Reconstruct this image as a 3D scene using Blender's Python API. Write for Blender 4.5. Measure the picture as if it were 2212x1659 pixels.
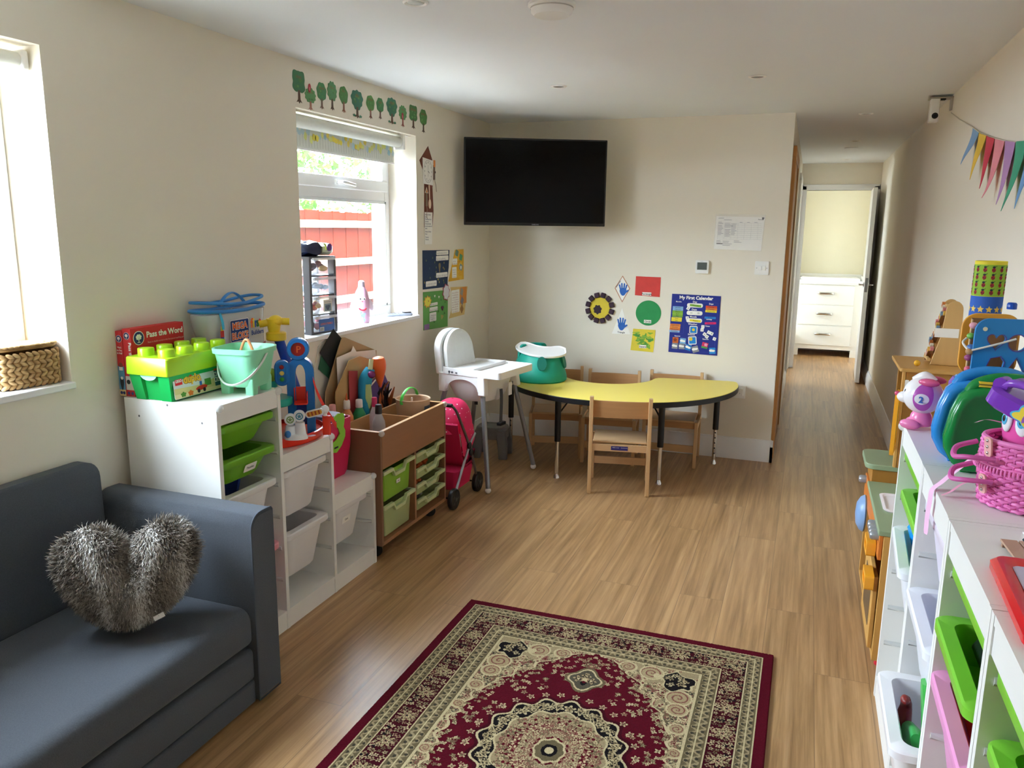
import bpy, math, random
import numpy as np
from mathutils import Matrix, Vector
PI = math.pi
for o in list(bpy.data.objects): bpy.data.objects.remove(o)
SC = bpy.context.scene; COL = SC.collection
# ---------------------------------------------------------------- camera, world, light, exposure
cam_d = bpy.data.cameras.new('camera'); cam = bpy.data.objects.new('camera', cam_d); COL.objects.link(cam)
YAW, PITCH, ROLL, FPX, CAMH = 0.353084, 0.194765, 0.011896, 1714.21, 1.52115
dv = Vector((-math.sin(YAW)*math.cos(PITCH), math.cos(YAW)*math.cos(PITCH), -math.sin(PITCH)))
r0 = Vector((math.cos(YAW), math.sin(YAW), 0)); u0 = r0.cross(dv)
rv = r0*math.cos(ROLL)+u0*math.sin(ROLL); uv = -r0*math.sin(ROLL)+u0*math.cos(ROLL)
cam.matrix_world = Matrix(((rv.x, uv.x, -dv.x, 0), (rv.y, uv.y, -dv.y, 0), (rv.z, uv.z, -dv.z, CAMH), (0, 0, 0, 1)))
cam_d.sensor_fit = 'HORIZONTAL'; cam_d.sensor_width = 36.0; cam_d.lens = 36.0*FPX/2212; cam_d.clip_start = .02
SC.camera = cam
W = bpy.data.worlds.new('World'); SC.world = W; W.use_nodes = True
bg = W.node_tree.nodes['Background']; bg.inputs[0].default_value = (.73, .865, 1.0, 1); bg.inputs[1].default_value = 40.0
sun_d = bpy.data.lights.new('sun', 'SUN'); sun_d.energy = 25; sun_d.angle = .02; sun_d.color = (1, .95, .86); sun = bpy.data.objects.new('sun', sun_d); COL.objects.link(sun)
sun.rotation_euler = Vector((-.35, .55, -.75)).to_track_quat('-Z', 'Y').to_euler()                 # comes over the roof, so it lights the garden only
SC.view_settings.view_transform = 'Standard'; SC.view_settings.look = 'None'
SC.view_settings.exposure = 0.58; SC.view_settings.gamma = 1.0; SC.view_settings.use_curve_mapping = False
SC.cycles.use_denoising = True; SC.cycles.max_bounces = 14; SC.cycles.diffuse_bounces = 9; SC.cycles.glossy_bounces = 4
SC.cycles.transmission_bounces = 10; SC.cycles.transparent_max_bounces = 16
SC.cycles.caustics_reflective = False; SC.cycles.caustics_refractive = False; SC.cycles.sample_clamp_indirect = 8.0
def portal(name, loc, rot, sx, sy):                     # guides the sky's own light through a window opening
    l = bpy.data.lights.new(name, 'AREA'); l.shape = 'RECTANGLE'; l.size = sx; l.size_y = sy; l.cycles.is_portal = True
    o = bpy.data.objects.new(name, l); o.location = loc; o.rotation_euler = rot; COL.objects.link(o)
portal('window_daylight', (-2.47, 1.37, 1.53), (0, -PI/2, 0), 1.02, .95)
portal('window_daylight', (-2.47, 3.69, 1.53), (0, -PI/2, 0), 1.04, 1.16)
portal('changing_room_daylight', (-1.57, 10.15, 1.35), (0, -PI/2, 0), 1.1, .7)
portal('side_passage_daylight', (-1.57, 8.92, 1.55), (0, -PI/2, 0), .8, .5)
# ---------------------------------------------------------------- helpers
def lin(h):
    h = h.lstrip('#'); c = [int(h[i:i+2], 16)/255 for i in (0, 2, 4)]
    return tuple(x/12.92 if x <= .04045 else ((x+.055)/1.055)**2.4 for x in c)+(1,)
_mats = {}
def mat(hexc, rough=.5, metal=0, var=.05, scale=9, bump=0, bscale=180, trans=0, alpha=1, coat=0, sheen=0, stretch=None, ior=1.45, emit=0, spec=.5, sss=0):
    key = (hexc, rough, metal, var, scale, bump, bscale, trans, alpha, coat, sheen, stretch, emit, spec, sss)
    if key in _mats: return _mats[key]
    m = bpy.data.materials.new('paint_'+hexc.lstrip('#')); m.use_nodes = True; nt = m.node_tree; b = nt.nodes['Principled BSDF']
    c = lin(hexc); L = nt.links
    tc = nt.nodes.new('ShaderNodeTexCoord'); src = tc.outputs['Object']
    if stretch:
        mp = nt.nodes.new('ShaderNodeMapping'); mp.inputs['Scale'].default_value = stretch; L.new(src, mp.inputs[0]); src = mp.outputs[0]
    n = nt.nodes.new('ShaderNodeTexNoise'); n.inputs['Scale'].default_value = scale; n.inputs['Detail'].default_value = 5; L.new(src, n.inputs['Vector'])
    mx = nt.nodes.new('ShaderNodeMix'); mx.data_type = 'RGBA'
    mx.inputs[6].default_value = tuple(max(0, x*(1-var)) for x in c[:3])+(1,); mx.inputs[7].default_value = tuple(min(1, x*(1+var)) for x in c[:3])+(1,)
    L.new(n.outputs['Fac'], mx.inputs[0]); L.new(mx.outputs[2], b.inputs['Base Color'])
    b.inputs['Roughness'].default_value = rough; b.inputs['Metallic'].default_value = metal; b.inputs['IOR'].default_value = ior
    b.inputs['Transmission Weight'].default_value = trans; b.inputs['Alpha'].default_value = alpha
    b.inputs['Coat Weight'].default_value = coat; b.inputs['Sheen Weight'].default_value = sheen; b.inputs['Specular IOR Level'].default_value = spec
    if sss: b.inputs['Subsurface Weight'].default_value = sss; b.inputs['Subsurface Radius'].default_value = (.02, .02, .02)
    if emit: b.inputs['Emission Color'].default_value = c; b.inputs['Emission Strength'].default_value = emit
    if bump:
        n2 = nt.nodes.new('ShaderNodeTexNoise'); n2.inputs['Scale'].default_value = bscale; n2.inputs['Detail'].default_value = 3; L.new(src, n2.inputs['Vector'])
        bp = nt.nodes.new('ShaderNodeBump'); bp.inputs['Strength'].default_value = bump; bp.inputs['Distance'].default_value = .004
        L.new(n2.outputs['Fac'], bp.inputs['Height']); L.new(bp.outputs[0], b.inputs['Normal'])
    _mats[key] = m; return m
def wood(hexc, axis=2, var=.22, rough=.45, fine=26, long=1.6):
    st = [fine]*3; st[axis] = long
    return mat(hexc, rough, var=var, scale=1.7, stretch=tuple(st), bump=.05, bscale=3)
def plastic(h, rough=.3, **k): return mat(h, rough, var=.02, **k)
def paper(h, **k): return mat(h, .75, var=.04, scale=30, **k)
def clear(h='#f4f8f8', alpha=.35, rough=.12): return mat(h, rough, var=.02, alpha=alpha)
FAR = Matrix(((1, 0, 0, 0), (0, 0, -1, 0), (0, 1, 0, 0), (0, 0, 0, 1)))        # local x right, y up, z towards the viewer, for the far wall
LEFT = Matrix(((0, 0, 1, 0), (1, 0, 0, 0), (0, 1, 0, 0), (0, 0, 0, 1)))        # the same on the left wall
RIGHT = Matrix(((0, 0, -1, 0), (-1, 0, 0, 0), (0, 1, 0, 0), (0, 0, 0, 1)))     # the same on the right wall
def T(x, y, z): return Matrix.Translation((x, y, z))
def RZ(a): return Matrix.Rotation(a, 4, 'Z')
def RX(a): return Matrix.Rotation(a, 4, 'X')
def RY(a): return Matrix.Rotation(a, 4, 'Y')
def circ(cx, cy, rx, ry=None, n=28, a0=0, a1=2*PI):
    ry = rx if ry is None else ry; full = abs(a1-a0) > 6.28
    return [(cx+rx*math.cos(a0+(a1-a0)*i/(n if full else n-1)), cy+ry*math.sin(a0+(a1-a0)*i/(n if full else n-1))) for i in range(n)]
def rrect(x0, y0, x1, y1, r, n=5):
    r = min(r, (x1-x0)/2*.999, (y1-y0)/2*.999); p = []
    for cx, cy, a in ((x1-r, y0+r, -PI/2), (x1-r, y1-r, 0), (x0+r, y1-r, PI/2), (x0+r, y0+r, PI)):
        p += [(cx+r*math.cos(a+PI/2*i/n), cy+r*math.sin(a+PI/2*i/n)) for i in range(n+1)]
    return p
def rect(x0, y0, x1, y1): return [(x0, y0), (x1, y0), (x1, y1), (x0, y1)]
def blob(cx, cy, rx, ry, k, amp, n=60, ph=0): return [(cx+rx*(1+amp*math.sin(k*a+ph))*math.cos(a), cy+ry*(1+amp*math.sin(k*a+ph))*math.sin(a)) for a in (2*PI*i/n for i in range(n))]
def smooth(P, rs, k=6):                                   # Catmull-Rom through the points
    Q = [P[0]*2-P[1]]+P+[P[-1]*2-P[-2]]; out = []; ro = []
    for i in range(len(P)-1):
        a, b, c, d = Q[i:i+4]
        for j in range(k):
            t = j/k; out.append(.5*((2*b)+(c-a)*t+(2*a-5*b+4*c-d)*t*t+(3*b-a-3*c+d)*t**3)); ro.append(rs[i]+(rs[i+1]-rs[i])*t)
    return out+[P[-1]], ro+[rs[-1]]
class MB:
    def __init__(s): s.v = []; s.f = []; s.m = []; s.mats = []; s.xf = Matrix.Identity(4)
    def mi(s, m):
        if m not in s.mats: s.mats.append(m)
        return s.mats.index(m)
    def add(s, vs, fs, m):
        b = len(s.v); X = s.xf; i = s.mi(m)
        s.v += [(X @ Vector(p))[:] for p in vs]; s.f += [tuple(b+k for k in f) for f in fs]; s.m += [i]*len(fs); return s
    def box(s, a, b, m):
        (x0, y0, z0), (x1, y1, z1) = a, b
        return s.add([(x0, y0, z0), (x1, y0, z0), (x1, y1, z0), (x0, y1, z0), (x0, y0, z1), (x1, y0, z1), (x1, y1, z1), (x0, y1, z1)],
                     [(0, 3, 2, 1), (4, 5, 6, 7), (0, 1, 5, 4), (1, 2, 6, 5), (2, 3, 7, 6), (3, 0, 4, 7)], m)
    def cbox(s, c, d, m): return s.box([c[i]-d[i]/2 for i in range(3)], [c[i]+d[i]/2 for i in range(3)], m)
    def loft(s, rings, m, cap=True, closed=False):
        n = len(rings[0]); vs = [p for r in rings for p in r]; fs = []; R = len(rings)
        for j in range(R if closed else R-1):
            a, b = j*n, ((j+1) % R)*n
            fs += [(a+i, a+(i+1) % n, b+(i+1) % n, b+i) for i in range(n)]
        if cap and not closed: fs += [tuple(range(n-1, -1, -1)), tuple(range((R-1)*n, R*n))]
        return s.add(vs, fs, m)
    def prism(s, pts, z0, z1, m): return s.loft([[(x, y, z0) for x, y in pts], [(x, y, z1) for x, y in pts]], m)
    def poly(s, pts, z, m): return s.add([(x, y, z) for x, y in pts], [tuple(range(len(pts)))], m)
    def tube(s, pts, r, m, n=10, closed=False, flat=1.0):
        P = [Vector(p) for p in pts]; rs = list(r) if isinstance(r, (list, tuple)) else [r]*len(P)
        if 3 <= len(P) <= 9 and not closed: P, rs = smooth(P, rs)
        N = len(P); rings = []; prev = None
        for i in range(N):
            a = P[i-1] if (i or closed) else P[i]; b = P[(i+1) % N] if (i < N-1 or closed) else P[i]
            t = (b-a).normalized() if (b-a).length > 1e-9 else Vector((0, 0, 1))
            if prev is None:
                u = t.cross(Vector((0, 0, 1)))
                if u.length < .05: u = t.cross(Vector((0, 1, 0)))
            else: u = prev-t*prev.dot(t)
            u.normalize(); w = t.cross(u); prev = u
            rings.append([(P[i]+(u*math.cos(2*PI*k/n)+w*math.sin(2*PI*k/n)*flat)*rs[i])[:] for k in range(n)])
        return s.loft(rings, m, cap=not closed, closed=closed)
    def cyl(s, p0, p1, r0, m, r1=None, n=20): return s.tube([p0, p1], [r0, r0 if r1 is None else r1], m, n)
    def lathe(s, prof, c, m, n=28, ax=1.0, ay=1.0, cap=True):
        return s.loft([[(c[0]+r*ax*math.cos(2*PI*k/n), c[1]+r*ay*math.sin(2*PI*k/n), c[2]+z) for k in range(n)] for r, z in prof], m, cap)
    def sph(s, c, r, m, n=16, k=10):
        rx, ry, rz = r if isinstance(r, (tuple, list)) else (r, r, r)
        pr = [(max(math.cos(-PI/2+PI*j/k), .02), math.sin(-PI/2+PI*j/k)) for j in range(k+1)]
        return s.loft([[(c[0]+rx*a*math.cos(2*PI*i/n), c[1]+ry*a*math.sin(2*PI*i/n), c[2]+rz*b) for i in range(n)] for a, b in pr], m)
    def text(s, body, size, x, y, z, m, align='LEFT', bold=0.0, rot=0.0, sx=1.0, th=0.0):
        cu = bpy.data.curves.new('t', 'FONT'); cu.body = body; cu.size = size; cu.align_x = align; cu.offset = bold*size; cu.extrude = th; cu.resolution_u = 2
        ob = bpy.data.objects.new('t', cu); me = bpy.data.meshes.new_from_object(ob)
        c, n = math.cos(rot), math.sin(rot)
        s.add([(x+(v.co.x*sx)*c-v.co.y*n, y+(v.co.x*sx)*n+v.co.y*c, z+v.co.z) for v in me.vertices], [tuple(p.vertices) for p in me.polygons], m)
        bpy.data.objects.remove(ob); bpy.data.curves.remove(cu); bpy.data.meshes.remove(me); return s
    def holed(s, outer, holes, z0, z1, m):
        cu = bpy.data.curves.new('p', 'CURVE'); cu.dimensions = '2D'; cu.fill_mode = 'BOTH'; cu.extrude = (z1-z0)/2
        for pts in [outer]+holes:
            sp = cu.splines.new('POLY'); sp.points.add(len(pts)-1); sp.use_cyclic_u = True
            for p, q in zip(sp.points, pts): p.co = (q[0], q[1], 0, 1)
        ob = bpy.data.objects.new('p', cu); me = bpy.data.meshes.new_from_object(ob)
        s.add([(v.co.x, v.co.y, v.co.z+(z0+z1)/2) for v in me.vertices], [tuple(p.vertices) for p in me.polygons], m)
        bpy.data.objects.remove(ob); bpy.data.curves.remove(cu); bpy.data.meshes.remove(me); return s
    def obj(s, name, parent=None, loc=None, bevel=0, seg=2, sub=0, angle=38, label=None, rot=None):
        me = bpy.data.meshes.new(name); me.from_pydata(s.v, [], s.f)
        for m in s.mats: me.materials.append(m)
        me.polygons.foreach_set('material_index', s.m); me.polygons.foreach_set('use_smooth', [True]*len(s.f)); me.update()
        me.set_sharp_from_angle(angle=math.radians(angle))
        o = bpy.data.objects.new(name, me); COL.objects.link(o)
        if parent is not None: o.parent = parent
        if loc is not None: o.location = loc
        if rot is not None: o.rotation_euler = rot
        if bevel:
            md = o.modifiers.new('bevel', 'BEVEL'); md.width = bevel; md.segments = seg; md.limit_method = 'ANGLE'; md.harden_normals = True
        if sub:
            md = o.modifiers.new('subsurf', 'SUBSURF'); md.levels = sub; md.render_levels = sub
        if label: o['label'] = label
        return o
def tag(o, label, cat, group=None, kind=None):
    o['label'] = label; o['category'] = cat
    if group: o['group'] = group
    if kind: o['kind'] = kind
    return o
def thing(name, label, cat, loc=(0, 0, 0), rz=0, group=None, mx=None):
    o = bpy.data.objects.new(name, None); o.empty_display_size = .05; COL.objects.link(o)
    if mx is not None: o.matrix_world = mx
    else: o.location = loc; o.rotation_euler = (0, 0, rz)
    return tag(o, label, cat, group)
def dup(root, loc=None, rz=None, label=None):            # a copy of a thing with copies of its parts and sub-parts
    r = root.copy(); COL.objects.link(r)
    if loc is not None: r.location = loc
    if rz is not None: r.rotation_euler = (0, 0, rz)
    if label: r['label'] = label
    for ch in list(root.children):
        c = ch.copy(); COL.objects.link(c); c.parent = r
        for g in list(ch.children):
            d = g.copy(); COL.objects.link(d); d.parent = c
    return r
def struct(name, mb, label=None, parent=None, **k):
    o = mb.obj(name, parent, **k)
    if parent is None: o['kind'] = 'structure'
    if label: o['label'] = label
    return o
random.seed(7)
WHITE = plastic('#eeeeec', .35); WHITEM = mat('#e9e8e4', .45, var=.02); BLACK = plastic('#121214', .4); CHROME = mat('#d8d8d8', .18, 1, var=.03)
STEEL = mat('#9a9ca0', .35, .9, var=.04); UPVC = plastic('#f1f3f5', .28); SILVER = mat('#a9acb2', .4, .6, var=.03); INK = paper('#2b2d33'); PAPERW = paper('#f2f0ea')
# ---------------------------------------------------------------- the setting
LX, RX_, FY, CZ = -2.18, .646, 5.404, 2.236
WALL = mat('#e6dfd0', .85, var=.02, scale=3, bump=.03, bscale=120)
CEIL = mat('#e8ecf0', .9, var=.015, scale=3, bump=.02, bscale=100)
TRIM = plastic('#e9e9ea', .4)
def floor_mat():
    m = bpy.data.materials.new('oak_plank_floor'); m.use_nodes = True; nt = m.node_tree; b = nt.nodes['Principled BSDF']; L = nt.links
    tc = nt.nodes.new('ShaderNodeTexCoord'); mp = nt.nodes.new('ShaderNodeMapping'); mp.inputs['Rotation'].default_value = (0, 0, PI/2); mp.inputs['Location'].default_value = (.31, .05, 0)
    L.new(tc.outputs['Object'], mp.inputs[0])
    br = nt.nodes.new('ShaderNodeTexBrick'); br.offset = .37; br.inputs['Scale'].default_value = 1; br.inputs['Brick Width'].default_value = 1.22; br.inputs['Row Height'].default_value = .178
    br.inputs['Mortar Size'].default_value = .0011; br.inputs['Mortar Smooth'].default_value = .3; br.inputs['Bias'].default_value = 0
    br.inputs['Color1'].default_value = (0, 0, 0, 1); br.inputs['Color2'].default_value = (1, 1, 1, 1); br.inputs['Mortar'].default_value = (.5, .5, .5, 1)
    L.new(mp.outputs[0], br.inputs['Vector'])
    add = nt.nodes.new('ShaderNodeVectorMath'); add.operation = 'MULTIPLY_ADD'; add.inputs[1].default_value = (7.3, 3.1, 5.7)
    L.new(br.outputs['Color'], add.inputs[0]); L.new(tc.outputs['Object'], add.inputs[2])
    mp2 = nt.nodes.new('ShaderNodeMapping'); mp2.inputs['Scale'].default_value = (44, 1.15, 1); L.new(add.outputs[0], mp2.inputs[0])
    n = nt.nodes.new('ShaderNodeTexNoise'); n.inputs['Scale'].default_value = 1; n.inputs['Detail'].default_value = 8; n.inputs['Roughness'].default_value = .7; n.inputs['Distortion'].default_value = .35; L.new(mp2.outputs[0], n.inputs['Vector'])
    cr = nt.nodes.new('ShaderNodeValToRGB'); cr.color_ramp.elements[0].position = .28; cr.color_ramp.elements[0].color = lin('#86643f'); cr.color_ramp.elements[1].position = .72; cr.color_ramp.elements[1].color = lin('#c5a075')
    e = cr.color_ramp.elements.new(.5); e.color = lin('#ad875c'); L.new(n.outputs['Fac'], cr.inputs[0])
    mp3 = nt.nodes.new('ShaderNodeMapping'); mp3.inputs['Scale'].default_value = (11, .8, 1); L.new(add.outputs[0], mp3.inputs[0])
    n3 = nt.nodes.new('ShaderNodeTexNoise'); n3.inputs['Scale'].default_value = 1; n3.inputs['Detail'].default_value = 4; n3.inputs['Distortion'].default_value = 1.6; L.new(mp3.outputs[0], n3.inputs['Vector'])
    cr3 = nt.nodes.new('ShaderNodeValToRGB'); cr3.color_ramp.elements[0].position = .3; cr3.color_ramp.elements[0].color = (.8, .77, .74, 1); cr3.color_ramp.elements[1].position = .62; cr3.color_ramp.elements[1].color = (1.05, 1.05, 1.05, 1); L.new(n3.outputs['Fac'], cr3.inputs[0])
    mul = nt.nodes.new('ShaderNodeMix'); mul.data_type = 'RGBA'; mul.blend_type = 'MULTIPLY'; mul.inputs[0].default_value = 1; L.new(cr.outputs[0], mul.inputs[6]); L.new(cr3.outputs[0], mul.inputs[7])
    hs = nt.nodes.new('ShaderNodeMix'); hs.data_type = 'RGBA'; hs.blend_type = 'MULTIPLY'; hs.inputs[0].default_value = 1
    mr = nt.nodes.new('ShaderNodeMapRange'); mr.inputs[3].default_value = .93; mr.inputs[4].default_value = 1.04; L.new(br.outputs['Color'], mr.inputs[0])
    L.new(mul.outputs[2], hs.inputs[6]); L.new(mr.outputs[0], hs.inputs[7])
    dk = nt.nodes.new('ShaderNodeMix'); dk.data_type = 'RGBA'; dk.inputs[7].default_value = lin('#7d6044'); L.new(br.outputs['Fac'], dk.inputs[0]); L.new(hs.outputs[2], dk.inputs[6])
    L.new(dk.outputs[2], b.inputs['Base Color'])
    rr = nt.nodes.new('ShaderNodeMapRange'); rr.inputs[3].default_value = .27; rr.inputs[4].default_value = .42; L.new(n.outputs['Fac'], rr.inputs[0]); L.new(rr.outputs[0], b.inputs['Roughness'])
    bp = nt.nodes.new('ShaderNodeBump'); bp.inputs['Strength'].default_value = .12; bp.inputs['Distance'].default_value = .003; L.new(n.outputs['Fac'], bp.inputs['Height']); L.new(bp.outputs[0], b.inputs['Normal'])
    return m
m = MB(); m.box((-2.5, -2.1, -.06), (.7, 11.1, 0), floor_mat()); struct('floor', m, 'oak effect plank floor running down the playroom and corridor')
m = MB(); m.box((-2.5, -2.1, CZ), (.7, 11.1, CZ+.06), CEIL); struct('ceiling', m, 'matt white playroom ceiling')
W1 = (.90, 1.847, 1.0, 2.034); W2 = (3.11, 4.265, .98, 2.032)
def wall_x(x0, x1, y0, y1, holes, mtl, top=CZ):          # a wall along y with rectangular openings
    mb = MB(); y = y0
    for (a, b, lo, hi) in holes:
        mb.box((x0, y, 0), (x1, a, top), mtl)
        if lo > 0: mb.box((x0, a, 0), (x1, b, lo), mtl)
        mb.box((x0, a, hi), (x1, b, top), mtl); y = b
    mb.box((x0, y, 0), (x1, y1, top), mtl); return mb
def wall_y(y0, y1, x0, x1, holes, mtl, top=CZ):
    mb = MB(); x = x0
    for (a, b, lo, hi) in holes:
        mb.box((x, y0, 0), (a, y1, top), mtl)
        if lo > 0: mb.box((a, y0, 0), (b, y1, lo), mtl)
        mb.box((a, y0, hi), (b, y1, top), mtl); x = b
    mb.box((x, y0, 0), (x1, y1, top), mtl); return mb
struct('wall_left', wall_x(-2.48, LX, -2.1, FY, [W1, W2], WALL), 'cream left wall with two deep window openings')
struct('wall_far', wall_y(FY, FY+.1, LX-.3, -.15, [], WALL), 'cream far wall behind the yellow table')
struct('wall_right', wall_x(RX_, RX_+.1, -2.1, 11.1, [], WALL), 'cream right wall running on into the corridor')
struct('wall_back', wall_y(-2.1, -2.0, LX-.3, RX_+.1, [], WALL), 'cream wall behind the viewer')
struct('wall_corridor_left', wall_x(-.25, -.15, FY+.1, 11.1, [(8.45, 9.3, 0, 2.0), (9.7, 10.6, .3, 2.0)], WALL), 'left wall of the corridor')
struct('wall_corridor_end', wall_y(9.43, 9.53, -.15, RX_, [(-.085, .58, 0, 1.955)], WALL), 'wall with the doorway at the end of the corridor')
struct('wall_changing_room', wall_y(11.0, 11.1, -1.6, RX_, [], mat('#e6e3d0', .85, var=.02)), 'pale cream back wall of the changing room')
struct('wall_changing_room_outer', wall_x(-1.6, -1.5, 8.3, 11.0, [(8.67, 9.17, 1.15, 1.95), (9.8, 10.5, .8, 1.9)], WALL), 'outer wall of the changing room')
m = MB(); m.box((-1.5, 8.3, 0), (-.25, 8.4, CZ), WALL); m.box((-1.5, 9.43, 0), (-.25, 9.53, CZ), WALL); struct('wall_side_passage', m, 'walls of the side passage off the corridor')
def skirt(name, x0, y0, x1, y1, nx, ny, label):
    # ogee-topped skirting board 150 mm high, its back on the line (x0,y0)-(x1,y1), its face towards (nx, ny)
    prof = [(0, 0), (.018, 0), (.018, .105), (.014, .113), (.0135, .122), (.007, .135), (.006, .146), (0, .148)]
    mb = MB(); mb.loft([[(x+nx*a, y+ny*a, z) for a, z in prof] for x, y in ((x0, y0), (x1, y1))], TRIM); return struct(name, mb, label)
skirt('baseboard_left', LX, -2.0, LX, FY, 1, 0, 'white skirting along the left wall')
skirt('baseboard_far', LX+.018, FY, -.132, FY, 0, -1, 'white skirting below the far wall')
skirt('baseboard_far_return', -.15, FY-.018, -.15, FY+.02, 1, 0, 'white skirting turning the corner into the corridor')
skirt('baseboard_right', RX_, -2.0, RX_, 9.43, -1, 0, 'white skirting along the right wall and corridor')
skirt('baseboard_corridor_left', -.15, 6.62, -.15, 8.38, 1, 0, 'white skirting on the left side of the corridor')
skirt('baseboard_changing_room', -1.5, 11.0, RX_, 11.0, 0, -1, 'white skirting in the changing room')
# windows: white frames set deep in the left wall
def window(name, y0, y1, z0, z1, label, transom, sash):
    root = MB(); a, b = -2.43, -2.36; f = .055
    root.box((a, y0, z0), (b, y1, z0+f), UPVC); root.box((a, y0, z1-f), (b, y1, z1), UPVC); root.box((a, y0, z0+f), (b, y0+f, z1-f), UPVC); root.box((a, y1-f, z0+f), (b, y1, z1-f), UPVC)
    if transom: root.box((a, y0+f, transom-.03), (b, y1-f, transom+.03), UPVC)
    o = struct(name, root, label, bevel=.006)
    g = mat('#f6fbfc', .02, var=0, alpha=.07, spec=.8)
    if sash:
        z2 = transom+.03; s = MB(); c, d = -2.415, -2.342; w = .062; A, B, Z0, Z1 = y0+f-.008, y1-f+.008, z2-.008, z1-f+.008
        s.box((c, A, Z0), (d, B, Z0+w), UPVC); s.box((c, A, Z1-w), (d, B, Z1), UPVC); s.box((c, A, Z0+w), (d, A+w, Z1-w), UPVC); s.box((c, B-w, Z0+w), (d, B, Z1-w), UPVC)
        so = s.obj('opening_sash', o, bevel=.006)
        p = MB(); p.box((-2.39, A+w-.01, Z0+w-.01), (-2.386, B-w+.01, Z1-w+.01), g); p.obj('glass_pane', o)
        h = MB(); yc = 3.70; h.box((d, yc-.045, Z0+.018), (d+.012, yc+.045, Z0+.044), UPVC); h.tube([(d+.012, yc-.03, Z0+.031), (d+.04, yc-.03, Z0+.031), (d+.045, yc+.01, Z0+.027), (d+.045, yc+.085, Z0+.02)], [.009, .009, .01, .008], UPVC); h.cyl((d+.012, yc+.01, Z0+.031), (d+.052, yc+.01, Z0+.029), .006, STEEL); h.obj('window_handle', o)
        p = MB(); p.box((-2.39, y0+f-.01, z0+f-.01), (-2.386, y1-f+.01, transom-.02), g); p.obj('glass_pane', o)
        bd = MB(); bz = plastic('#dfe4e6', .3)
        for q in ((y0+f, z0+f, y1-f, transom-.03),): 
            for (ya, za, yb, zb) in ((q[0], q[1], q[2], q[1]+.014), (q[0], q[3]-.014, q[2], q[3]), (q[0], q[1], q[0]+.014, q[3]), (q[2]-.014, q[1], q[2], q[3])): bd.box((-2.372, ya, za), (-2.352, yb, zb), bz)
        bd.obj('glazing_bead', o)
    else:
        p = MB(); p.box((-2.39, y0+f-.01, z0+f-.01), (-2.386, y1-f+.01, z1-f+.01), g); p.obj('glass_pane', o)
    return o
window('window_1', W1[0], W1[1], 1.02, W1[3], 'white window nearest the viewer, seen only at its right frame', None, False)
window('window_2', W2[0], W2[1], 1.0, W2[3], 'white window with a top-opening sash above a fixed pane', 1.69, True)
m = MB(); m.box((-2.36, W1[0], 1.0), (-2.165, W1[1]+.004, 1.022), TRIM); struct('trim_1', m, 'white sill of the near window', bevel=.004)
m = MB(); m.box((-2.36, W2[0], .98), (-2.165, W2[1]+.002, 1.001), TRIM); struct('trim_2', m, 'white sill of the far window', bevel=.004)
# open white door, its frame and the oak frame in the corridor
m = MB()
for x0, x1 in ((-.145, -.085), (.58, .64)): m.box((x0, 9.408, 0), (x1, 9.54, 2.0), TRIM)
m.box((-.145, 9.408, 1.955), (.64, 9.54, 2.015), TRIM); struct('door_1_frame', m, 'white architrave round the doorway at the corridor end', bevel=.005)
m = MB(); m.xf = T(.575, 9.41, 0) @ RZ(math.radians(-92.0)); m.box((0, -.02, .012), (.755, .02, 1.945), plastic('#eceeee', .35))
o = struct('door_1', m, 'white door standing open at the end of the corridor', bevel=.003)
m = MB(); m.xf = T(.575, 9.41, 0) @ RZ(math.radians(-92.0))
m.box((.755, -.012, .93), (.757, .012, 1.07), mat('#8f9094', .5, .5))
for sgn in (-1, 1):
    m.cyl((.70, sgn*.02, 1.0), (.70, sgn*.028, 1.0), .025, CHROME); m.tube([(.70, sgn*.028, 1.0), (.70, sgn*.058, 1.0), (.69, sgn*.064, 1.0), (.60, sgn*.064, 1.0)], .008, CHROME)
m.obj('door_handle', o)
OAK = wood('#b9854f', 2); m = MB()
m.box((-.152, 5.50, 0), (-.128, 5.57, 1.98), OAK); m.box((-.152, 6.52, 0), (-.128, 6.60, 1.98), OAK); m.box((-.152, 5.50, 1.98), (-.128, 6.60, 2.05), OAK)
o = struct('door_2', m, 'oak door and frame on the left side of the corridor', bevel=.004)
m = MB(); m.box((-.152, 5.575, .01), (-.138, 6.515, 1.975), wood('#c08d57', 2)); m.obj('door_leaf', o)
m = MB()
for z0, z1 in ((0, 2.02),): m.box((-.152, 8.36, z0), (-.13, 8.44, z1), TRIM); m.box((-.152, 9.31, z0), (-.13, 9.40, z1), TRIM)
m.box((-.152, 8.36, 2.0), (-.13, 9.40, 2.07), TRIM); struct('trim_3', m, 'white architrave of the side passage in the corridor', bevel=.003)
# outside the far window
m = MB(); m.box((-9, -4, -.3), (-2.5, 12, -.1), mat('#b5b0a6', .95, var=.2, scale=4)); m.obj('garden_ground')['kind'] = 'structure'
def fence():
    bm_ = mat('#451508', .9, spec=.02, var=.3, scale=2, stretch=(14, 14, .8)); t = thing('garden_fence', 'red-brown closeboard timber fence seen through the far window', 'fence', (-4.5, -1.5, -.1))
    for i in range(98):
        y = i*.118-.6; 
        m = MB(); h = 1.76+random.uniform(-.008, .008); m.xf = T(0, y, 0); m.box((-.02, 0, 0), (-.006 if i % 2 else -.012, .128, h), bm_); m.obj('fence_board', t)
    rl = mat('#94816a', .9, spec=.02, var=.15, scale=3)
    for z in (.84, 1.22, 1.60):
        m = MB(); m.box((-.006, -.6, z), (.045, 11.0, z+.07), rl); m.obj('fence_rail', t)
    for y in (-.3, 1.5, 3.4, 4.8, 6.1, 7.55, 9.36, 10.9):
        m = MB(); m.box((-.006, y-.05, 0), (.09, y+.05, 1.84), rl); m.obj('fence_post', t)
fence()
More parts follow.
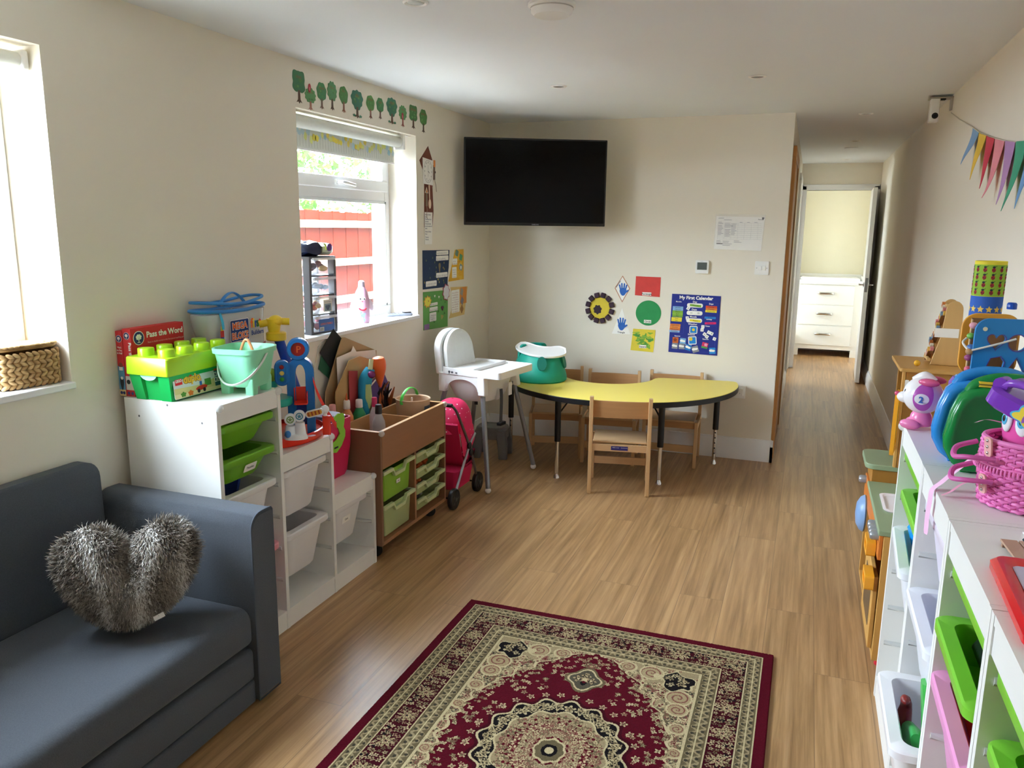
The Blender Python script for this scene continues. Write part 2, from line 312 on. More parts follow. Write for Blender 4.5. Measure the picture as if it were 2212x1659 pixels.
def tree(x, y, h, r, n, label, hexes, seed):
    rng = np.random.default_rng(seed); t = thing('garden_tree', label, 'tree', (x, y, -.1))
    m = MB(); m.tube([(0, 0, 0), (.03, .02, h*.35), (-.02, .04, h*.7)], [.09, .07, .04], mat('#5b4a38', .9, var=.3, scale=12)); m.obj('trunk', t)
    for hx in hexes:
        k = n//len(hexes); P = rng.normal(size=(k, 3)); P /= np.linalg.norm(P, axis=1)[:, None]; P *= (rng.uniform(.25, 1, (k, 1))**.5)*np.array([r, r*1.25, r]); P[:, 2] += h*.78
        lump = 1+.25*np.sin(5*P[:, 1])*np.cos(4*P[:, 2]); P[:, :2] *= lump[:, None]
        a = rng.normal(size=(k, 3)); a /= np.linalg.norm(a, axis=1)[:, None]; b = np.cross(a, rng.normal(size=(k, 3))); b /= np.linalg.norm(b, axis=1)[:, None]
        s = rng.uniform(.035, .08, (k, 1)); V = np.stack([P-a*s, P+b*s*.5, P+a*s, P-b*s*.5], 1).reshape(-1, 3)
        me = bpy.data.meshes.new('foliage'); me.from_pydata(V.tolist(), [], [(4*i, 4*i+1, 4*i+2, 4*i+3) for i in range(k)]); me.materials.append(mat(hx, .9, spec=.03, var=.3, scale=3))
        o = bpy.data.objects.new('foliage', me); COL.objects.link(o); o.parent = t
tree(-6.6, 8.0, 3.2, 1.25, 4200, 'bright green bush on the left above the garden fence', ('#3c7d1c', '#2f6618'), 3)
tree(-8.9, 12.9, 3.6, 1.5, 2000, 'loose dark-leaved tree on the right above the garden fence', ('#3a6420', '#24481a'), 5)
tree(-5.6, 10.5, 2.5, .6, 1400, 'low shrub peeping over the fence top on the right', ('#3a6a20', '#28501a'), 8)
# ---------------------------------------------------------------- storage frames and their bins
def _bin_mesh(w, d, h, col, key={}):
    k = (w, d, h, col.name)
    if k in key: return key[k]
    m = MB(); r = .03
    R = lambda ix, iy0, iy1, z, rr=r: [(x, y, z) for x, y in rrect(-w/2+ix, iy0, w/2-ix, d-iy1, rr)]
    m.loft([R(.058, .052, .04, -h, .03), R(.05, .042, .03, -h+.012, .035), R(.03, .012, .012, -.02), R(.006, .003, .003, -.026), R(0, 0, 0, -.022), R(0, 0, 0, -.004), R(.004, .004, .004, 0),
            R(.033, .03, .03, 0), R(.036, .034, .034, -.006), R(.05, .045, .04, -h+.014), R(.06, .055, .05, -h+.006)], col)
    o = m.obj('storage_bin', angle=40); key[k] = o.data; me = o.data; bpy.data.objects.remove(o); return me
def storage_bin(label, colhex, mx, w=.298, d=.40, h=.095, tilt=0, tagtxt=None, group='storage bins'):
    col = mat(colhex, .32, var=.02, spec=.4)
    me = _bin_mesh(w, d, h, col); o = bpy.data.objects.new('storage_bin', me); COL.objects.link(o); o.matrix_world = mx @ RX(tilt)
    tag(o, label, 'storage bin', group)
    if tagtxt:
        m = MB(); a = math.atan2(.03, h-.02); m.xf = T(tagtxt[1], .0105+.03*(tagtxt[2]/(h-.02)), -.02-tagtxt[2]) @ RX(PI/2+a)
        m.poly(rrect(-.032, -.016, .032, .016, .004), .001, PAPERW); m.text(tagtxt[0], .013, 0, -.004, .0016, INK, 'CENTER', .02); m.obj('name_label', o)
    return o
def runner(parent, x, y0, y1, z, side):
    m = MB(); s = side; q = mat('#e2e4e2', .25, var=.01, alpha=.8)
    m.loft([[(x, y, z), (x+s*.014, y, z-.004), (x+s*.014, y, z-.010), (x, y, z-.016)] if y > y0+.03 else [(x, y, z), (x+s*.004, y, z-.002), (x+s*.004, y, z-.010), (x, y, z-.016)] for y in (y0, y0+.035, y1)], q); m.obj('bin_runner', parent)
LEV = (.862, .737, .612, .487, .362, .237)
def frame_cols(t, cols, d, wm, levels=LEV, kick=.075):
    # cols: list of (x0, x1, height); panels .018 thick stand at every column edge
    xs = [cols[0][0]]+[c[1] for c in cols]; n = len(cols)
    for i, x in enumerate(xs):
        hgt = max(cols[j][2] for j in (i-1, i) if 0 <= j < n); m = MB(); x0 = x if i == 0 else x-.018
        m.box((x0, 0, 0), (x0+.018, d, hgt), wm)
        for yy, zz in ((.06, hgt-.06), (d-.06, hgt-.06), (.2, hgt-.012), (.06, .3)):
            if i in (0, n): sx = x0-.0004 if i == 0 else x0+.0184; m.cyl((sx, yy, zz), (sx+(.0004 if i == 0 else -.0004), yy, zz), .004, mat('#5d5d5d', .5), n=10)
        m.obj('side_panel', t, bevel=.0012, seg=1)
    for i, (a, b, h) in enumerate(cols):
        a += .018 if i == 0 else 0; b -= .018
        m = MB(); m.box((a+.0005, .001, h-.018), (b-.0005, d-.001, h), wm); m.obj('top_panel', t)
        m = MB(); m.box((a+.0005, .003, h-.068), (b-.0005, .018, h-.0185), wm); m.obj('front_rail', t)
        m = MB(); m.box((a+.0005, .001, kick-.012), (b-.0005, d-.001, kick), wm); m.obj('bottom_panel', t)
        m = MB(); m.box((a+.0005, .003, 0), (b-.0005, .018, kick-.0125), wm); m.obj('plinth', t)
        m = MB(); m.box((a+.0005, d-.012, kick+.0005), (b-.0005, d-.006, h-.0185), wm); m.obj('back_panel', t)
        for z in levels:
            if z < h-.06:
                runner(t, a, .012, d-.04, z-.0275, 1); runner(t, b, .012, d-.04, z-.0275, -1)
def guard(t, x, z, y=0):
    m = MB(); q = mat('#f4f6f6', .1, var=0, alpha=.45); m.sph((x, y, z), (.015, .015, .015), q, 14, 8); m.obj('corner_guard', t)
SHX, SHY = -1.7635, 2.017
LM = T(SHX, SHY, 0) @ RZ(PI/2)
t = thing('stepped_storage_unit', 'white three-step storage frame by the left wall beside the sofa', 'shelf unit', mx=LM)
frame_cols(t, [(0, .337, .94), (.337, .667, .687), (.667, .993, .425)], .385, WHITEM)
for x, z in ((.014, .932), (.324, .932), (.654, .68), (.978, .418)): guard(t, x, z)
def lbin(u, z, label, col, h=.095, tagtxt=None, d=.36, out=.0, w=.296): return storage_bin(label, col, LM @ T(u, .006-out, z), w, d, h, 0, tagtxt, 'bins in the stepped storage unit')
GRN = '#6fae2a'
lbin(.168, .862, 'shallow green bin in the topmost slot of the tall white storage step', GRN)
lbin(.168, .737, 'shallow green bin with a white Puzzles label, second slot of the tall step', GRN, .095, ('Puzzles', .02, .035))
lbin(.168, .612, 'white bin holding books below the two green bins, half behind the sofa arm', '#e9e9ea', .2)
lbin(.168, .362, 'pink bin low in the tall storage step behind the sofa arm', '#e39aa8', .2)
lbin(.493, .612, 'upper deep white bin in the middle storage step', '#e6e4e6', .2)
lbin(.493, .362, 'lower deep white bin in the middle storage step', '#e6e4e6', .2)
lbin(.821, .352, 'deep white bin with a printed label in the lowest storage step', '#e4e2e4', .19, ('Cars', -.02, .06), out=-.008, w=.277, d=.33)
def book(name, label, mx, d, hx, txt=None):
    m = MB(); m.xf = mx; m.cbox((0, 0, 0), d, paper(hx)); o = m.obj(name, bevel=.001, seg=1); return tag(o, label, 'book', 'books in the white bin')
book('picture_book', 'blue picture book tipped up in the white bin under the green ones', LM @ T(.215, .2, .55) @ RY(.35), (.012, .16, .15), '#2b4aa0')
book('picture_book', 'dark green book lying in the white bin under the green ones', LM @ T(.12, .2, .535) @ RY(1.3), (.012, .13, .10), '#1f4a35')
# ---------------------------------------------------------------- toys on the tall step
def box_game(label, x0, x1, y0, y1, zt, faces):
    m = MB(); w = (x1-x0)/2; l = y1-y0; h = zt-.9406; m.box((-w, 0, 0), (w, l, h), paper('#c3262b')); faces(m, w, l, h); o = m.obj('board_game_box', loc=((x0+x1)/2, y0, .9406)); tag(o, label, 'board game', 'board games on the tall storage step')
def emblem(m, x, y, r, z):
    nv = paper('#26336e'); m.poly(circ(x, y, r), z, PAPERW); m.poly(circ(x, y, r*.9), z+.0002, nv); m.poly(blob(x, y+r*.12, r*.5, r*.42, 7, .08), z+.0004, PAPERW); m.poly(rect(x-r*.07, y-r*.6, x+r*.07, y), z+.0004, PAPERW); m.poly(rect(x-r*.3, y-r*.66, x+r*.3, y-r*.58), z+.0004, PAPERW)
def g1(m, w, l, h):
    m.xf = T(0, 0, 0) @ RX(PI/2); bl = paper('#5a93b5')
    m.poly(rect(-w, .02, w, h*.46), .0006, bl); m.poly(rect(-w, 0, w, .022), .0008, paper('#e3c88a'))
    m.poly(circ(-w*.4, .011, .0055), .001, paper('#26336e')); m.poly(circ(w*.4, .011, .0055), .001, paper('#26336e'))
    m.poly(blob(0, .045, .008, .022, 3, .1), .001, INK); m.poly(circ(.001, .062, .0055), .0012, PAPERW); m.poly(circ(0, .107, .0085), .001, paper('#8a3b35')); m.poly(rect(-.008, .088, .008, .1), .0011, PAPERW)
    emblem(m, 0, h-.026, .0125, .0006)
    for i, s in enumerate(("What's", 'the Time,', 'Mr Wolf?')): m.text(s, .0082, 0, h-.058-.010*i, .001, PAPERW, 'CENTER', .03, sx=.72)
def g2(m, w, l, h):
    m.xf = T(0, 0, 0) @ RX(PI/2); emblem(m, 0, h-.024, .0125, .0006); m.text('Pass the Word', .017, .006, h-.046, .0008, PAPERW, 'LEFT', .03, rot=-PI/2)
    m.poly(rect(-w, .022, w, .07), .0006, paper('#d8d0cc')); m.poly(circ(-.006, .05, .008), .0009, INK); m.poly(rect(-w, 0, w, .021), .0008, paper('#b2202c'))
    m.poly(circ(-w*.45, .011, .0055), .001, paper('#26336e')); m.poly(circ(w*.45, .011, .0055), .001, paper('#26336e'))
    m.xf = T(w, 0, 0) @ RZ(PI/2) @ RX(PI/2); emblem(m, .034, h-.034, .024, .0006)
    m.text('Pass the Word', .028, .068, h-.036, .0008, PAPERW, 'LEFT', .035); m.text('Race to build words in this fast-paced spelling game', .0085, .072, h-.056, .0008, paper('#f0cfc6'), 'LEFT')
    m.poly(blob(.17, h-.15, .085, .07, 3, .05), .0006, paper('#9fb54a')); m.poly(circ(.12, h-.09, .014), .0008, INK); m.poly(circ(.2, h-.085, .014), .0008, INK)
box_game('narrow red and blue boxed game standing nearest the wall', -2.178, -2.150, 2.03, 2.27, 1.163, g1)
box_game('red boxed game lettered Pass the Word behind the green brick tub', -2.149, -2.114, 2.032, 2.275, 1.172, g2)
t = thing('building_brick_tub', 'green storage tub shaped like a giant brick with a lime studded lid', 'toy tub', (-2.02, 2.168, .9406), math.radians(1.5))
G1 = plastic('#12a04a', .3); G2 = plastic('#a6cf21', .28); m = MB()
def tubring(a, b, z, notch=.0):
    p = []
    for x, y in [(-a, -b), (-a*.45, -b), (-a*.40, -b+notch), (a*.40, -b+notch), (a*.45, -b), (a, -b), (a, -b*.5), (a-.001, -b*.4), (a-.001, b*.4), (a, b*.5), (a, b), (a*.45, b), (a*.40, b-notch), (-a*.40, b-notch), (-a*.45, b), (-a, b), (-a, 0)]: p.append((x, y, z))
    return p
m.loft([tubring(.072, .152, .006, .006), tubring(.0725, .1525, .0, .006), tubring(.082, .17, .092, .014), tubring(.080, .168, .092, .014)], G1); m.obj('tub_body', t, bevel=.003)
m = MB(); m.loft([[(x, y, z) for x, y in rrect(-a, -b, a, b, .008)] for a, b, z in ((.0865, .177, .088), (.087, .1775, .09), (.086, .1765, .143), (.083, .1735, .147))], G2); lid = m.obj('lid', t)
for i in range(2):
    for j in range(4):
        m = MB(); m.lathe([(.0265, .146), (.0262, .169), (.0245, .1715), (.02, .172)], (-.042+.084*i, -.128+.0853*j, 0), G2, 26); m.obj('stud', lid)
m = MB(); m.xf = T(0, -.171, .092) @ RX(PI/2); m.poly([(.035*math.cos(-a), .022*math.sin(-a)) for a in np.linspace(0, PI, 16)], 0, plastic('#a9e8d0', .4)); m.obj('lid_tab', t)
m = MB(); m.xf = T(.0805, 0, .048) @ RZ(PI/2) @ RX(PI/2-.095)
P = lambda h: paper(h)
m.prism(rrect(-.15, -.042, .15, .042, .006), 0, .001, P('#d9e3df')); z = .0014
m.poly([(-.149, -.041), (.149, -.041), (.149, .01), (.05, .0), (-.02, -.012), (-.149, -.006)], z, P('#d7cf8a')); m.poly([(-.149, -.041), (.149, -.041), (.149, -.03), (-.149, -.026)], z+.0003, P('#e8dca8'))
m.poly(rect(-.142, .004, -.108, .032), z+.0004, P('#d0202a')); m.text('LEGO', .0125, -.125, .0135, z+.0007, PAPERW, 'CENTER', .05, sx=.9)
m.text('duplo', .036, -.102, .006, z+.0005, P('#a36d16'), 'LEFT', .09); m.text('duplo', .036, -.102, .006, z+.0008, P('#f2c53a'), 'LEFT', .035)
m.poly(blob(-.068, .033, .013, .008, 3, .25), z+.0004, P('#cf2a20'))
m.poly(blob(-.02, -.022, .028, .008, 2, .1), z+.0006, P('#c2321f')); m.poly(circ(-.036, -.031, .007), z+.0009, INK); m.poly(circ(-.008, -.031, .007), z+.0009, INK); m.poly(circ(-.022, .006, .007), z+.0006, P('#e2ad84')); m.poly(rect(-.028, -.014, -.016, 0), z+.0007, P('#2f6db0')); m.poly(rect(-.002, -.02, .03, .004), z+.0005, P('#4f9a3c'))
m.poly(rect(.05, -.03, .1, .03), z+.0004, P('#2f6f76'))
for i in range(2):
    for j in range(2): m.poly(rect(.048+.017*i, -.016+.019*j, .062+.017*i, .0+.019*j), z+.0007, P('#eef2ee')); m.poly(rect(.052+.017*i, -.013+.019*j, .058+.017*i, -.003+.019*j), z+.0009, P('#24365e'))
m.poly(rect(.05, .024, .102, .036), z+.0007, P('#c8642c')); m.poly(rect(.105, -.03, .148, .012), z+.0004, P('#3f8f4a')); m.poly(rect(.112, .004, .13, .036), z+.0006, P('#3aa0c4'))
m.poly(blob(-.11, -.03, .012, .008, 5, .15), z+.0006, P('#5c9a3c')); m.poly(blob(-.075, -.031, .012, .009, 5, .15), z+.0006, P('#e07a2c')); m.obj('printed_panel', t)
# mint bucket with castle feet
MINT = mat('#8fdcb4', .3, var=.02, sss=.15); t = thing('sand_bucket', 'mint green castle-footed sand bucket standing on the shelf front corner', 'bucket', (-1.836, 2.262, .9406), math.radians(8))
def sqr(a, z, amp=.0): return [(x*(1+amp*math.cos(4*math.atan2(y, x))), y*(1+amp*math.cos(4*math.atan2(y, x))), z) for x, y in rrect(-a, -a, a, a, a*.55, 8)]
m = MB(); m.loft([sqr(.063, .026), sqr(.066, .03), sqr(.084, .135), sqr(.0845, .143), sqr(.092, .143), sqr(.093, .160), sqr(.086, .161), sqr(.08, .14), sqr(.064, .034)], MINT); m.obj('bucket_body', t)
for sx in (-1, 1):
    for sy in (-1, 1):
        m = MB(); m.loft([[(sx*.047+x, sy*.047+y, z) for x, y in rrect(-w, -w, w, w, .006)] for w, z in ((.0155, 0), (.016, .002), (.0175, .045), (.016, .055))], MINT); m.obj('foot', t)
m = MB(); m.tube([(.088*math.cos(a), -.104+.02*math.sin(a) if 0 else -.096*math.sin(a)-.004, .145-.105*math.sin(a)) for a in np.linspace(0, PI, 22)], .0032, plastic('#dfe8e4', .35), flat=1.6); m.obj('carry_handle', t)
m = MB(); m.tube([(-.035+.05*i/9, .03, .135+.045*math.sin(PI*i/9)) for i in range(10)], .005, plastic('#f0a070', .35)); o = m.obj('sand_spade_handle'); o.matrix_world = T(-1.836, 2.262, .941) @ RZ(math.radians(8)); tag(o, 'orange looped toy handle poking out of the mint bucket', 'toy')
# clear zip bag of building blocks
t = thing('block_bag', 'clear zipped bag of building blocks with blue piping behind the bucket', 'toy bag', (-2.117, 2.525, .6876), math.radians(4))
BAG = mat('#dfe4ea', .1, var=.05, alpha=.62); m = MB()
def bagr(w, d, z, o=0, cyy=0): return [(x+o, y+cyy, z) for x, y in ((d*math.cos(a)*abs(math.cos(a))**-.3, w*math.sin(a)*abs(math.sin(a))**-.45) for a in np.linspace(.05, 2*PI+.05, 40, endpoint=False))]
m.loft([bagr(.12, .04, .002), bagr(.162, .048, .03, 0, .004), bagr(.172, .052, .2, 0, .018), bagr(.174, .055, .32, 0, .018), bagr(.178, .057, .40, 0, .012), bagr(.19, .058, .45), bagr(.2, .058, .50), bagr(.195, .05, .505)], BAG); m.obj('bag_body', t)
m = MB(); BP = plastic('#2f7fc4', .4); m.tube([(x, y, .503+.012*abs(y)/.2) for x, y, _ in bagr(.2, .058, 0)], .0075, BP, 8, True); m.tube([(x*.98, y, .522+.02*abs(y)/.2+.006) for x, y, _ in bagr(.197, .054, 0)], .006, BP, 8, True); m.obj('zip_piping', t)
m = MB(); m.tube([(0, -.06+.012*i, .525+.045*math.sin(PI*i/14)) for i in range(15)], .009, BP, 8, flat=.4); m.obj('carry_strap', t)
m = MB(); m.tube([(.056, -.13, .505), (.066, -.13, .47), (.066, -.128, .445)], .005, plastic('#3aa6d0', .4)); m.obj('zip_pull', t)
for i in range(26):
    m = MB(); a = random.choice(('#d8403a', '#e8c832', '#3a6fc0', '#4aa050', '#e58a2c', '#b8bcc4', '#c58fa8')); q = plastic(a, .35)
    z = .02+.058*(i//4)+random.uniform(0, .006); y = -.085+.058*(i % 4)+random.uniform(-.003, .003)
    m.xf = T(random.uniform(-.004, .004), y, z) @ RZ(random.uniform(-.08, .08)); m.cbox((0, 0, .022), (.052, .052, .044), q)
    for sx in (-1, 1):
        for sy in (-1, 1): m.cyl((sx*.013, sy*.013, .044), (sx*.013, sy*.013, .054), .009, q, n=10)
    b = m.obj('toy_block'); b.matrix_world = T(-2.117, 2.525, .689) @ RZ(math.radians(4)); tag(b, 'building block inside the clear zipped bag', 'toy block', 'blocks inside the clear zipped bag')
m = MB(); m.xf = T(.0625, -.035, .432) @ RZ(PI/2) @ RX(PI/2) @ Matrix.Diagonal((.86, .82, 1, 1)); NV = P('#1d3a7a'); OR = P('#e0672a')
m.poly(rrect(-.055, -.055, .085, .05, .008), 0, PAPERW); m.poly(rrect(-.052, -.052, .082, .047, .007), .0004, NV)
for s, y in (('MEGA', .005), ('BLOKS', -.042)): m.text(s, .044, .015, y, .0007, PAPERW, 'CENTER', .07, sx=.93); m.text(s, .044, .015, y, .001, OR, 'CENTER', .03, sx=.93)
for c, s, x in (('#e0672a', 'f', .098), ('#e8c832', 'i', .116), ('#3a6fc0', 'r', .126), ('#4aa050', 's', .142), ('#d8403a', 't', .16)): m.text(s, .062, x, .0, .0005, P(c), 'LEFT', .04)
m.text('Builders', .03, .1, -.037, .0005, P('#1d4a9a'), 'LEFT', .03)
m.poly(rect(-.125, -.09, -.10, .0), .0003, P('#2c4f9c')); m.poly(rect(-.125, -.02, -.10, .01), .0005, P('#c83a30')); m.poly(rect(-.12, .01, -.105, .03), .0005, P('#e8c832')); m.poly(rect(-.125, -.055, -.10, -.035), .0005, P('#c83a30'))
m.poly([(.02, -.13), (.21, -.08), (.215, -.28), (.0, -.26)], .0004, P('#a84a55')); m.poly(blob(.06, -.115, .045, .03, 4, .1), .0008, P('#d9a04a')); m.poly(rect(.165, -.34, .225, -.30), .0008, P('#b03340')); m.text('Fisher-Price', .012, .195, -.325, .0011, PAPERW, 'CENTER')
m.obj('printed_logo', t)
# ---------------------------------------------------------------- toy garage on the middle step
gm = T(-1.83, 2.572, .687) @ RZ(math.radians(33)); gi = gm.inverted()
def gl(x, y, z): return (gi @ Vector((x, y, z)))[:]
t = thing('toy_garage', 'blue and red toy garage with a parking sign on the middle storage step', 'toy garage', mx=gm)
TB = plastic('#1f6fb8', .25); TBD = plastic('#1c3f9c', .3); TR = plastic('#e2321e', .25); TT = plastic('#1fa08e', .3); TY = plastic('#e8c42a', .3); TW = plastic('#f0f0f4', .25)
def wring(cx, cy, rx, ry, z, a0=0): return [gl(cx+rx*math.cos(a), cy+ry*math.sin(a), z) for a in np.linspace(0, 2*PI, 40, endpoint=False)]
m = MB(); m.loft([wring(-1.912, 2.562, .135, .186, .6885), wring(-1.912, 2.562, .142, .193, .70), wring(-1.912, 2.562, .142, .193, .722), wring(-1.912, 2.562, .136, .186, .724), wring(-1.912, 2.562, .130, .18, .708)], TR); m.obj('base', t)
m = MB(); out = [(-.052, -.0)]+[(-.052, .25)]+[(-.052*math.cos(a), .25+.056*math.sin(a)) for a in np.linspace(0.15, PI-.15, 14)]+[(.052, .25), (.052, 0)]
inn = [(.019, 0)]+[(.019, .235)]+[(.019*math.cos(a), .235+.045*math.sin(a)) for a in np.linspace(.2, PI-.2, 12)]+[(-.019, .235), (-.019, 0)]
m.xf = T(0, .03, .02) @ RX(PI/2); m.prism(out+inn, -.03, .03, TB); m.obj('tower_arch', t, bevel=.005, seg=2)
m = MB(); m.xf = T(-.005, .0, .36) @ RX(PI/2); m.loft([[(x, y, z) for x, y in circ(0, 0, r, n=30)] for r, z in ((.035, -.045), (.043, -.04), (.043, .0), (.039, .008), (.028, .008), (.026, -.004))], TB); sg = m.obj('parking_sign', t)
m = MB(); m.xf = T(-.005, .0, .36) @ RX(PI/2); m.prism(circ(0, 0, .0265), -.006, -.002, plastic('#9a1a18', .3)); m.text('P', .038, .002, -.013, -.0012, plastic('#d8662a', .3), 'CENTER', .0); m.obj('sign_face', sg)
m = MB(); m.xf = T(-.068, -.012, .27) @ RX(PI/2); m.loft([[(x, y, z) for x, y in rrect(-a, -b, a, b, a*.95, 8)] for a, b, z in ((.025, .047, -.035), (.028, .05, -.03), (.028, .05, .0), (.024, .046, .006), (.016, .04, .006), (.015, .039, .0))], TB); tl = m.obj('traffic_light', t)
for i, c in enumerate(('#7a1c20', '#e0c060', '#2f8a3a')):
    m = MB(); m.xf = T(-.068, -.012, .27) @ RX(PI/2); m.sph((0, .024-.024*i, .001), (.009, .009, .004), plastic(c, .2), 14, 8); m.obj('lamp', tl)
m = MB(); m.xf = T(0, -.012, .09); m.loft([[(x, y, z) for x, y in rrect(-.026, -.04, .026, .03, .008)] for z in (.06, .066)], TR); m.box((-.026, -.002, .066), (-.022, .03, .12), TR); m.box((.022, -.03, .066), (.026, .03, .105), TR); m.box((-.026, .026, .066), (.026, .03, .12), TR); m.obj('lift_platform', t, bevel=.002)
m = MB(); m.box((-.03, .035, .05), (.05, .11, .18), TBD); m.obj('tower_back', t, bevel=.006)
m = MB(); m.loft([[(.048+.085*k, -.018+.012*k+.03*s, .235-.20*k**.7+.02*w) for s, w in ((0, 1), (0, 0), (1, 0), (1, 1), (.85, 1), (.85, .25), (.15, .25), (.15, 1))] for k in np.linspace(0, 1, 10)], TR); m.obj('slide_ramp', t)
m = MB(); m.loft([[gl(-1.925+a*math.cos(q), 2.50+b*math.sin(q), z) for q in np.linspace(0, 2*PI, 30, endpoint=False)] for a, b, z in ((.085, .075, .835), (.09, .08, .84), (.09, .08, .86), (.085, .075, .865))], TT); m.obj('upper_deck', t)
m = MB(); m.tube([gl(-1.95, 2.50, .70), gl(-1.96, 2.49, .84)], .05, TBD, 16); m.obj('deck_column', t)
m = MB(); m.sph(gl(-1.965, 2.565, .935), .03, plastic('#8fb52a', .3)); m.tube([gl(-1.965, 2.565, .86), gl(-1.965, 2.565, .915)], .026, TT, 14); m.obj('deck_bollard', t)
m = MB(); m.tube([gl(-1.945, 2.70, .86), gl(-1.995, 2.665, 1.075)], .020, TBD, 14); m.tube([gl(-1.945, 2.70, .86), gl(-1.94, 2.70, .70)], .02, TBD, 12); m.obj('support_pole', t)
m = MB(); m.loft([wring(-2.0, 2.66, a, a, z) for a, z in ((.036, 1.062), (.04, 1.066), (.04, 1.092), (.034, 1.096))], TY); m.tube([gl(-2.005, 2.655, 1.09), gl(-2.005, 2.655, 1.15)], [.022, .03], TY, 14); m.tube([gl(-2.05, 2.62, 1.128), gl(-2.0, 2.66, 1.138), gl(-1.955, 2.69, 1.137)], .0145, TY, 12); m.sph(gl(-2.0, 2.66, 1.14), (.03, .03, .024), TY); m.obj('crank_handle', t)
def figp(px, py, z): return (px, py, z)
m = MB(); m.loft([[(x-.02, y-.115, z) for x, y in circ(0, 0, .045*k, .03*k)] for k, z in ((1, .034), (1, .04), (.9, .05), (.3, .056))], TW)
for dx, hz in ((-.018, .0), (.016, .012)):
    m.tube([(-.02+dx, -.112, .045), (-.02+dx, -.112, .085+hz)], [.024, .018], TW, 14)
fg = m.obj('double_figure', t)
for dx, hz, c in ((-.018, .0, '#7a9a5a'), (.016, .012, '#4a8aa8')):
    m = MB(); m.xf = T(-.02+dx, -.122, .112+hz) @ RX(PI/2); m.loft([[(x, y, z) for x, y in circ(0, 0, r, n=24)] for r, z in ((.018, -.012), (.022, -.008), (.022, .006), (.019, .009))], TW); m.poly(circ(0, 0, .014), .0095, plastic(c, .3)); m.poly(circ(0, 0, .0095), .0098, TW); m.poly(blob(0, 0, .0065, .0065, 5, .3), .0102, plastic(c, .3)); m.obj('figure_head', fg)
m = MB(); m.xf = T(-.048, -.14, .058); m.sph((0, 0, 0), (.012, .01, .014), plastic('#3a7ac0', .3)); m.obj('figure_tail', fg)
m = MB(); m.xf = T(.055, -.06, .12) @ RZ(-.2) @ RX(PI/2) @ RZ(.25); m.prism(rrect(-.04, -.014, .032, .014, .013), 0, .006, TW); m.prism(rrect(-.034, -.009, .026, .009, .008), .006, .0075, plastic('#e0a03c', .3))
for i in range(4): m.poly(rect(-.03+.014*i, -.008, -.024+.014*i, .008), .0079, plastic('#a8402c', .3))
m.obj('barrier_arm', t)
m = MB(); m.xf = T(.095, -.055, .03); m.prism(rrect(-.016, -.01, .016, .01, .008), 0, .075, TR); m.sph((-.005, .0, .1), .017, TW); m.tube([(-.005, 0, .07), (-.005, 0, .09)], .008, TW); m.obj('barrier_post', t)
m = MB(); m.xf = T(.03, -.10, .0385) @ RZ(.3); m.poly(blob(0, 0, .022, .015, 2, .15, ph=1), 0, plastic('#f0c8d8', .3)); m.obj('ground_sticker', t)
# ---------------------------------------------------------------- pink craft bag on the lowest step
t = thing('craft_bag', 'raspberry pink open-topped bag with a green felt snake over its rim', 'bag', (-1.942, 2.86, .4256), 0)
PK = mat('#c81a4c', .55, var=.1, scale=6, bump=.1, bscale=25); m = MB()
def br(a, b, z, o=0): return [(x+o, y, z) for x, y in rrect(-a, -b, a, b, .02, 3)]
m.loft([br(.058, .108, .0), br(.064, .118, .02), br(.07, .135, .14, .004), br(.072, .135, .262, .006), br(.066, .13, .262, .006), br(.058, .11, .03)], PK); m.obj('bag_body', t)
m = MB(); m.xf = T(.0785, .035, .235) @ RZ(PI/2) @ RX(PI/2); FG = mat('#8cc43c', .8, var=.05, bump=.1)
sn = [(-.075, -.1), (-.085, -.08), (-.07, -.062), (-.035, -.05), (-.01, -.03), (-.02, -.005), (-.05, .02), (-.055, .05), (-.02, .062), (.022, .055), (.03, .03), (.02, -.005), (.032, -.025), (.03, -.05), (.0, -.085), (-.04, -.108)]
m.prism(sn, 0, .005, FG); m.poly(rrect(-.06, -.088, -.028, -.08, .003), .0056, INK); m.poly(blob(-.05, .028, .012, .006, 2, .2), .0056, INK); m.obj('felt_snake', t)
m = MB(); m.xf = T(.006, .022, .245); PU = mat('#6a3aa0', .3, var=.15, scale=20); 
m.loft([[(x, y, z+.016*math.sin(9*x/.06+7*y)) for x, y in rrect(-a, -b, a, b, .02, 4)] for a, b, z in ((.05, .08, -.05), (.056, .095, .012), (.042, .07, .03))], PU); m.obj('purple_wrap', t)
m = MB(); m.xf = T(.02, .022, .285) @ RX(-.12) @ RY(.25); m.prism(blob(0, 0, .035, .085, 2, .1), 0, .004, mat('#c9d2ee', .2, var=.1)); m.prism(blob(-.02, -.05, .03, .05, 3, .1), .004, .007, mat('#8a5ac0', .3)); m.obj('plastic_lids', t)
# ---------------------------------------------------------------- sofa and heart cushion
FAB = mat('#4a4f57', .95, var=.28, scale=240, bump=.3, bscale=420, sheen=.12)
t = thing('sofa', 'compact slate grey fabric sofa bed against the left wall', 'sofa', (-1.86, 1.2, 0))
def sf(): m = MB(); m.xf = T(1.86, -1.2, 0); return m
m = sf(); prof = [(1.992, .02), (1.992, .634), (1.986, .641), (1.965, .642)]+[(1.936-.048*math.sin(a), .594+.048*math.cos(a)) for a in np.linspace(0, PI/2, 8)]+[(1.888, .02)]
m.loft([[(x, 1.94+(y-1.94)*k, .33+(z-.33)*k) for y, z in prof] for x, k in ((-2.176, .98), (-2.17, 1), (-1.551, 1), (-1.543, .975))], FAB); m.obj('armrest', t)
m = sf(); m.tube([(-1.546, y, z) for y, z in prof], .0035, mat('#4c525c', .95), 6, True); m.obj('arm_piping', t)
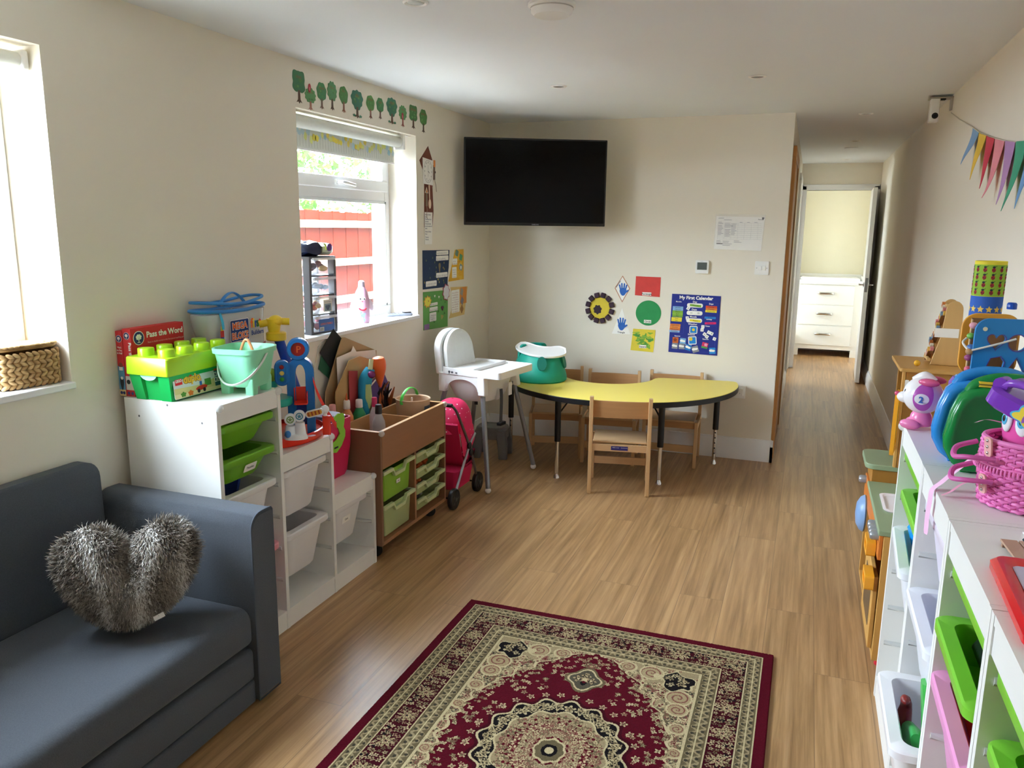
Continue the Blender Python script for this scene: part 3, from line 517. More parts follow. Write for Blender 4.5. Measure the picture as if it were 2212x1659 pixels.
def slab(z0, z1, x0, x1, y0, y1, r):
    m = sf(); pr = [(x0, z0), (x1-r*.5, z0), (x1, z0+r*.5)]+[(x1-r+r*math.cos(a), z1-r+r*math.sin(a)) for a in np.linspace(0, PI/2, 7)]+[(x0, z1+.0)]
    m.loft([[(x, y, z) for x, z in pr] for y in np.linspace(y0, y1, 14)], FAB); return m
m = slab(.207, .338, -2.10, -1.556, .42, 1.884, .045); m.obj('seat_cushion', t, bevel=.012, seg=3)
m = slab(.094, .204, -2.10, -1.556, .42, 1.882, .02); m.obj('folding_base', t, bevel=.008, seg=2)
m = slab(.012, .091, -2.12, -1.56, .42, 1.886, .01); m.obj('bed_drawer', t, bevel=.006, seg=2)
m = sf(); pr = rrect(.42, .21, 1.874, .765, .06, 6)
m.loft([[(x+dx*(1 if z > .5 else .2), .42+(y-.42)*k if y > 1 else y, .2+(z-.2)*k) for y, z in pr] for x, dx, k in ((-2.174, 0, .985), (-2.168, 0, 1), (-2.115, -.012, 1), (-2.098, -.02, .985))], FAB); m.obj('backrest', t)
ht = thing('heart_cushion', 'grey-brown furry heart cushion propped on the sofa', 'cushion')
hc = Vector((-1.80, 1.655, .508)); hr = Vector((.712, .702, 0)).normalized(); hn = Vector((.70, -.71, .0)); up = (Vector((0, 0, 1))*.97-hn*.24).normalized(); hn = hr.cross(up)
ht.matrix_world = Matrix(((hr.x, up.x, hn.x, hc.x), (hr.y, up.y, hn.y, hc.y), (hr.z, up.z, hn.z, hc.z), (0, 0, 0, 1)))
HP = [(290, 1150), (310, 1120), (340, 1098), (380, 1088), (415, 1095), (438, 1120), (445, 1160), (434, 1210), (408, 1255), (368, 1295), (322, 1322), (281, 1332), (240, 1322), (200, 1295), (165, 1255), (141, 1215), (128, 1170), (133, 1130), (155, 1100), (190, 1086), (225, 1089), (255, 1105), (276, 1128)]
_hp = sorted((math.atan2(-(y-1214), x-286) % (2*PI), math.hypot(x-286, y-1214)*.00118) for x, y in HP); _ha = [p[0] for p in _hp]; _hr = [p[1] for p in _hp]
def heart(a):
    r = float(np.interp(a % (2*PI), _ha, _hr, period=2*PI)); return r*math.cos(a), r*math.sin(a)
def hsurf(s, a, side):
    hx, hy = heart(a); x, y = s*hx, s*hy; z = .08*max(0, 1-s**2.6)**.5
    z *= 1-.45*math.exp(-(x/.03)**2)*max(0, min(1, (y+.05)/.12)); return Vector((x, y, z*side))
m = MB(); NA = 72; SS = (.05, .25, .45, .62, .76, .87, .94, .985, 1.0)
m.loft([[hsurf(s, 2*PI*k/NA+.01, 1)[:] for k in range(NA)] for s in SS]+[[hsurf(s, 2*PI*k/NA+.01, -1)[:] for k in range(NA)] for s in SS[::-1][1:]], mat('#4e463f', .95, var=.2, scale=30)); m.obj('cushion_pad', ht)
def fur(parent, n, seed):
    rng = np.random.default_rng(seed); V = []; F = []; Cc = []
    for i in range(n):
        a = rng.uniform(0, 2*PI); s = rng.uniform(0, 1)**.5*.999; side = 1 if rng.uniform() < .86 else -1
        p = hsurf(s, a, side); e = .004; nrm = (hsurf(min(s+e, 1), a, side)-hsurf(max(s-e, 0), a, side)).cross(hsurf(s, a+e, side)-p)
        if nrm.length < 1e-9: continue
        nrm.normalize(); 
        if nrm.z*side < 0: nrm = -nrm
        if s > .9: nrm = (nrm+Vector((p.x, p.y, 0)).normalized()*.9).normalized()
        L = rng.uniform(.013, .025); d = (nrm*.55+Vector((rng.normal()*.28, -.55+rng.normal()*.34+.45*math.sin(40*p.x+25*p.y), rng.normal()*.25))).normalized()
        w = d.cross(nrm)
        if w.length < .05: continue
        w = w.normalized()*rng.uniform(.0009, .0018); q = p+nrm*L*.45+d*L*.35; tip = p+nrm*L*.35+d*L*.95; b = len(V)
        V += [(p-w)[:], (p+w)[:], (q+w*.8)[:], (q-w*.8)[:], tip[:]]; F += [(b, b+1, b+2, b+3), (b+3, b+2, b+4)]
        clump = math.sin(60*p.x+23*p.y)*math.sin(47*p.y-19*p.x)+.6*math.sin(110*p.x-70*p.y); tilt_ = 0
        stripe = .7*max(math.exp(-((p.x-.045-.25*p.y)/.018)**2)*(p.y < .13), math.exp(-((p.x-.135-.1*p.y)/.014)**2), math.exp(-((p.x+.075+.22*p.y)/.014)**2), math.exp(-((p.x+.0)/.012)**2)*.5*(p.y > .02))
        k = rng.uniform(); base = np.array((.072, .06, .05))*rng.uniform(.6, 1.5); tipc = np.array((.36, .315, .265))*rng.uniform(.55, 1.4)
        if rng.uniform() < stripe*.9: base = np.array((.45, .42, .39)); tipc = np.array((.74, .71, .67))
        elif k < .2+.22*clump: tipc = np.array((.10, .082, .068))
        mid = base*.35+tipc*.65
        Cc += [base, base, mid, mid, tipc]
    me = bpy.data.meshes.new('fur'); me.from_pydata(V, [], F); at = me.color_attributes.new('fibre', 'FLOAT_COLOR', 'POINT')
    arr = np.ones((len(V), 4), np.float32); arr[:, :3] = np.array(Cc); at.data.foreach_set('color', arr.ravel())
    mt = bpy.data.materials.new('faux_fur'); mt.use_nodes = True; nt = mt.node_tree; an = nt.nodes.new('ShaderNodeAttribute'); an.attribute_name = 'fibre'
    nt.links.new(an.outputs['Color'], nt.nodes['Principled BSDF'].inputs['Base Color']); nt.nodes['Principled BSDF'].inputs['Roughness'].default_value = .8; me.materials.append(mt)
    o = bpy.data.objects.new('fur', me); COL.objects.link(o); o.parent = parent; o['kind'] = 'stuff'
fur(ht, 34000, 4)
m = MB(); m.xf = T(.06, -.135, .06) @ RZ(.35); m.box((0, 0, 0), (.03, .014, .001), PAPERW); m.obj('sewn_label', ht)
# ---------------------------------------------------------------- on and above the sills
t = thing('wicker_basket', 'lidded water hyacinth basket on the near window sill', 'basket', (-2.268, 1.742, 1.0226), math.radians(-6))
WK = mat('#b99868', .75, var=.3, scale=40, bump=.3, bscale=120); WK2 = mat('#a27f50', .75, var=.3, scale=40, bump=.3, bscale=120)
def perim(a, b, r, n):
    P = rrect(-a, -b, a, b, r, 8); L = [0]
    for i in range(len(P)): L.append(L[-1]+math.dist(P[i], P[(i+1) % len(P)]))
    out = []
    for k in range(n):
        s = L[-1]*k/n; i = max(j for j in range(len(P)) if L[j] <= s); f = (s-L[i])/max(1e-6, L[i+1]-L[i]); p, q = P[i], P[(i+1) % len(P)]
        out.append((p[0]+(q[0]-p[0])*f, p[1]+(q[1]-p[1])*f, math.atan2(q[1]-p[1], q[0]-p[0])))
    return out
m = MB(); m.loft([[(x, y, z) for x, y in rrect(-a, -b, a, b, .035, 8)] for a, b, z in ((.06, .097, .004), (.062, .1, .01), (.062, .1, .105), (.056, .094, .105), (.056, .094, .012))], WK2)
for r in range(8):
    for k, (x, y, ang) in enumerate(perim(.064, .102, .04, 30)):
        b = m.xf; m.xf = T(x, y, .009+.0133*r) @ RZ(ang) @ RY(.55 if r % 2 else -.55); m.sph((0, 0, 0), (.0135, .006, .0062), WK if (k+r) % 3 else WK2, 8, 6); m.xf = b
m.obj('woven_body', t)
m = MB(); m.loft([[(x, y, z) for x, y in rrect(-a, -b, a, b, .04, 8)] for a, b, z in ((.062, .1, .113), (.066, .104, .118), (.064, .102, .126), (.02, .04, .131))], WK2)
for j in range(7):
    q = .97-.14*j
    for k, (x, y, ang) in enumerate(perim(.064*q, .104*q+.0, .04*q, int(34*q)+4)):
        m.xf = T(x, y, .121+.009*(1-q*.6)) @ RZ(ang) @ RY(.0) @ RZ(.5 if j % 2 else -.5); m.sph((0, 0, 0), (.012, .006, .005), WK if (k+j) % 3 else WK2, 8, 6)
m.xf = Matrix.Identity(4); m.obj('lid', t, rot=(0, -.05, 0))
t = thing('roller_blind', 'folded away roller blind bracket at the top of the near window', 'blind', (-2.25, 1.79, 1.99))
m = MB(); m.box((-.03, .03, -.03), (.03, .0545, .03), WHITE); m.obj('bracket', t, bevel=.01, seg=3)
m = MB(); m.cyl((0, -1.4, 0), (0, .03, 0), .024, mat('#e8ebe6', .8)); m.obj('rolled_fabric', t)
t = thing('roller_blind', 'patterned yellow and blue roller blind half rolled at the top of the far window', 'blind', (-2.25, 3.13, 1.99))
BF = mat('#dfe3de', .85, var=.06, scale=30, alpha=.96); m = MB(); m.cyl((0, .0, 0), (0, 1.05, 0), .03, BF, n=24); m.obj('rolled_fabric', t)
m = MB(); m.box((-.0275, .0, -.115), (-.0265, 1.045, .0), BF); fb = m.obj('hanging_fabric', t)
m = MB(); m.xf = T(-.0258, 0, 0) @ Matrix(((0, 0, 1, 0), (1, 0, 0, 0), (0, 1, 0, 0), (0, 0, 0, 1))); rr_ = random.Random(5)
for i in range(44):
    c = rr_.choice(('#e6d65a', '#b9d2da', '#d7dc8a', '#9fc3cf', '#e0cf6a')); x = .02+i*.0236; y = rr_.uniform(-.07, -.03)
    m.poly(blob(x, y, rr_.uniform(.010, .018), rr_.uniform(.011, .02), 4, .08), .0001*rr_.randint(1, 9), paper(c)); 
    m.poly([(x-.0006, y-.012), (x+.0008, y-.012), (x+.003, -.105), (x+.0015, -.105)], .0011, paper('#8b9089'))
m.obj('tulip_print', fb)
m = MB(); m.box((-.031, 0, -.122), (-.023, 1.045, -.112), UPVC); m.obj('bottom_bar', t, bevel=.002)
m = MB(); m.box((-.033, 1.055, -.04), (.033, 1.075, .042), WHITE); m.box((-.033, 1.06, .038), (.033, 1.134, .042), WHITE); m.obj('bracket', t, bevel=.004)
m = MB()
for dx in (-.012, .012): m.tube([(dx, 1.085, -.02), (dx, 1.087, -.4), (dx*.8, 1.088, -.72)], .0014, plastic('#eef0f0', .4), 6)
m.tube([(-.0096, 1.088, -.72), (0, 1.088, -.735), (.0096, 1.088, -.72)], .0014, WHITE, 6); m.obj('pull_chain', t)
m = MB(); m.sph((0, 1.09, -.765), (.008, .006, .014), clear('#f3f4f4', .6)); m.tube([(-.012, 1.10, -.74), (0, 1.09, -.752), (.012, 1.10, -.74)], .003, clear('#f3f4f4', .7), 6); m.obj('chain_safety_clip', t)
# drawer tower on the sill
t = thing('drawer_tower', 'mini four-drawer grey plastic tower of craft bits on the far window sill', 'drawer tower', (-2.275, 3.32, 1.0016), math.radians(-6))
GY = plastic('#5a5a5e', .45); m = MB(); a, b, h = .068, .095, .372
for sx in (-1, 1):
    for sy in (-1, 1): m.box((sx*a-.006 if sx < 0 else a-.034, sy*b-.004 if sy < 0 else b-.012, 0), (-a+.034 if sx < 0 else a+.006, -b+.012 if sy < 0 else b+.004, h), GY)
m.box((-a, -b, h-.012), (a, b, h), GY); m.box((-a, -b, 0), (a, b, .01), GY)
for i in range(1, 4): m.box((-a, -b, .0935*i-.004), (a, b, .0935*i+.002), GY)
m.obj('tower_frame', t, bevel=.002)
dc = (('#b9b98a', '#7d3f4a'), ('#a9d0f4', '#d9e8fe', '#c4dcf6'), ('#e0704f', '#b05a6a'), ('#ecf2ff', '#e88aa0'))
for i in range(4):
    z = .0935*(3-i)+.008; m = MB(); CL = mat('#f0f4f8', .08, var=.02, alpha=.10)
    m.box((-a+.004, -b+.008, z), (-a+.007, b-.013, z+.076), CL); m.box((a+.004, -b+.016, z), (a+.007, b-.016, z+.078), CL); m.box((-a+.007, -b+.008, z), (a+.004, -b+.010, z+.076), CL); m.box((-a+.007, b-.015, z), (a+.004, b-.013, z+.076), CL); m.box((-a+.004, -b+.01, z), (a+.004, b-.015, z+.002), CL)
    d = m.obj('drawer', t); m = MB(); m.box((a+.007, -b+.016, z+.066), (a+.02, b-.016, z+.078), mat('#e9edf2', .2, alpha=.7)); m.obj('drawer_handle', d)
    m = MB()
    for k in range(9 if i != 1 else 5): m.sph((random.uniform(-.02, .05), random.uniform(-.065, .06), z+random.uniform(.02, .05)), (random.uniform(.012, .022), random.uniform(.012, .024), random.uniform(.01, .018)), mat(random.choice(dc[i]+(() if i == 1 else ('#d0aa6a', '#6a5a70'))), .6), 8, 6)
    c = m.obj('drawer_contents', d); c['kind'] = 'stuff'
    if i >= 2:
        m = MB(); m.xf = T(a+.0075, .022 if i == 2 else .01, z+.032) @ RZ(PI/2) @ RX(PI/2)
        if i == 2: m.poly(rect(-.03, -.03, .035, .03), 0, PAPERW); m.text('Counting Shapes', .009, .002, .016, .0003, INK, 'CENTER', sx=.8); m.poly(rect(-.022, -.026, .028, .01), .0002, P('#8fa0a8')); m.poly(blob(.002, -.008, .016, .012, 3, .2), .0004, P('#4a5a70'))
        else:
            m.poly(rect(-.055, -.03, .06, .03), 0, P('#4a6fb0')); m.text('LOOK & THINK 2', .013, .002, .002, .0003, P('#e0765a'), 'CENTER', .03, sx=.9); m.poly(rect(-.05, -.028, -.018, -.008), .0002, PAPERW)
            for k in range(7): m.poly(rect(-.047+.0037*k, -.026, -.0455+.0037*k, -.011), .0004, INK)
        m.obj('drawer_label', d)
t = thing('nappy_pack', 'shiny navy plastic pack with a purple spot lying on the drawer tower', 'bag', (-2.275, 3.315, 1.3765), math.radians(-6))
m = MB(); m.xf = T(0, 0, .033); m.loft([[(.075*k*math.cos(q)*(1+.06*math.sin(5*q)), -.03+.085*k*math.sin(q), z+.006*math.sin(4*q+z*60)) for q in np.linspace(0, 2*PI, 30, endpoint=False)] for k, z in ((.7, -.031), (1, -.02), (1.02, .005), (.85, .026), (.3, .034))], mat('#17203a', .2, var=.3, scale=14, bump=.3, bscale=40)); m.obj('film_wrap', t)
m = MB(); m.xf = T(0.01, .068, .032); m.loft([[(.06*k*math.cos(q)*(1+.08*math.sin(4*q)), .045*k*math.sin(q), z) for q in np.linspace(0, 2*PI, 24, endpoint=False)] for k, z in ((.7, -.03), (1, -.015), (1, .012), (.5, .028))], mat('#d8dcc8', .35, var=.2, scale=18)); m.obj('white_end', t)
m = MB(); m.xf = T(.073, .06, .04) @ RZ(PI/2) @ RX(PI/2); m.prism(circ(0, 0, .018), -.004, .0005, plastic('#5a2a7a', .3)); m.obj('purple_spot', t)
m = MB(); m.xf = T(.078, .012, .036) @ RZ(PI/2) @ RX(PI/2); m.prism(circ(0, 0, .02, .024, a0=-.3, a1=2.0, n=12)+circ(-.004, -.002, .02, .024, a0=2.0, a1=-.3, n=12), -.006, .0004, plastic('#c8d860', .3)); m.obj('lime_mark', t)
# craft bottle person and flat grey remote on the sill
t = thing('craft_bottle', 'pink tissue-wrapped bottle with googly eyes and a red smile on the window sill', 'craft model', (-2.265, 3.77, 1.0016), math.radians(35))
PT = mat('#e6b9d2', .5, var=.12, scale=30, bump=.4, bscale=60, sss=.2); m = MB(); m.lathe([(.037, 0), (.04, .01), (.04, .1), (.04, .13), (.033, .165), (.02, .19), (.0165, .195)], (0, 0, 0), PT); m.obj('wrapped_body', t)
m = MB(); m.lathe([(.0155, .192), (.018, .2), (.0165, .222), (.008, .229)], (0, 0, 0), mat('#b9a9b4', .35, var=.2, scale=40, bump=.4, bscale=80)); m.obj('wrapped_cap', t)
for s in (-1, 1):
    m = MB(); m.xf = T(s*.046, .004, .098) @ RY(-s*.25); m.sph((0, 0, 0), (.014, .005, .034), mat('#f1e4ef', .6, var=.05)); m.obj('paper_arm', t)
    m = MB(); m.xf = T(s*.0095, -.0375, .133) @ RX(PI/2); m.prism(circ(0, 0, .008), -.003, .002, PAPERW); m.prism(circ(.001*s, -.0015, .0042), .002, .003, INK); m.obj('eye', t)
m = MB(); m.xf = T(0, -.0395, .118) @ RX(PI/2); m.prism(circ(0, 0, .005, .003), 0, .002, P('#e04a5a')); m.obj('nose', t)
m = MB(); m.tube([(.019*math.cos(q), -.038-.004*math.sin(-q), .085+.014*math.sin(q)) for q in np.linspace(PI*1.06, PI*1.94, 12)], .0042, mat('#b01e30', .7), 8); m.obj('mouth', t)
m = MB(); m.xf = T(0, -.0405, .03) @ RX(PI/2)
for i in range(6): m.poly(blob(random.uniform(-.012, .012), random.uniform(-.02, .03), .006, .009, 3, .2), .0002*i, mat('#8a9ad0', .4))
m.obj('blue_tissue_dabs', t)
t = thing('remote_control', 'flat grey and black remote lying at the right end of the far sill', 'remote control', (-2.248, 4.15, 1.0016), math.radians(-36))
m = MB(); m.loft([[(x, y, z) for x, y in rrect(-.024-k, -.085-k, .024+k, .085+k, .01)] for k, z in ((-.002, 0), (0, .003), (0, .011), (-.004, .016))], plastic('#787c84', .35)); m.obj('casing', t)
m = MB(); m.xf = T(0, 0, .0165); m.prism(rrect(-.018, .03, .018, .078, .006), 0, .006, BLACK)
for i in range(4):
    for j in range(3): m.prism(circ(-.011+.011*j, -.06+.019*i, .0038), 0, .0015, plastic('#3a3c40'))
m.obj('buttons', t)
# tree stickers over the far window
def tree_sticker(i, y, zt, zb, wd, kind, gh, th_, apple):
    wd *= 1.16
    t = thing('tree_sticker', TS_LABELS[i], 'wall sticker', mx=LEFT.copy() if 0 else Matrix.Translation((LX+.0006, y, zb)) @ LEFT, group='tree stickers over the window')
    h = zt-zb; g = P(gh); tr = P(th_); m = MB(); cz = h*.66; ry = h*.36; rx = wd/2
    pts = []
    for k in range(64):
        a = 2*PI*k/64; w = {0: 1-.13*math.cos(4*a)+.03*math.sin(9*a), 1: 1+.05*math.sin(7*a), 2: 1+.06*math.sin(9*a)+.06*math.cos(3*a-PI/2), 3: 1+.07*math.sin(11*a), 4: 1+.04*math.sin(6*a)-.12*math.sin(a)*(math.sin(a) > 0)}[kind]
        pts.append((rx*w*math.cos(a), cz+ry*w*math.sin(a)))
    m.prism(pts, 0, .0008, g)
    for k in range(9): m.poly(circ(rx*random.uniform(-.55, .55), cz+ry*random.uniform(-.55, .55), rx*.16, ry*.12, 8), .00095+.00002*k, P(random.choice(('#4f7f45', '#5f9150', '#47743f'))))
    m.text(('one', 'two', 'three', 'four', 'five', 'six', 'seven', 'eight', 'nine', 'ten', 'eleven', 'twelve')[i], rx*.5, 0, cz+ry*.25, .0013, P('#8a5038'), 'CENTER'); m.obj('crown', t)
    m = MB(); w = wd*.09; m.prism([(-w*.8, cz-ry*.75), (-w, h*.1), (-w*2.4, 0), (-w*.7, h*.035), (0, -.004), (w*.8, h*.03), (w*2.4, 0), (w, h*.1), (w*.8, cz-ry*.75)], .0002, .0011, tr); m.obj('trunk', t)
    if apple:
        m = MB(); m.prism(blob(apple[0]*rx, cz+apple[1]*ry, .011, .019, 2, .06), .0012, .002, P('#9c2f3a')); m.poly(circ(apple[0]*rx, cz+apple[1]*ry-.003, .004, .009, 10), .0022, P('#c87a84')); m.obj('owl_sticker', t)
    if kind == 2:
        m = MB(); m.prism(blob(-w*3, .008, .012, .006, 5, .2, n=30), .0012, .0016, g); m.prism(blob(w*3, .008, .012, .006, 5, .2, n=30), .0012, .0016, g); m.obj('grass_tuft', t)
TS_LABELS = ('tallest tree sticker, at the left end of the row over the window', 'light green tree sticker with a red owl perched on its crown', 'dark green tree sticker right of the one with an owl on its crown',
 'pale green thick-trunked tree sticker, fourth from the left in the row', 'olive green oval tree sticker, fifth from the left in the row', 'larger bluish green tree sticker with grass tufts at mid row', 'olive pear-shaped tree sticker right of the mid-row tufted tree',
 'slim green tree sticker, eighth from the left in the row', 'bluish green tree sticker with grass tufts, ninth from the left', 'light green tree sticker with a red owl on its trunk', 'dark two-lobed tree sticker, second from the right end of the row', 'small tree sticker at the right end of the row')
for i, (px, yy, zt, zb, wd, kd, gh, th_, ap) in enumerate((
 (0, 3.139, 2.19, 2.054, .085, 0, '#3f6f4a', '#5b4536', None), (0, 3.225, 2.128, 2.036, .072, 3, '#5d8f58', '#95614a', (-.15, .95)), (0, 3.316, 2.166, 2.053, .068, 1, '#437a4c', '#6a5240', None), (0, 3.404, 2.184, 2.06, .068, 3, '#57885a', '#594434', None),
 (0, 3.504, 2.184, 2.062, .068, 4, '#4d7a40', '#8a5844', None), (0, 3.628, 2.182, 2.052, .094, 2, '#3a6a55', '#5e4534', None), (0, 3.758, 2.18, 2.066, .072, 4, '#517d42', '#7c5040', None), (0, 3.858, 2.178, 2.076, .066, 1, '#447a4a', '#5b4434', None),
 (0, 3.985, 2.198, 2.065, .098, 2, '#3b6c52', '#684a38', None), (0, 4.108, 2.174, 2.066, .078, 3, '#558a52', '#98524a', (-.1, -.45)), (0, 4.235, 2.196, 2.07, .09, 0, '#3f6d3a', '#5a4030', None), (0, 4.362, 2.188, 2.062, .082, 1, '#4b7d40', '#4f3a2c', None))):
    tree_sticker(i, yy, zt, zb, wd, kd, gh, th_, ap)
# ---------------------------------------------------------------- paper work on the left wall beyond the window
def on_left(name, label, cat, y, z, group=None): return thing(name, label, cat, mx=Matrix.Translation((LX+.0006, y, z)) @ LEFT, group=group)
def scrib(m, x, y, w, rows, dy, hgt, z, mtl, seed=1):        # handwriting too small to read: short pen strokes
    r = random.Random(seed)
    for j in range(rows):
        xx = x
        while xx < x+w*r.uniform(.7, 1):
            l = r.uniform(.004, .013); k = 0
            while k < l:
                a = r.uniform(.2, 1)*hgt; m.poly([(xx+k, y-j*dy), (xx+k+.0011, y-j*dy), (xx+k+.0016, y-j*dy+a), (xx+k+.0006, y-j*dy+a)], z, mtl); k += .0024
            xx += l+.0045
t = on_left('paper_clock', 'brown card grandfather clock made of paper, stuck beside the window', 'wall craft', 4.42, 1.515, None)
BR = paper('#6e3b2a'); m = MB(); m.prism([(-.06, .0), (-.055, .30), (-.068, .33), (-.115, .385), (-.07, .42), (.0, .475), (.055, .40), (.075, .3), (.055, .24), (.068, .1), (.05, 0)], 0, .001, BR); m.obj('clock_case', t)
m = MB(); m.prism([(-.072, .255), (.06, .25), (.064, .395), (-.075, .405)], .0015, .0025, PAPERW)
cx, cy = -.006, .328; m.holed(circ(cx, cy, .057, .066), [circ(cx, cy, .0558, .0648)], .0026, .0029, INK)
for k in range(1, 13): m.text(str(k), .014, cx+.046*math.sin(PI*k/6), cy+.053*math.cos(PI*k/6)-.005, .003, INK, 'CENTER', .02)
m.poly(rect(cx-.001, cy, cx+.001, cy+.037), .003, INK); m.poly([(cx-.001, cy), (cx+.001, cy), (cx+.001, cy-.03), (cx-.001, cy-.03)], .003, INK); m.poly([(cx, cy+.005), (cx+.02, cy-.008), (cx+.02, cy-.011), (cx, cy)], .003, INK); m.obj('clock_face', t)
WS = paper('#e2cdb4'); m = MB(); m.prism([(.0, .25), (.014, .25), (.018, .16), (.009, .16)], .0015, .003, WS); m.prism(circ(.014, .14, .016, .028), .0015, .004, WS); m.obj('pendulum', t)
def mouse(x, y, s, up=1):
    m = MB(); m.xf = T(x, y, .002); m.prism([(-.012*s, -.05*s), (.014*s, -.05*s), (.012*s, .03*s), (-.008*s, .03*s)], 0, .0012, paper('#8a7a66')); m.prism([(-.022*s, .028*s), (0, .062*s), (.022*s, .026*s)], .0012, .0022, paper('#e2dccd')); m.prism([(-.01*s, .03*s), (0, .052*s), (.011*s, .03*s)], .0022, .003, paper('#d8843e')); m.tube([(.0, -.05*s, .001), (.006*s, -.075*s, .001), (-.002*s, -.1*s, .001), (.008*s, -.125*s, .001)], .0016, paper('#a88d80'), 5); m.obj('paper_mouse', t)
mouse(-.03, .175, 1.0)
m = MB(); m.xf = T(.078, .345, .001); m.prism(rect(-.011, -.06, .013, .025), 0, .0015, paper('#6f5a4c')); m.prism(rect(-.008, .015, .014, .055), .0008, .0024, paper('#d8803a')); m.prism(circ(.013, -.015, .007), .0015, .0025, paper('#5a4438')); m.tube([(.005, -.06, .001), (.022, -.09, .001), (.03, -.13, .001)], .002, paper('#a89888'), 5); m.obj('paper_mouse', t)
m = MB(); m.prism([(-.058, -.1), (.042, -.1), (.05, .09), (-.055, .09)], .0012, .0022, PAPERW); NVI = paper('#2c2f66')
for k, s in enumerate(('Hickory Dickory', 'Dock.', 'The mouse ran up', 'the clock.', 'The clock struck', 'one, the mouse ran', 'down.', 'Hickory, Dickory', 'Dock.', 'Tick tock,', 'Tick tock.')): m.text(s, .0118, -.05, .072-.0135*k-(.006 if k > 6 else 0)-(.006 if k > 8 else 0), .0024, NVI, sx=.95, bold=.015)
m.obj('rhyme_note', t)
def sheet(name, label, y, z, pts, hx, group='nursery rhyme posters on the left wall'):
    t = on_left(name, label, 'poster', y, z, group); m = MB(); m.prism(pts, 0, .0014, paper(hx)); m.obj('backing_card', t); return t
def strip(t, x, y, w, h, rows, ink='#6a5a80', seed=1, name='text_strip'):
    m = MB(); m.prism(rrect(x, y, x+w, y+h, .006), .0016, .0024, PAPERW); scrib(m, x+.008, y+h-.022 if rows > 1 else y+h/2-.005, w-.014, rows, (h-.01)/max(1, rows), .010, .0026, paper(ink), seed); m.obj(name, t)
t = on_left('rhyme_poster', 'navy poster dotted with gold stars and white text strips, upper left of four', 'poster', 4.332, 1.146, 'nursery rhyme posters on the left wall')
m = MB(); m.prism([(0, 0), (.352, -.006), (.358, .07), (.372, .12), (.385, .228), (.0, .234)], 0, .0014, paper('#1f3355')); rr_ = random.Random(3); GD = paper('#a8984a')
for i in range(34):
    a, b, r = rr_.uniform(.02, .33), rr_.uniform(.02, .21), .0085
    m.poly([(a+r*(1 if k % 2 else .45)*math.cos(PI*k/5+i), b+r*1.15*(1 if k % 2 else .45)*math.sin(PI*k/5+i)) for k in range(10)], .0016+.00001*i, paper(rr_.choice(('#a8984a', '#7f7d4c', '#3f5a6a', '#6a7a50'))))
m.poly(blob(.235, .125, .014, .03, 3, .2), .002, paper('#8a7a5a')); m.obj('backing_card', t)
for k, (x, y, w, h) in enumerate(((.19, .2, .175, .026), (.185, .165, .18, .03), (.185, .06, .165, .03), (.04, .012, .15, .034))): strip(t, x, y, w, h, 1 if h < .03 else 2, seed=k)
t = sheet('rhyme_poster', 'green poster with a yellow daisy and speech bubbles, lower left of four', 4.334, .885, [(0, .012), (.35, -.002), (.356, .235), (0, .245)], '#5f9a4c')
m = MB(); m.prism(blob(.06, .182, .05, .034, 9, .14), .0016, .0024, paper('#c8913a')); m.prism(blob(.06, .182, .04, .027, 9, .08), .0024, .003, paper('#d9cf4a')); m.poly(circ(.07, .186, .006), .0032, paper('#a8843a')); m.obj('yellow_flower', t)
m = MB(); m.prism(blob(.325, .222, .05, .05, 8, .12), .0016, .004, paper('#a8545a')); m.prism(blob(.325, .222, .042, .044, 8, .08), .004, .005, paper('#d9d6da')); m.obj('white_flower', t)
for k, (x, y, w, h, n) in enumerate(((.09, .152, .11, .018, 1), (.085, .118, .115, .026, 2), (.085, .055, .095, .055, 4))): strip(t, x, y, w, h, n, '#4a4a58', 20+k, 'speech_bubble')
m = MB()
for i, (x, y, c) in enumerate(((.27, .125, '#5a2648'), (.265, .07, '#a8a060'), (.21, .11, '#3a6a34'), (.3, .09, '#3a6a34'), (.15, .05, '#2f6a34'), (.25, .18, '#4a7a3c'), (.16, .21, '#e6e2d8'), (.22, .2, '#e6e2d8'), (.31, .16, '#4a7a3c'))): m.poly(blob(x, y, .018 if i < 2 else .009, .014 if i < 2 else .007, 3, .2, ph=i), .0017+.0001*i, paper(c))
m.obj('flower_print', t); m = MB(); m.prism(rect(.01, .012, .08, .045), .0016, .0024, mat('#8a5a9a', .3, var=.3, scale=30)); m.obj('purple_foil', t)
t = sheet('rhyme_poster', 'yellow poster cut to a slanting left edge, upper right of four', 4.70, 1.172, [(0, 0), (.245, .003), (.242, .203), (.105, .202)], '#dca82e')
m = MB(); 
for i in range(18): m.poly(blob(random.uniform(.08, .23), random.uniform(.01, .17), .022, .012, 3, .2, ph=i), .0016+.00002*i, paper(random.choice(('#e0b53a', '#cf9222', '#e6c24a'))))
for x, y, c in ((.13, .18, '#6a8a7a'), (.195, .15, '#5a9a6a'), (.195, .085, '#7f9a9a')): m.poly(blob(x, y, .026, .022, 4, .12), .0021, paper(c))
m.poly(blob(.195, .083, .010, .012, 3, .1), .0023, PAPERW); m.obj('cut_out_print', t); strip(t, .06, .105, .075, .04, 2, seed=31); strip(t, .055, .02, .07, .07, 4, seed=32)
t = sheet('rhyme_poster', 'pale orange poster with a large white text panel, lower right of four', 4.71, .932, [(-.004, 0), (.245, .004), (.30, .19), (.02, .203), (.055, .14), (.035, .05)], '#d9b878')
m = MB(); m.poly(rect(.17, .08, .28, .19), .0016, paper('#d98a3c'))
for i, (x, y) in enumerate(((.2, .16), (.205, .1), (.2, .045))): m.poly(blob(x, y, .024, .026, 4, .15, ph=i), .002, paper(('#9a9488', '#7f7f88', '#a07848')[i]))
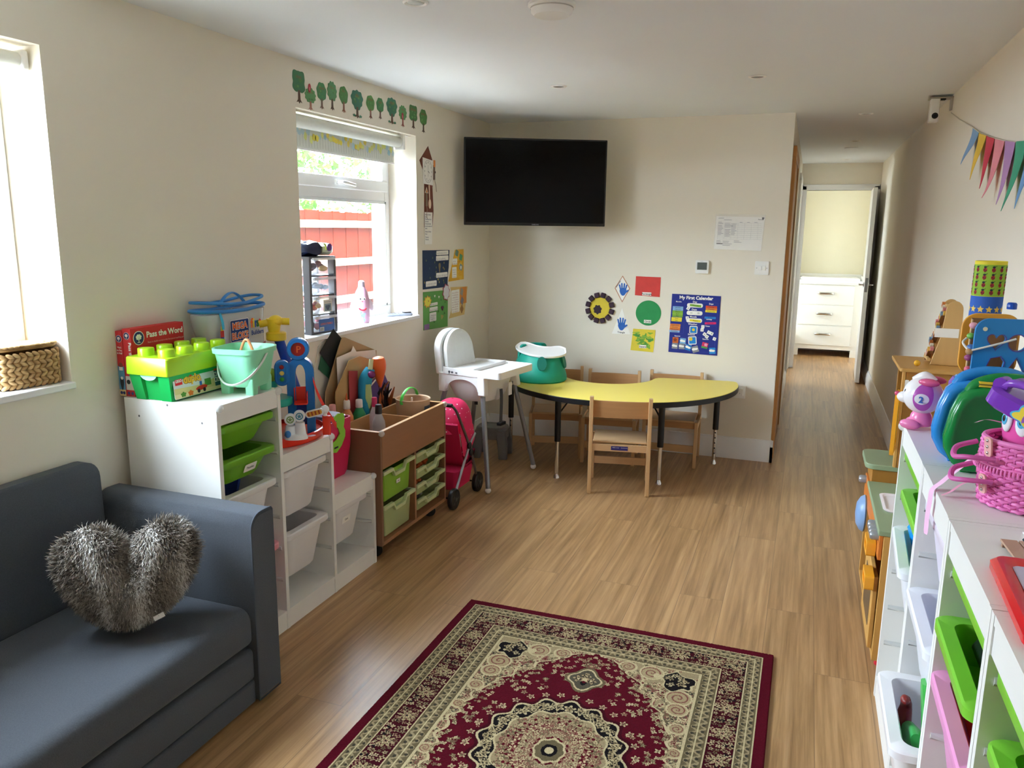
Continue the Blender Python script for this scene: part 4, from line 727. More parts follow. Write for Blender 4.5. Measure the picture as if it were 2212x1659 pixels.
m.obj('cut_out_print', t); strip(t, .035, .03, .125, .15, 9, '#a85a6a', seed=41, name='text_panel')
# ---------------------------------------------------------------- television in the corner
tm = Matrix.Translation((-1.69, 4.985, 1.806)) @ RZ(math.radians(27.0))
t = thing('television', 'large black flat television on a bracket in the far corner', 'television', mx=tm)
m = MB(); m.cbox((0, .018, 0), (.925, .036, .545), plastic('#0b0b0d', .35)); m.obj('casing', t, bevel=.004)
m = MB(); m.box((-.452, -.0008, -.254), (.452, -.0002, .262), mat('#010102', .12, var=0, spec=.18)); m.obj('screen', t)
m = MB(); m.xf = T(0, -.0012, -.268) @ RX(PI/2); m.text('SAMSUNG', .010, 0, 0, 0, SILVER, 'CENTER', .02); m.obj('maker_mark', t)
m = MB(); m.box((-.17, .036, -.15), (.17, .06, .15), BLACK); m.tube([(0, .05, 0), (.12, .18, 0), (-.0, .44, 0)], .02, BLACK, 10); m.xf = T(0, .462, 0) @ RZ(math.radians(-27)); m.box((-.06, -.008, -.11), (.06, .003, .11), BLACK); m.obj('wall_bracket', t)
# ---------------------------------------------------------------- on the far wall
def on_far(name, label, cat, x, z, group=None): return thing(name, label, cat, mx=Matrix.Translation((x, FY-.0006, z)) @ FAR, group=group)
t = on_far('notice_sheet', 'printed A4 planning sheet in a clear pocket pinned high on the far wall', 'notice', -.44, 1.503)
m = MB(); m.prism([(-.152, -.104), (.142, -.111), (.152, .1), (-.148, .106)], .0006, .0016, PAPERW); GP = paper('#8a8c94')
for i in range(7): m.poly(rect(-.135+.0415*i, -.04, -.1343+.0415*i, .062), .002, GP)
for j in range(9): m.poly(rect(-.135, -.04+.0127*j, .138, -.0394+.0127*j), .002, GP)
r_ = random.Random(8)
for (x, y, w, n) in ((-.135, .092, .05, 1), (-.1, .081, .05, 1), (-.135, .066, .035, 2), (-.092, .06, .05, 4), (-.05, .055, .035, 9), (-.135, .045, .035, 8), (-.09, .02, .04, 6), (-.14, -.052, .03, 3), (-.1, -.055, .06, 4), (-.03, -.052, .05, 2), (.0, .066, .02, 1), (.045, .066, .02, 1), (.09, .066, .02, 1)):
    for k in range(n): m.poly(rect(x, y-.0085*k, x+w*r_.uniform(.6, 1), y-.0085*k+.0028), .0022, GP)
m.poly(rect(-.138, -.072, -.10, -.067), .0023, INK); m.text('Nursery', .010, .112, .083, .0022, INK, bold=.02); m.poly(blob(.142, .093, .007, .008, 3, .2), .0022, INK); m.obj('printed_page', t)
m = MB(); m.prism([(-.158, -.107), (.146, -.114), (.158, .116), (-.153, .12)], .002, .0026, mat('#f8fafc', .12, var=0, alpha=.14)); m.obj('plastic_pocket', t)
t = on_far('thermostat', 'square white wall thermostat with a grey screen', 'thermostat', -.66, 1.28)
m = MB(); m.prism(rrect(-.043, -.043, .043, .043, .006), 0, .017, WHITE); m.obj('casing', t, bevel=.002); m = MB(); m.prism(rect(-.032, -.018, .031, .03), .0172, .0182, mat('#59605f', .2, var=.03)); m.text('21', .022, 0, -.004, .0185, mat('#484e4e', .4), 'CENTER'); m.obj('display', t); m = MB(); m.text('heating', .006, -.012, .034, .0175, SILVER); m.obj('maker_mark', t)
t = on_far('light_switch', 'white double light switch plate near the corridor corner', 'switch', -.284, 1.283)
m = MB(); m.prism(rrect(-.043, -.043, .043, .043, .004), 0, .01, WHITE)
for s in (-1, 1): m.cyl((s*.031, 0, .010), (s*.031, 0, .0108), .0028, STEEL, n=12)
m.obj('plate', t, bevel=.0025)
for x in (-.012, .012):
    m = MB(); m.xf = T(x, 0, .0105) @ RX(.09); m.prism(rrect(-.0095, -.014, .0095, .014, .002), 0, .004, WHITE); m.obj('rocker', t, bevel=.001)
t = on_far('wall_socket', 'white double plug socket low on the far wall behind the table end', 'socket', -.405, .462)
m = MB(); m.prism(rrect(-.073, -.043, .073, .043, .004), 0, .012, WHITE); m.obj('plate', t, bevel=.002)
m = MB(); m.prism(rrect(.012, -.027, .06, .028, .008), .0122, .04, WHITE); m.prism(circ(.04, -.004, .002), .04, .0405, INK); m.obj('plug_top', t, bevel=.004)
def shape(label, x, z, grp='painted shapes on the far wall'): return on_far('shape_painting', label, 'painting', x, z, grp)
def lab(t, s, x, y, w=.062, rot=0):
    m = MB(); m.xf = T(x, y, 0) @ RZ(rot); m.prism(rect(-w/2, -.011, w/2, .011), .0016, .0024, PAPERW); m.text(s, .0175, 0, -.006, .0026, INK, 'CENTER', .02); m.obj('word_label', t)
t = shape('red painted rectangle labelled Rectangle', -1.016, 1.138); m = MB(); m.prism([(-.086, -.062), (.084, -.068), (.086, .065), (-.084, .067)], 0, .0014, mat('#cc3a34', .6, var=.16, scale=22)); m.obj('painted_card', t); lab(t, 'Rectangle', -.005, -.05)
t = shape('green painted circle labelled Circle', -1.004, .958); m = MB(); m.prism(circ(0, 0, .087, .086, 40), 0, .0014, mat('#1f8a4a', .6, var=.16, scale=22)); m.obj('painted_card', t); lab(t, 'Circle', -.003, -.058, .05)
t = shape('yellow and green daubed square labelled Square', -1.033, .77); m = MB(); m.prism([(-.084, -.075), (.074, -.08), (.083, .074), (-.071, .076)], 0, .0014, mat('#d9c53a', .6, var=.14, scale=18)); m.obj('painted_card', t)
m = MB(); rr_ = random.Random(12)
for i in range(26): m.poly(blob(rr_.uniform(-.055, .05), rr_.uniform(-.045, .05), rr_.uniform(.008, .026), rr_.uniform(.006, .016), 3, .3, n=24, ph=i), .0015+.00002*i, mat(rr_.choice(('#3f8a3a', '#5a9a34', '#7aaa3a', '#8fb03a')), .6, var=.15, scale=30))
m.obj('green_daubs', t); lab(t, 'Square', .0, -.045, .05)
def handprint(t, x, y, s, rot=0, mirror=1):
    B = mat('#1f5fb4', .6, var=.25, scale=50); m = MB(); m.xf = T(x, y, .0023) @ RZ(rot) @ Matrix.Diagonal((mirror, 1, 1, 1)); m.poly(blob(0, -.012*s, .026*s, .029*s, 3, .08), 0, B)
    for k, (dx, h, a) in enumerate(((-.021, .034, .25), (-.008, .046, .08), (.006, .045, -.08), (.019, .034, -.25))): 
        c = (dx*s*1.05, .012*s); n = 9; m.poly([(c[0]+(u*math.cos(a)-v*math.sin(a)), c[1]+(u*math.sin(a)+v*math.cos(a))) for u, v in rrect(-.0056*s, -.012*s, .0056*s, h*s*.85, .0055*s, 4)], .0001*(k+1), B)
    a = -.95; m.poly([(.018*s+(u*math.cos(a)-v*math.sin(a)), -.018*s+(u*math.sin(a)+v*math.cos(a))) for u, v in rrect(-.006*s, -.006*s, .006*s, .03*s, .006*s, 4)], .0006, B); m.obj('handprint', t)
t = shape('white card diamond with a blue handprint', -1.189, 1.117); m = MB(); m.prism([(0, -.094), (.053, .003), (-.003, .09), (-.056, .002)], 0, .0012, paper('#c28a6e')); m.prism([(0, -.084), (.046, .003), (-.003, .081), (-.049, .002)], .0012, .002, PAPERW); m.obj('card', t); handprint(t, .004, -.008, .92); 
m = MB(); m.xf = T(-.028, .028, .0034) @ RZ(1.0); m.text('Diamond', .014, 0, 0, 0, INK, 'CENTER', .02); m.obj('word_label', t)
t = shape('white card triangle with a blue handprint', -1.187, .895); m = MB(); m.prism([(-.066, -.092), (.064, -.09), (.0, .09)], 0, .0014, PAPERW); m.obj('card', t); handprint(t, .001, -.025, .95)
m = MB(); m.xf = T(0, -.085, .0018); m.text('Triangle', .016, 0, 0, 0, INK, 'CENTER', .02); m.obj('word_label', t)
t = on_far('flower_collage', 'yellow sunflower collage ringed with purple egg-box petals', 'wall craft', -1.344, .978)
m = MB(); m.prism(blob(.002, .0, .076, .082, 9, .02), 0, .003, mat('#d6bf30', .6, var=.14, scale=30)); m.obj('flower_disc', t); m = MB(); m.prism(blob(-.016, -.012, .028, .031, 7, .1), .003, .005, mat('#33202a', .7)); m.obj('centre_patch', t)
for k in range(12):
    a = 2*PI*k/12+.27; m = MB(); m.xf = T(.086*math.cos(a), .09*math.sin(a), .003) @ RZ(a); m.loft([[(x, y, z) for x, y in rrect(-w, -w, w, w, .005, 3)] for w, z in ((.017, 0), (.018, .003), (.0145, .018))], mat('#3c2636', .75, var=.25, scale=30, bump=.2)); m.obj('petal', t)
t = on_far('calendar_poster', 'blue My First Calendar wall chart with stick-on months and weather', 'wall chart', -.692, .896)
NB = paper('#1d2c86'); m = MB(); m.prism([(-.163, -.196), (.161, -.201), (.163, .196), (-.157, .2)], .0, .003, NB); m.obj('chart_board', t)
m = MB(); WH = PAPERW; LB = paper('#3a4aa8'); m.text('My First Calendar', .0305, .003, .168, .0034, WH, 'CENTER', .035)
for s, x, y, z_ in (('Months', -.11, .145, .0125), ('Day', -.003, .146, .0175), ('Days', .104, .138, .0145), ('Date', -.005, .095, .0175), ('Month', -.009, .046, .0175), ('Weather', -.01, -.003, .0165), ('Season', -.015, -.073, .0165), ('Seasons', -.108, -.087, .012), ('Dates', .088, -.010, .0125), ('Seasons', .08, -.098, .0125), ('Weather', -.03, -.143, .012), ('Sunday', .096, .036, .013)): m.text(s, z_, x, y, .0034, WH, 'CENTER', .02)
for (a, b, c, d) in ((-.152, -.065, -.068, .158), (.052, -.0, .148, .15), (.025, -.085, .146, -.002), (.02, -.16, .143, -.09), (-.155, -.185, .145, -.09)): m.holed(rrect(a, b, c, d, .006), [rrect(a+.0009, b+.0009, c-.0009, d-.0009, .005)], .0031, .0033, LB)
for y in (.128, .077, .027): m.poly(rrect(-.054, y-.014, .05, y+.014, .012), .0033, WH)
m.obj('printed_heading', t)
def stick(x, y, w, h, c, s='', rot=0, fz=.0115, ink=None):
    m = MB(); m.xf = T(x, y, .0034) @ RZ(rot); m.prism(rrect(-w/2, -h/2, w/2, h/2, .002), 0, .0012, paper(c)); 
    if s: m.text(s, fz, 0, -fz*.33, .0014, ink or INK, 'CENTER', .0)
    m.obj('word_card', t)
for k, (s, c, x) in enumerate((('January', '#7fa8d8', -.113), ('February', '#8ab2dc', -.113), ('March', '#7fae3c', -.114), ('April', '#8ab840', -.114), ('May', '#7aa83a', -.114), ('June', '#e6d53a', -.118), ('July', '#e0cc34', -.119), ('September', '#d87a34', -.125), ('October', '#e08638', -.126), ('November', '#d07030', -.127), ('December', '#86aedb', -.129))):
    stick(x, (.110, .096, .081, .067, .053, .036, .022, -.009, -.024, -.038, -.052)[k], .07, .0142, c, s, -.01)
for s, c, x, y, r in (('Thursday', '#7fae3c', .002, .127, -.08), ('August', '#e6d53a', .006, .026, -.07), ('Monday', '#d84a2c', .106, .122, -.02), ('Tuesday', '#d87a34', .107, .108, -.03), ('Wednesday', '#e6d53a', .105, .093, -.03), ('Friday', '#1f78c8', .102, .05, 0), ('Saturday', '#d0246a', .106, .014, .06)): stick(x, y, .074, .0145, c, s, r)
for s, x, y, r in (('2', -.045, .107, -.5), ('31', -.022, .077, 0), ('01', .026, .077, 0), ('3', -.048, .042, .1), ('1', .058, -.012, 0), ('5', .054, -.033, 0), ('7', .099, -.047, -.4), ('8', .118, -.055, -.4), ('6', .072, -.061, -.55), ('9', .088, -.077, -.55), ('2', .138, -.089, -.3)): stick(x, y, .0205, .0215, '#f2f1ec', s, r, .0165)
def wx(x, y, s, c, rot=0, kind=0, frame=False):
    m = MB(); m.xf = T(x, y, .0034) @ RZ(rot)
    if frame: m.prism(rrect(-s*1.25, -s*1.25, s*1.25, s*1.25, .008), 0, .0006, PAPERW)
    m.prism(rrect(-s, -s, s, s, .002), .0006, .0016, paper(c))
    if kind == 0: m.poly(circ(.0, .001, s*.45), .0018, paper('#e8c830'))
    elif kind == 1: m.poly(circ(-s*.4, .1*s, s*.62, s*.42), .0018, PAPERW); m.poly(circ(s*.25, .0, s*.6, s*.36), .002, PAPERW)
    elif kind == 2: m.poly(blob(-.1*s, .1*s, s*.6, s*.6, 5, .2), .0018, paper('#8a3c1c'))
    elif kind == 3: m.poly(blob(.25*s, .3*s, s*.5, s*.5, 5, .25), .0018, paper('#e8a0c0')); m.poly(rect(-s, -s, s, -s*.4), .0018, paper('#4a9a4a'))
    elif kind == 4: m.poly(circ(-s*.45, s*.45, s*.55), .0018, paper('#e8c830'))
    m.obj('picture_card', t)
wx(-.003, -.036, .021, '#1f86d0', 0, 0, True); wx(-.006, -.108, .022, '#1f86d0', .1, 4, True); wx(-.119, -.112, .0195, '#c86428', 0, 2); wx(-.069, -.116, .0195, '#7ab0e0', -.05, 1); wx(-.121, -.152, .0195, '#8a8c94', -.05, 1); wx(-.075, -.152, .0195, '#8a8c94', 0, 1); wx(-.031, -.157, .02, '#1f78c8', -.25, 1); wx(.016, -.166, .0215, '#8a8c94', .35, 1); wx(.078, -.137, .02, '#c82a5a', -.2, 3); wx(.129, -.17, .0205, '#1f86d0', .1, 1)
# ---------------------------------------------------------------- yellow table and its chairs
tz = math.radians(8.5); t = thing('kidney_table', 'yellow crescent-shaped nursery table with black edge and adjustable legs', 'table', (-1.122, 5.130, 0), tz)
o_ = []
for a in np.linspace(math.radians(186), math.radians(354), 44): o_.append((.765*math.cos(a), .03+.765*math.sin(a)))
o_ += [(.762, .0), (.758, .075), (.745, .10), (.71, .11), (.285, .11), (.25, .10), (.23, .075)]
o_ += [(-.085+.31*math.cos(a), .105+.30*math.sin(a)) for a in np.linspace(math.radians(-12), math.radians(-168), 26)]
o_ += [(-.40, .075), (-.42, .10), (-.455, .11), (-.71, .11), (-.745, .10), (-.758, .075), (-.762, .0)]
m = MB(); m.prism(o_, .505, .5375, BLACK); m.obj('black_edging', t, bevel=.003)
m = MB(); m.prism([(x*.9965, y*.9965) for x, y in o_], .5376, .5395, mat('#efd862', .4, var=.03, scale=4)); m.obj('tabletop', t)
cs, sn = math.cos(-tz), math.sin(-tz)
for wx_, wy_ in ((-1.367, 4.528), (-.755, 4.643), (-.493, 5.215), (-1.849, 5.005)):
    dx, dy = wx_+1.122, wy_-5.130; x, y = dx*cs-dy*sn, dx*sn+dy*cs
    m = MB(); m.tube([(x, y, .504), (x, y, .235)], .019, BLACK, 16); lg = m.obj('leg', t)
    m = MB(); m.tube([(x, y, .236), (x, y, .03)], [.0125, .0125], CHROME, 14); m.lathe([(.008, .03), (.012, .022), (.019, .008), (.02, 0)], (x, y, 0), CHROME, 16)
    for k in range(5 if wy_ > 4.9 else 0): m.cyl((x, y-.0128, .215-.035*k), (x, y-.0118, .215-.035*k), .005, BLACK, n=10)
    m.obj('inner_tube', lg)
    n = Vector((-x, -.25-y)).normalized(); m = MB(); m.tube([(x, y, .40), (x+n.x*.10, y+n.y*.10, .503)], .005, BLACK, 8); m.obj('brace', lg)
    m = MB(); m.box((x-.045, y-.045, .499), (x+.045, y+.045, .5045), BLACK); m.obj('leg_bracket', lg)
BEE = wood('#cfa87a', 2, .1, .4, 30, 2); BEEX = wood('#cda67a', 0, .12, .4, 30, 2); BRN = wood('#b98a5c', 0, .14, .35, 30, 2)
def make_chair():
    t = thing('nursery_chair', 'x', 'chair', group='wooden nursery chairs at the yellow table'); w = .178
    for s in (-1, 1):
        m = MB(); m.loft([[(s*(w-.011)+a*.011, y+b*.016, z) for a, b in ((-1, -1), (1, -1), (1, 1), (-1, 1))] for y, z in ((.148, 0), (.135, .2), (.135, .31), (.15, .58))], BEE); m.obj('back_post', t, bevel=.003)
        m = MB(); m.loft([[(s*(w-.011)+a*.011-s*.022*0, y+b*.014, z) for a, b in ((-1, -1), (1, -1), (1, 1), (-1, 1))] for y, z in ((-.150, 0), (-.138, .302))], BEE); m.obj('front_leg', t, bevel=.003)
        m = MB(); m.box((s*w-(.013 if s > 0 else -.0), -.122, .255), (s*w+(.013 if s < 0 else 0)-(0 if s > 0 else 0), .118, .298), BEE); m.obj('side_rail', t, bevel=.002)
    m = MB(); m.loft([[(x, y+.016*math.cos(PI*x/(2*w)) if 0 else y+.014*(1-(x/(w-.02))**2), z) for y, z in ((.125, .455), (.135, .455), (.142, .556), (.132, .556))] for x in np.linspace(-w+.02, w-.02, 13)], BRN); m.obj('backrest', t, bevel=.002)
    m = MB(); m.box((-w+.0225, -.155, .299), (w-.0225, .118, .311), BEEX); m.obj('seat', t, bevel=.004)
    m = MB(); m.box((-w+.0225, .127, .258), (w-.0225, .145, .297), BEEX); m.obj('back_rail', t); m = MB(); m.box((-w+.0225, -.146, .258), (w-.0225, -.13, .297), BRN); m.obj('front_rail', t)
    m = MB(); m.box((-w+.0225, -.148, .10), (w-.0225, -.134, .145), BEEX); m.obj('front_stretcher', t)
    return t
ch = make_chair(); ch['label'] = 'wooden nursery chair in front of the yellow table, its back to the viewer'; ch.location = (-.972, 4.505, 0); ch.rotation_euler = (0, 0, math.radians(191.5))
for loc, rz, l in (((-1.165, 5.085, 0), 7, 'wooden nursery chair behind the middle of the yellow table'), ((-.775, 5.203, 0), 3, 'wooden nursery chair behind the right end of the yellow table'), ((-1.55, 5.095, 0), 15, 'wooden nursery chair behind the green floor seat, turned askew')):
    dup(ch, loc, math.radians(rz), l)
m = MB(); m.xf = T(0, .1462, .278) @ RX(-PI/2) @ RZ(PI); m.poly(rect(-.048, -.012, .048, .012), 0, P('#2c2470')); m.text('SIZE 3 chair', .008, -.04, .001, .0003, PAPERW); m.text('Community', .008, .008, .001, .0003, PAPERW); o = m.obj('maker_sticker', ch)
# green foam floor seat with white tray on the table
t = thing('floor_seat', 'teal moulded foam baby floor seat with a white tray standing on the yellow table', 'baby seat', (-1.615, 4.90, .5398), math.radians(58))
TL = mat('#129a84', .5, var=.04, bump=.04); m = MB()
def fs(a, b, z, o=0): return [(a*math.cos(q), b*math.sin(q)+o, z) for q in np.linspace(0, 2*PI, 44, endpoint=False)]
m.loft([fs(.17, .178, 0), fs(.178, .186, .008), fs(.178, .186, .03), fs(.17, .178, .06), fs(.152, .16, .12), fs(.136, .142, .155), fs(.118, .124, .178), fs(.098, .104, .182), fs(.083, .088, .16), fs(.075, .08, .07)], TL)
body = m.obj('foam_body', t)
m = MB(); m.loft([[(x, y, z) for x, y in [(a*math.cos(q), .06+b*math.sin(q)) for q in np.linspace(.0, PI, 20)]+[(a*.62*math.cos(q), .06+b*.62*math.sin(q)) for q in np.linspace(PI, 0, 20)]] for a, b, z in ((.128, .07, .13), (.122, .075, .18), (.11, .072, .215), (.09, .065, .228))], TL); m.obj('raised_back', t, bevel=.008, seg=3)
for s in (-1, 1):
    m = MB(); m.xf = T(s*.082, -.118, .112) @ RZ(s*.55) @ RX(-.26) @ RX(PI/2); m.loft([[(x, y, z) for x, y in circ(0, .012-.006*k, .031*(1-.12*k), .045*(1-.1*k), 24)] for k, z in ((0, .029), (.4, .02), (1, -.01), (2, -.03))], mat('#0b6f60', .6, var=.05)); m.obj('shaded_leg_plug', t)  # solid plug, not hollow; the leg recess's shade is put into darker teal
m = MB(); m.xf = RZ(math.radians(-58)) @ T(.02, -.035, .192) @ RX(.27) @ RY(.10); TP = plastic('#eceae6', .35)
kid = [(.172*math.cos(a)*(1-.0*math.sin(a)), .105*math.sin(a)*(1+.0)) for a in np.linspace(PI*.93, PI*2.07, 34)]+[(.15, .07), (.11, .09), (.075, .08), (.045, .055), (.0, .043), (-.045, .045), (-.09, .06), (-.13, .07), (-.16, .055)]
m.loft([[(x*k, y*k, z) for x, y in kid] for k, z in ((.93, 0), (.985, .004), (1.0, .014), (.985, .018), (.95, .0155), (.93, .011), (.5, .0105))], TP); m.obj('play_tray', t)
# ---------------------------------------------------------------- high chair
hm = Matrix.Translation((-1.604, 4.368, 0)) @ RZ(math.atan2(-.156, .987)); t = thing('high_chair', 'white plastic high chair with grey tube legs and a pale cushion', 'high chair', mx=hm)
HW = plastic('#ecebea', .35)
for (f0, l0, f1, l1) in ((0, -.281, -.10, -.185), (0, .281, -.10, .185), (-.475, -.26, -.36, -.175), (-.475, .26, -.36, .175)):
    m = MB(); m.tube([(f0, l0, .03), (f1, l1, .585)], .0145, mat('#8d9096', .35, .55, var=.03), 16); lg = m.obj('leg', t)
    m = MB(); m.sph((f0, l0, .0185), (.018, .018, .0185), HW, 14, 10); m.obj('foot_cap', lg)
m = MB()
def hr(x0, x1, hw, z, r): return [(x, y, z) for x, y in rrect(x0, -hw, x1, hw, r, 6)]
m.loft([hr(-.345, -.115, .135, .50, .09), hr(-.36, -.10, .155, .53, .09), hr(-.385, -.085, .182, .62, .07), hr(-.40, -.075, .195, .668, .05), hr(-.392, -.085, .187, .668, .05), hr(-.37, -.11, .165, .60, .06), hr(-.355, -.13, .14, .535, .07)], HW); m.obj('seat_shell', t)
for (f1, l1) in ((-.10, -.185), (-.10, .185), (-.36, -.175), (-.36, .175)):
    m = MB(); s = 1 if l1 > 0 else -1; g = 1 if f1 > -.2 else -1
    m.loft([[(f1+g*a+d, l1+s*b+e, z) for d, e in ((-.024, -.022), (.024, -.022), (.024, .022), (-.024, .022))] for a, b, z in ((.012, .012, .555), (.006, .006, .61), (-.0, .002, .665))], HW); m.obj('leg_socket', t, bevel=.008, seg=3)
for s in (-1, 1):
    m = MB(); m.xf = RX(PI/2); oo = [(-.40, .57), (-.345, .57)]+[(-.232-.105*math.cos(a), .575+.062*math.sin(a)) for a in np.linspace(0, PI, 16)]+[(-.118, .57), (-.07, .57), (-.082, .667), (-.398, .667)]; m.prism(oo, -s*.196-.004, -s*.196+.004, HW); m.obj('side_frame', t, bevel=.002)
m = MB(); pr = [(-.19, .66), (-.188, .74)]+[(-.185+.0*k, 0) for k in ()]; arch = [(.178*math.cos(a), .775+.135*math.sin(a)) for a in np.linspace(0, PI, 22)]
ring = [(.188, .655)]+arch+[(-.188, .655)]
m.loft([[(-.395-.045*((z-.65)/.25)+d, l*k, .66+(z-.66)*k2) for l, z in ring] for d, k, k2 in ((-.02, .9, .93), (-.028, .985, .99), (-.018, 1, 1), (.0, 1, 1), (.012, .96, .975), (.008, .86, .9))], HW); m.obj('seat_back', t)
CU = mat('#dcdedb', .9, var=.05, scale=25, bump=.5, bscale=28)
m = MB(); m.loft([[(-.385-.035*((z-.65)/.25)+d, l*.84*k, .62+(z-.62)*k2) for l, z in ring] for d, k, k2 in ((-.005, .9, .93), (.012, 1.0, 1.0), (.03, .99, .99), (.042, .88, .92), (.044, .5, .6))], CU); m.obj('cushion', t)
m = MB(); m.loft([hr(-.365, -.12, .15, .56, .06), hr(-.37, -.115, .16, .6, .06), hr(-.365, -.12, .15, .63, .05), hr(-.33, -.16, .1, .64, .05)], CU); m.obj('seat_pad', t)
m = MB(); TZ = .702
m.loft([[(x, y, z) for x, y in rrect(-.375, -.203, .03, .203, .022)] for z in (TZ-.042, TZ)]+[[(x, y, z) for x, y in rrect(-.37+0*k, -.197, .024, .197, .02)] for k, z in ((0, TZ), )]+[[(x, y, z) for x, y in rrect(-.368, -.195, .022, .195, .02)] for z in (TZ-.015,)], HW)
tr_ = m.obj('tray', t, bevel=.002)
m = MB(); m.box((-.165, -.19, TZ-.0145), (-.158, .19, TZ+.004), HW); m.obj('tray_ridge', tr_)
m = MB(); m.xf = T(-.30, -.2036, TZ-.026) @ RX(PI/2); m.text('antilop', .0, 0, 0, 0, INK) if 0 else None; m.poly(blob(-.02, 0, .007, .009, 3, .2), 0, P('#5a5c60')); m.poly(blob(.0, .0, .009, .006, 5, .2), .0001, P('#5a5c60')); m.poly(blob(.03, -.002, .008, .005, 4, .2), .0002, P('#5a5c60')); m.poly(rect(-.03, -.014, .04, -.012), .0001, P('#8a8c90')); m.obj('warning_mark', tr_)
m = MB(); m.xf = T(-.02, 0, 0); ST = mat('#4a4a4e', .9)
m.box((-.11, -.06, .42), (-.105, -.03, .58), ST) if 0 else None
m.tube([(-.05, -.02, .57), (-.045, -.022, .5), (-.05, -.02, .36)], .012, ST, 8, flat=.15); m.tube([(-.30, .10, .53), (-.30, .10, .42)], .012, ST, 8, flat=.15); m.obj('strap', t)
m = MB(); m.box((-.085, -.045, .345), (-.055, .02, .365), BLACK); m.obj('buckle', t, bevel=.004)
m = MB(); m.box((-.108, -.03, .50), (-.092, .0, .66), HW); m.box((-.06, .04, .52), (-.05, .08, .6), HW); m.obj('crotch_post', t, bevel=.003)
# grey step stool behind the high chair
t = thing('step_stool', 'translucent grey plastic step stool by the skirting behind the high chair', 'stool', (-1.922, 4.845, 0), math.radians(8))
SG = mat('#7b7d80', .3, var=.04, alpha=.9); m = MB(); 
def ss(a, b, z): return [(x, y, z) for x, y in rrect(-a, -b, a, b, min(a, b)*.6, 8)]
m.loft([ss(.10, .085, .175), ss(.105, .09, .19), ss(.10, .085, .205), ss(.088, .075, .21), ss(.082, .07, .206), ss(.03, .03, .206)], SG); m.obj('seat', t)
for sx in (-1, 1):
    for sy in (-1, 1):
        m = MB(); m.loft([[(sx*(cx)+x, sy*(cy)+y, z) for x, y in rrect(-w, -d, w, d, .012)] for cx, cy, w, d, z in ((.092, .078, .028, .024, 0), (.086, .072, .032, .028, .1), (.07, .058, .034, .03, .185))], SG); m.obj('leg', t)
m = MB(); m.loft([ss(.104, .09, .13), ss(.1035, .0895, .178)], SG, cap=False); m.obj('skirt', t)
# ---------------------------------------------------------------- paint trolley with trays
RM = T(-1.735, 3.0135, 0) @ RZ(PI/2); TW_, TD = .688, .385
BW = wood('#96694a', 0, .14, .4, 22, 1.6); BWV = wood('#805a42', 2, .12, .45, 22, 1.6); EDGE = wood('#c99b6a', 0, .1, .4, 22, 1.6)
t = thing('tray_trolley', 'beech effect trolley with an open craft top over six clear green trays', 'trolley', mx=RM)
for x in (0, TW_-.018):
    m = MB(); m.box((x, 0, .075), (x+.018, TD, .615), BWV); m.obj('side_panel', t, bevel=.0015, seg=1)
m = MB(); m.box((.0185, 0, .438), (TW_-.0185, .016, .615), BW); m.obj('front_panel', t, bevel=.0015, seg=1)
m = MB(); m.box((.0185, TD-.016, .075), (TW_-.0185, TD, .615), BW); m.obj('back_panel', t)
m = MB(); m.box((.0185, .0005, .075), (TW_-.0185, TD-.0165, .093), BW); m.obj('base_board', t)
m = MB(); m.box((.0185, .0165, .438), (TW_-.0185, TD-.0165, .45), BW); m.obj('compartment_floor', t)
m = MB(); m.box((.329, .0005, .0935), (.345, TD-.0165, .4375), BW); m.obj('centre_upright', t)
m = MB(); m.box((.0185, .255, .4505), (TW_-.0185, .267, .60), EDGE); m.obj('long_divider', t)
m = MB(); m.box((.425, .0165, .4505), (.435, .2545, .588), EDGE); m.obj('cross_divider', t)
m = MB(); m.box((0, -.0006, .6151), (TW_, .0166, .6165), EDGE); m.box((0, .0167, .6151), (.0185, TD, .6165), EDGE); m.box((TW_-.0185, .0167, .6151), (TW_, TD, .6165), EDGE); m.obj('edge_banding', t)
for x in (.012, TW_-.012): guard(t, x, .608)
for x in (.06, TW_-.06):
    for y in (.055, TD-.055):
        m = MB(); m.cyl((x, y, .062), (x, y, .0745), .02, BLACK); m.xf = T(x, y, 0) @ RZ(.5); m.cyl((-.012, .012, .031), (.012, .012, .031), .031, BLACK, n=24); m.box((-.017, -.008, .03), (.017, .03, .064), BLACK); m.obj('castor', t, bevel=.003)
TG = mat('#c6d49a', .25, var=.03, alpha=.62); TGR = mat('#c3cf9c', .3, var=.03, alpha=.9)
